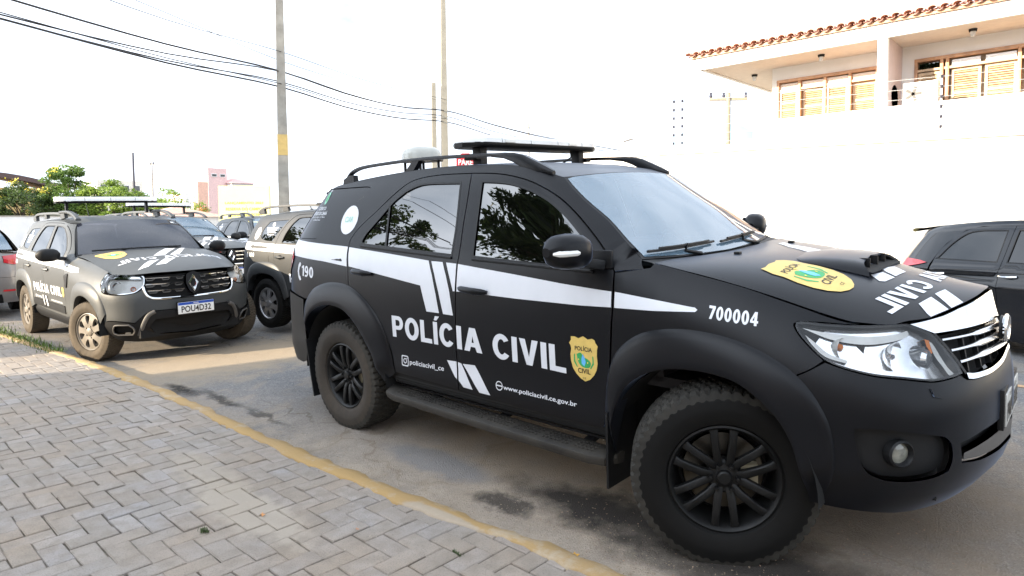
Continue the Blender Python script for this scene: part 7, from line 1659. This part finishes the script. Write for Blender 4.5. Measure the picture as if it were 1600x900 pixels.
    a = Acc(); a.patch(wsf, [(-1.02, -.02), (0, -.02), (1.02, -.02), (1.02, 1.0), (0, 1.006), (-1.02, 1.0)], .09, holes=[[(p[0]*.985, .02+p[1]*.965) for p in wo]], off=-.004, thick=.01); a.done('windscreen_trim', M_plastic, wg)
    a = Acc(); a.patch(wsf, [(.83, .93), (.90, .93), (.90, .87), (.83, .87)], .09, off=.002, thick=0); a.done('inspection_sticker', M_platew, wg)
    rc_ = Sp([-.6, -.2, .3, 1.0, 1.3, 1.6], [.035, .045, .05, .05, .045, .038])
    def roof(p):
        p = np.asarray(p, float); s_, v = p[..., 0], p[..., 1]; a_ = np.minimum(np.abs(v), 1); x1 = 1.548-.07*a_**2.2; u = -.85+s_*(x1+.85)
        P = S(np.stack([u, S.zt(u)-.001], -1)); return np.stack([P[..., 0], -P[..., 1]*v, S.zt(u)+rc_(P[..., 0])*(1-a_**2.6)], -1)
    a = Acc(centre=(.5, 0, .5)); ro = [(0, -1), (0, 0), (0, 1), (.4, 1), (1, 1), (1, .9), (1, .5), (1, 0), (1, -.5), (1, -.9), (1, -1), (.4, -1)]
    a.patch(roof, densify(ro, .04), .07, thick=.02); a.done('roof', M, car)
    mb = MB(); rows = []
    for y in np.linspace(-.76, .76, 15): f = abs(y)/.76; rows.append([(2.07-.12*f**2.4, y, 1.182-.01*f), (2.09-.06*f, y, 1.178-.01*f), (2.10, y, 1.15)])
    mb.grid(rows); mb.build('cowl_panel', M_plastic, car)
    for y0, a0, a1 in ((-.2, -.80, .0), (.45, -.05, .60)):
        b = MB(); P = [Vector(wsf(np.array([(a0+(a1-a0)*k/6, .05)]))[0])+Vector((.02, 0, .022)) for k in range(7)]; b.tube(P, .010, 6); b.tube([Vector((2.06, y0, 1.20)), P[3]], .009, 6); b.build('wiper', M_plastic, car)
    for mi in (1, -1):
        mb = MB(); rows = []
        for k in range(9):
            t = -1+2*k/8; f = max(.08, (1-abs(t)**3.0))**.5; cy = -1.01-.12*t
            rows.append([(1.86-.02*t+.060*f*c_*(1.2 if c_ > 0 else .8), mi*cy, 1.19+.078*f*s_) for c_, s_ in ((math.copysign(abs(math.cos(a_))**.7, math.cos(a_)), math.copysign(abs(math.sin(a_))**.75, math.sin(a_))) for a_ in np.linspace(0, 2*math.pi, 17)[:-1])])
        mb.grid(rows, close=True); mb.add(rows[0], [tuple(range(16))]); mb.add(rows[-1], [tuple(range(16))]); mh = mb.build('door_mirror', M_plastic, car, angle=60)
        mb = MB(); mb.bar((1.88, mi*-.84, 1.14), (1.865, mi*-.93, 1.15), .09, .04); mb.build('mirror_arm', M_plastic, mh, bevel=.006)
        mb = MB(); y = -.575*mi
        for run in ([(-.55, 1.60), (-.45, 1.645), (-.3, 1.665), (0, 1.675), (.4, 1.680), (.75, 1.675), (.95, 1.660)], [(.78, 1.690), (1.0, 1.700), (1.2, 1.688), (1.38, 1.650), (1.50, 1.600)]):
            sp_ = spline(run, 4); wd_ = .020 if run[0][0] < 0 else .030
            rows = [[(x, y+a_*wd_, z+b_*.016) for a_, b_ in ((-1, -1), (-1.1, 0), (-.7, 1), (.7, 1), (1.1, 0), (1, -1))] for x, z in sp_]; mb.grid(rows, close=True); mb.add(rows[0], [tuple(range(6))]); mb.add(rows[-1], [tuple(range(6))])
        mb.prism([(.02, y-.02, 1.60), (.16, y-.02, 1.61), (.13, y-.02, 1.68), (.05, y-.02, 1.68)], (0, .04, 0)); mb.prism([(-.55, y-.02, 1.56), (-.40, y-.02, 1.57), (-.42, y-.02, 1.65), (-.50, y-.02, 1.63)], (0, .04, 0)); mb.prism([(.80, y-.02, 1.60), (1.0, y-.02, 1.62), (.98, y-.02, 1.70), (.82, y-.02, 1.69)], (0, .04, 0))
        mb.build('roof_rail', M, car, angle=45)
        li = MB(); arch_liner(li, 0, .345, .40, mi*-.87, mi*-.50); li.build('wheel_arch_liner', M_dark, car); li = MB(); arch_liner(li, 2.64, .345, .40, mi*-.86, mi*-.48); li.build('wheel_arch_liner', M_dark, car)
        sl_ = MB(); sl_.grid([[(x, mi*-y_, z_) for y_, z_ in ((.848, .46), (.856, .42), (.84, .36), (.80, .30), (.6, .28))] for x in np.linspace(.40, 2.2, 8)]); sl_.build('sill', M_plastic, car)
    mb = MB(); mb.tube([(-.12, 0, 1.62), (-.30, 0, 1.93)], [.006, .003], 6); mb.lathe([(0, 1.60), (.03, 1.60), (.02, 1.635), (0, 1.64)], 10, 'z', (-.12, 0, 0)); mb.build('roof_antenna', M_plastic, car)
    bx = .74; mb = MB(); rows = []
    for k in range(17):
        t = -1+2*k/16; e = 1-max(0, (abs(t)-.8)/.2)**2*.6; rows.append([(bx+hx*.14*e, t*.63, 1.815+hz) for hx, hz in ((-.9, 0), (-1, .015), (-1, .03), (1, .03), (1, .015), (.9, 0))])
    mb.grid(rows, close=True); mb.add(rows[0], [tuple(range(6))]); mb.add(rows[-1], [tuple(range(6))]); lbo = mb.build('light_bar', M_plastic, car, angle=50)
    for i in range(4):
        mb = MB(); rows = []
        for t in np.linspace(-1+.5*i+.006, -.5+.5*i-.006, 6): e = 1-max(0, (abs(t)-.8)/.2)**2*.6; rows.append([(bx+hx*.14*e, t*.63, 1.84+hz*.062) for hx, hz in ((-1, 0), (-.97, .6), (-.8, 1), (.8, 1), (.97, .6), (1, 0))])
        mb.grid(rows); mb.add(rows[0], [tuple(range(6))]); mb.add(rows[-1], [tuple(range(6))]); mb.build('lamp_cover', M_barcover, lbo, angle=40)
    for y in (-.50, .50): mb = MB(); mb.box((bx, y, 1.75), (.05, .03, .15)); mb.box((bx, y*1.12, 1.70), (.09, .05, .03)); mb.build('bar_bracket', M_plastic, lbo)
    ub = MB(); ub.box((0, 0, .45), (.8, .96, .3)); ub.box((2.67, 0, .45), (.8, .92, .3)); ub.box((1.33, 0, .40), (1.9, 1.5, .2)); ub.box((3.2, 0, .42), (.3, 1.1, .25)); ub.box((-.6, 0, .5), (.35, 1.3, .25)); ub.build('underbody', M_dark, car)
    mb = MB(); mb.box((1.2, 0, .62), (2.6, 1.4, .05)); mb.box((2.0, 0, .9), (.08, 1.4, .5)); mb.box((1.5, 0, .85), (.4, 1.2, .2)); mb.box((1.25, -.35, 1.1), (.1, .45, .6)); mb.box((1.25, .35, 1.1), (.1, .45, .6)); mb.box((.5, 0, 1.05), (.12, 1.2, .5)); mb.box((1.85, 0, 1.12), (.4, 1.4, .12)); mb.build('cabin', M_dash, car, bevel=.03)
    put_wheels(car, make_wheel(.343, .215, .108, 7, M_rimtan, M_rubber_dirty), ((2.673, -.78, .343, .3, .33), (0, -.78, .343, .1, 0), (0, .78, .343, .8, 0), (2.673, .78, .343, .5, .33)))
    return car
duster = make_duster()
# ================================================================ black hatchback, silver saloon
def std_shell(L_r, L_f, wb, hw, belt, roof, xcowl, notch=False):
    n = wb+L_f
    return Shell(xf0=wb-.35, xr0=.15, FA=[0, .25, .45, .62, .75, .86, .94, .98, 1], FB=[1, .995, .98, .94, .87, .74, .52, .28, 0], FB2=[1, .99, .96, .90, .80, .65, .44, .24, 0], zmix=(.55, .85),
        RA=[0, .3, .5, .66, .78, .88, .95, .99, 1], RB=[1, .995, .98, .95, .89, .76, .52, .25, 0],
        xf=Sp([.15, .3, .5, .7, .85, 1.0], [n-.12, n-.03, n, n-.02, n-.08, n-.2]),
        xr=Sp([.2, .35, .6, .8, .95, 1.1, 1.25, roof], [-L_r+.06, -L_r, -L_r-.01, -L_r+.03, -L_r+.06, -L_r+(.14 if not notch else .1), -L_r+(.26 if not notch else .2), -L_r+(.40 if not notch else .3)]),
        W=Sp([.15, .3, .42, .55, .68, .76, .84, .92, belt, belt+.07, belt+.2, belt+.32, roof-.09, roof-.05, roof], [hw-.09, hw-.035, hw-.02, hw-.018, hw-.008, hw, hw-.022, hw-.022, hw-.05, hw-.085, hw-.145, hw-.20, hw-.255, hw-.29, hw-.36]),
        zs=Sp([0, xcowl, wb, wb+.5, n], [1, .98, .90, .80, .70]), w0=Sp([0, 9], [hw-.14, hw-.14]), wmax=hw-.01, dd=.22,
        zt=Sp([-L_r, -L_r+.4, .3, 1.0, 1.5, 2.2, 3], [roof-.11, roof-.085, roof-.045, roof-.035, roof-.06, roof-.16, roof-.3]), zref=roof-.05, belt=belt,
        xw=Sp([belt, roof-.05], [xcowl-.05, xcowl-.80]), xb0=xcowl-.2, pin=.04)

def make_car(name, label, S, P, paint, tyre=(.30, .19, .1)):
    car = thing(name, label, 'car'); wb, hw, belt, roof, xc = P['wb'], P['hw'], P['belt'], P['roof'], P['xc']; Lr = P['Lr']; UC, UR = S.uc, S.ur
    mir = lambda L_: [(2*UC-a, b) for a, b in L_][::-1]; mrr = lambda L_: [(2*UR-a, b) for a, b in L_][::-1]
    Rt = tyre[0]; rr = Rt+.055
    arch = lambda cx, a0, a1, n=14: [(cx+rr*math.cos(t), Rt+rr*math.sin(t)) for t in np.linspace(a0, a1, n)]
    sd = P['doors']; b0 = P['bseam']
    gutf = lambda x: float(S.zt(x))
    top = [(x, gutf(x)) for x in np.linspace(xc-.80, P['roof_rear'], 12)]
    body = Acc()
    # side below the belt line, rear quarter and pillars
    rearx = P['rearx']
    low = [(-.10-rr*.9, .30)]
    q = [(rearx, .46), (-rr-.02, .46)]+arch(0, math.pi-.2, .25)[0:]+[(P['rd0'], .60), (P['rd0']-.02, belt-.12), (P['rd0']-.03, belt)]
    if P['notch']: q += P['cpil_in']+[(P['roof_rear'], gutf(P['roof_rear']))]+P['cpil_out']+[(rearx, P['deck'])]
    else: q += P['cpil_in']+[(x, z-.055) for x, z in top[::-1] if x > P['cpil_in'][-1][0]]+[(xc-.02, belt-.01), (xc+.03, belt+.0)]+top+[(rearx, gutf(P['roof_rear'])-.02)]
    if P['notch']: q = q
    body.patch(S, q, .07, both=True)
    if P['notch']: body.patch(S, [(P['roof_rear'], gutf(P['roof_rear']))]+[(x, z-.055) for x, z in top[::-1]]+[(xc-.02, belt-.01), (xc+.03, belt)]+top[:-1], .07, both=True)
    body.cur = 1
    body.patch(S, [(-.3, .8), (0, .8), (.45, .3), (wb-.45, .3), (wb, .75), (wb+.35, .6), (xc, belt-.03), (-.3, belt-.02)], .14, off=-.025, thick=0, both=True)
    bo = body.done('body', [paint, M_dark], car)
    # doors with windows
    rb, fb = P['rdoor'], P['fdoor']
    for nm, o_, w_, hx in (('rear_door', rb, P['rwin'], P['rd0']+.13), ('front_door', fb, P['fwin'], b0+.12)):
        for mi in (False, True):
            a = Acc(); a.patch(S, o_, .07, holes=[w_], mirror=mi); d = a.done(nm, paint, car)
            a = Acc(); a.patch(S, w_, .1, holes=[inset(w_, .012)], off=.001, mirror=mi); a.done('window_seal', M_plastic, d)
            a = Acc(); a.patch(S, inset(w_, .008), .1, off=-.006, thick=0, mirror=mi); a.done('window_glass', M_tint, d)
            pts = np.array([(hx-.10+.2*t, .865) for t in np.linspace(0, 1, 7)]); Q, Nn = normals(S, pts); Q = Q+Nn*np.array([.004, .02, .03, .032, .03, .02, .004])[:, None]; Q = Q*[1, -1, 1] if mi else Q
            mb = MB(); mb.tube([tuple(p) for p in Q], .013, 8); mb.build('door_handle', P.get('handle', paint), d)
    if P.get('qwin'):
        for mi in (False, True): a = Acc(); a.patch(S, P['qwin'], .08, off=.004, thick=.01, mirror=mi); a.done('quarter_window', M_tint, car)
    n = wb+P['Lf']
    fen = [(P['fseam'], .22), (wb-rr-.01, .24)]+arch(wb, math.pi-.15, .15)+[(wb+rr+.03, .42), (wb+.52, .66), (wb+.40, .80), (wb+.1, .885), (xc+.05, belt-.02), (P['fseam']-.01, belt-.03)]
    for mi in (False, True): a = Acc(); a.patch(S, fen, .07, mirror=mi); a.done('front_fender', paint, car)
    fbm = [(wb+rr+.03, .18), (wb+rr+.04, .42), (wb+.52, .655), (UC-.45, .66), (UC, .66)]; 
    a = Acc(); a.patch(S, fbm+mir(fbm)[1:], .09, off=.004); a.done('front_bumper', paint, car)
    for mi in (False, True): a = Acc(); a.patch(S, [(wb+.53, .665), (UC-.5, .665), (UC-.55, .76), (wb+.43, .80)], .08, mirror=mi, off=.003); a.done('headlamp', M_reflect, car)
    a = Acc(); a.patch(S, [(UC-.45, .67), (2*UC-(UC-.45), .67), (2*UC-(UC-.5), .74), (UC-.5, .74)], .08); a.done('grille', M_dark, car)
    rbm = [(rearx-.0, .455), (-rr-.03, .455), (-rr-.02, .22), (UR, .22)]
    a = Acc(); a.patch(S, [(UR, .62), (rearx, .62), (rearx, .455), (-rr-.03, .455), (-rr-.02, .22), (UR, .22)]+[(2*UR+rr+.02, .22), (2*UR+rr+.03, .455), (2*UR-rearx, .455), (2*UR-rearx, .62)], .09, off=.012); rbo = a.done('rear_bumper', paint, car)
    a = Acc(); a.patch(S, [(UR-.5, .22), (UR+.5, .22), (UR+.45, .36), (UR-.45, .36)], .1, off=.016); a.done('bumper_insert', M_plastic, rbo)
    for mi in (False, True): a = Acc(); a.patch(S, [(rearx-.10, .40), (rearx-.35, .40), (rearx-.35, .43), (rearx-.10, .43)], .08, off=.016, mirror=mi); a.done('rear_reflector', M_red, rbo)
    deck = P['deck']
    a = Acc(); a.patch(S, [(rearx+.0, .625), (rearx, deck), (UR, deck), (2*UR-rearx, deck), (2*UR-rearx, .625), (UR, .625)], .09); tg = a.done('tailgate' if not P['notch'] else 'boot_lid', paint, car)
    for mi in (False, True): a = Acc(); a.patch(S, P['lamp'], .05, off=.010, mirror=mi); a.done('tail_lamp', M_red, car)
    # top surfaces
    def strip(x0, x1, zf, crown, nm, mat, nx=9, par=car):
        mb = MB(); rows = []
        for x in np.linspace(x0, x1, nx):
            z = zf(x); p = S(np.array((x, z))); rows.append([(p[0], p[1]*-v*.995, z+crown*(1-abs(v)**2.4)) for v in np.linspace(-1, 1, 13)])
        mb.grid(rows); return mb.build(nm, mat, par, angle=60)
    hood_z = Sp([xc, wb, wb+.45, wb+.75], [belt-.01, .905, .80, .70]); 
    mb = MB(); rows = []
    for t in np.linspace(0, 1, 12):
        r_ = []
        for v in np.linspace(-1, 1, 13):
            x1 = n-.16-.42*abs(v)**2.5; x = xc+.02-.10*abs(v)**2+t*(x1-xc-.02+.10*abs(v)**2); yy = hw-.13-.10*t*t
            r_.append((x, v*yy, float(hood_z(x))+.045*(1-abs(v)**2.4)-.02*t*abs(v)**3))
        rows.append(r_)
    mb.grid(rows); mb.build('hood', paint, car, angle=60)
    def ruled(A_, B_, bulge, nm, mat):
        mb = MB(); rows = []
        for t in np.linspace(0, 1, 7): rows.append([tuple(np.array(A_(v))*(1-t)+np.array(B_(v))*t+np.array(bulge)*math.sin(math.pi*t)) for v in np.linspace(-1, 1, 13)])
        mb.grid(rows); return mb.build(nm, mat, car, angle=60)
    yb = hw-.10; xr_ = P['roof_rear']; yt = lambda x: -float(S(np.array((x, gutf(x))))[1])
    ruled(lambda v: (xc+.03-.12*abs(v)**2.2, v*yb, belt+.0), lambda v: (xc-.74-.07*abs(v)**2, v*yt(xc-.8), gutf(xc-.78)+.035*(1-abs(v)**2)), (.01, 0, .02), 'windscreen', M_wind)
    mb = MB(); rows = []
    for x in np.linspace(xr_, xc-.80, 12): rows.append([(x+(.06*(1-abs(v)**2) if x > xc-1.0 else 0), v*yt(x), gutf(x)+.038*(1-abs(v)**2.4)) for v in np.linspace(-1, 1, 13)])
    mb.grid(rows); mb.build('roof', paint, car, angle=60)
    if P['notch']:
        x0 = P['deckx']; ruled(lambda v: (x0-.10+.10*abs(v)**2, v*(hw-.19), deck+.035), lambda v: (xr_+.02*abs(v)**2, v*yt(xr_)*.97, gutf(xr_)+.02*(1-v*v)), (-.01, 0, .03), 'rear_window', M_wind)
        mb = MB(); rows = []
        for x in np.linspace(-Lr+.05, x0+.02, 8):
            p = S(np.array((max(x, S.ur+.6), deck))); yy = (hw-.10)*(1-.25*max(0, (-Lr+.45-x)/.4)**2); rows.append([(x+.06*abs(v)**2*(x < -Lr+.2), v*yy, deck+.03*(1-abs(v)**2.4)+.018*(x < -Lr+.10)) for v in np.linspace(-1, 1, 13)])
        mb.grid(rows); mb.build('boot_deck', paint, tg, angle=60)
    else:
        a = Acc(); a.patch(S, [(rearx, deck+.01), (UR, deck+.01), (2*UR-rearx, deck+.01), (2*UR-rearx, roof-.13), (UR, roof-.10), (rearx, roof-.13)], .09); rw_ = a.done('rear_window', M_tint, tg)
        mb = MB(); rows = []
        for v in np.linspace(-1, 1, 13):
            y = v*yt(xr_)*.93; z = gutf(xr_)+.038*(1-v*v); rows.append([(xr_+.15, y, z+.02), (xr_+.02, y, z+.018), (xr_-.04, y*.97, z+.008), (xr_-.05, y*.97, z-.012), (xr_-.0, y, z-.03)])
        mb.grid(rows); mb.add(rows[0], [tuple(range(5))]); mb.add(rows[-1], [tuple(range(5))]); mb.build('roof_spoiler', paint, car, angle=50)
    for mi in (1, -1):
        mb = MB(); rows = []
        for k in range(7):
            t = -1+2*k/6; f = max(.08, 1-abs(t)**3)**.5; rows.append([(xc-.28+.06*f*math.cos(a_), mi*-(hw+.07+.09*t), belt+.06+.06*f*math.sin(a_)) for a_ in np.linspace(0, 2*math.pi, 13)[:-1]])
        mb.grid(rows, close=True); mb.add(rows[0], [tuple(range(12))]); mb.add(rows[-1], [tuple(range(12))]); mb.bar((xc-.28, mi*-(hw-.06), belt+.02), (xc-.28, mi*-(hw+.02), belt+.03), .06, .03); mb.build('door_mirror', paint, car, angle=60)
        for cx in (0, wb): li = MB(); arch_liner(li, cx, Rt, rr+.01, mi*-(hw-.02), mi*-.45); li.build('wheel_arch_liner', M_dark, car)
    ub = MB(); ub.box((wb/2, 0, .34), (wb-.75, hw*1.75, .2)); ub.box((0, 0, .40), (.8, .86, .3)); ub.box((wb, 0, .40), (.8, .86, .3)); ub.box((wb+.45, 0, .35), (.3, 1.0, .25)); ub.box((-.42, 0, .42), (.25, 1.1, .25)); ub.build('underbody', M_dark, car)
    mb = MB(); mb.box((1.1, 0, .6), (2.3, 1.2, .05)); mb.box((1.1, -.33, .95), (.12, .42, .6)); mb.box((1.1, .33, .95), (.12, .42, .6)); mb.box((.2, 0, .95), (.12, 1.1, .45)); mb.box((xc-.3, 0, belt-.08), (.4, 1.2, .15)); mb.build('cabin', M_dash, car, bevel=.03)
    put_wheels(car, make_wheel(Rt, tyre[1], tyre[2], 8, M_rimsilver, M_rubber), [(x, y*(hw-.10), Rt, .2, 0) for x in (0, wb) for y in (-1, 1)])
    return car

M_black = simple('black_gloss_paint', (.003, .0034, .005), .10, spec=.35, coat=.6, var=.1); M_silver = simple('silver_paint', (.30, .29, .28), .34, metal=.45, coat=.6, var=.05)
SH = std_shell(.68, .74, 2.5, .84, .96, 1.47, 1.98)
P_h = dict(wb=2.5, hw=.84, belt=.96, roof=1.47, xc=1.98, Lr=.68, Lf=.74, notch=False, roof_rear=-.50, rearx=-.56, deck=1.0, deckx=0, doors=None, bseam=1.02, rd0=.12, fseam=1.93, handle=M_chrome,
    cpil_in=[(.13, 1.06), (.22, 1.20), (.42, 1.345), (.62, 1.385)],
    rdoor=poly([(1.017, .22), (.50, .22)], [(.50, .22), (.46, .42), (.38, .56), (.28, .65), (.14, .70)], [(.14, .70), (.135, .85), (.125, .97)], [(.125, .97), (.14, 1.06), (.23, 1.195), (.42, 1.335), (.64, 1.378), (1.017, 1.375)]),
    fdoor=poly([(1.023, 1.375), (1.20, 1.36), (1.45, 1.26), (1.72, 1.10), (1.93, .965)], [(1.93, .965), (1.93, .22), (1.023, .22)]),
    rwin=poly([(.17, 1.035), (.30, 1.20), (.46, 1.315), (.64, 1.345)], [(.64, 1.345), (.955, 1.34)], [(.955, 1.34), (.965, 1.0)], [(.965, 1.0), (.20, 1.022), (.17, 1.035)]),
    fwin=poly([(1.07, 1.34), (1.20, 1.325), (1.42, 1.235), (1.66, 1.10), (1.80, 1.005)], [(1.80, 1.005), (1.80, .985), (1.07, .998)]),
    lamp=poly([(.04, .975), (-.14, 1.005), (-.55, 1.03), (-.90, 1.02)], [(-.90, .90), (-.60, .885), (-.40, .905), (-.14, .94), (.04, .975)]))
hatch = make_car('parked_hatchback', 'black hatchback beyond the hood of the big suv, red tail lamp and window showing', SH, P_h, M_black)
hatch.location = (2.86, 6.05, -.015); hatch.rotation_euler = (0, -.03, -.68); hatch['group'] = 'civilian cars parked in the street'
def recolour(root, old, new):
    for o in [root]+list(root.children_recursive):
        for s_ in getattr(o, 'material_slots', []):
            if s_.material == old: s_.link = 'OBJECT'; s_.material = new
h2 = dup_tree(hatch, (-19.5, -.9, -.05), (0, 0, math.pi+.35), 'white hatchback far behind the saloon at the left edge, door mirror showing'); recolour(h2, M_black, simple('white_paint', (.7, .7, .7), .3, coat=.5))
SS = std_shell(1.02, .82, 2.6, .87, .98, 1.47, 2.12, True)
P_s = dict(P_h, wb=2.6, hw=.87, xc=2.12, Lr=1.02, Lf=.82, notch=True, roof_rear=.30, rearx=-.80, deck=1.02, deckx=-.42, fseam=2.06, belt=.98, handle=M_silver,
    cpil_in=[(.10, 1.06), (.20, 1.20), (.34, 1.32), (.42, 1.36)], cpil_out=[(.05, 1.33), (-.20, 1.20), (-.42, 1.06), (-.50, 1.03)],
    fdoor=poly([(1.023, 1.375), (1.25, 1.37), (1.55, 1.27), (1.85, 1.10), (2.05, .985)], [(2.05, .985), (2.06, .22), (1.023, .22)]),
    fwin=poly([(1.07, 1.34), (1.22, 1.33), (1.50, 1.24), (1.76, 1.10), (1.90, 1.015)], [(1.90, 1.015), (1.90, .995), (1.07, 1.0)]),
    lamp=poly([(-.42, .96), (-.75, .99), (-1.12, .965)], [(-1.12, .86), (-.95, .82), (-.70, .84), (-.42, .96)]))
saloon = make_car('parked_saloon', 'silver saloon seen from behind at the left edge, red tail lamp beside the sunlit suv', SS, P_s, M_silver)
saloon.location = (-10.0, -1.80, .0); saloon.rotation_euler = (0, 0, math.pi-.02); saloon['group'] = 'civilian cars parked in the street'
d2 = dup_tree(duster, (-4.63, 1.68, .04), (.02, 0, .12), 'grey police suv showing its rear quarter just behind the black one', skip=('light_bar', 'number_plate'))
d3 = dup_tree(duster, (-11.32, 1.48, .0), (.01, 0, .10), 'grey police suv nose-on with bluish windscreen, half hidden behind the sunlit one'); recolour(d3, M_windd, M_wind)
d4 = dup_tree(duster, (-12.3, 4.3, .02), (0, 0, -.05), 'farthest grey police suv, only its windscreen corner and roof rail showing', skip=('light_bar',)); recolour(d4, M_windd, M_wind)
for d in (d2, d3, d4):
    for w_ in d.children_recursive:
        if w_.name.split('.')[0] == 'wheel':
            w_.rotation_euler[2] = math.pi if w_.location.y > 0 else 0
recolour(d2, M_wrap_d, dusty('shade_darkened_grey_paint', (.022, .024, .026), (.2, .18, .15), rough=.45, amt=.15, base_dust=.02, spec=.45)); recolour(d2, M_rimtan, M_rimsilver); recolour(d2, M_rubber_dirty, M_rubber)  # darker copy of the dark grey paint, shade put into its colour
# gear stick, small antenna on the second one
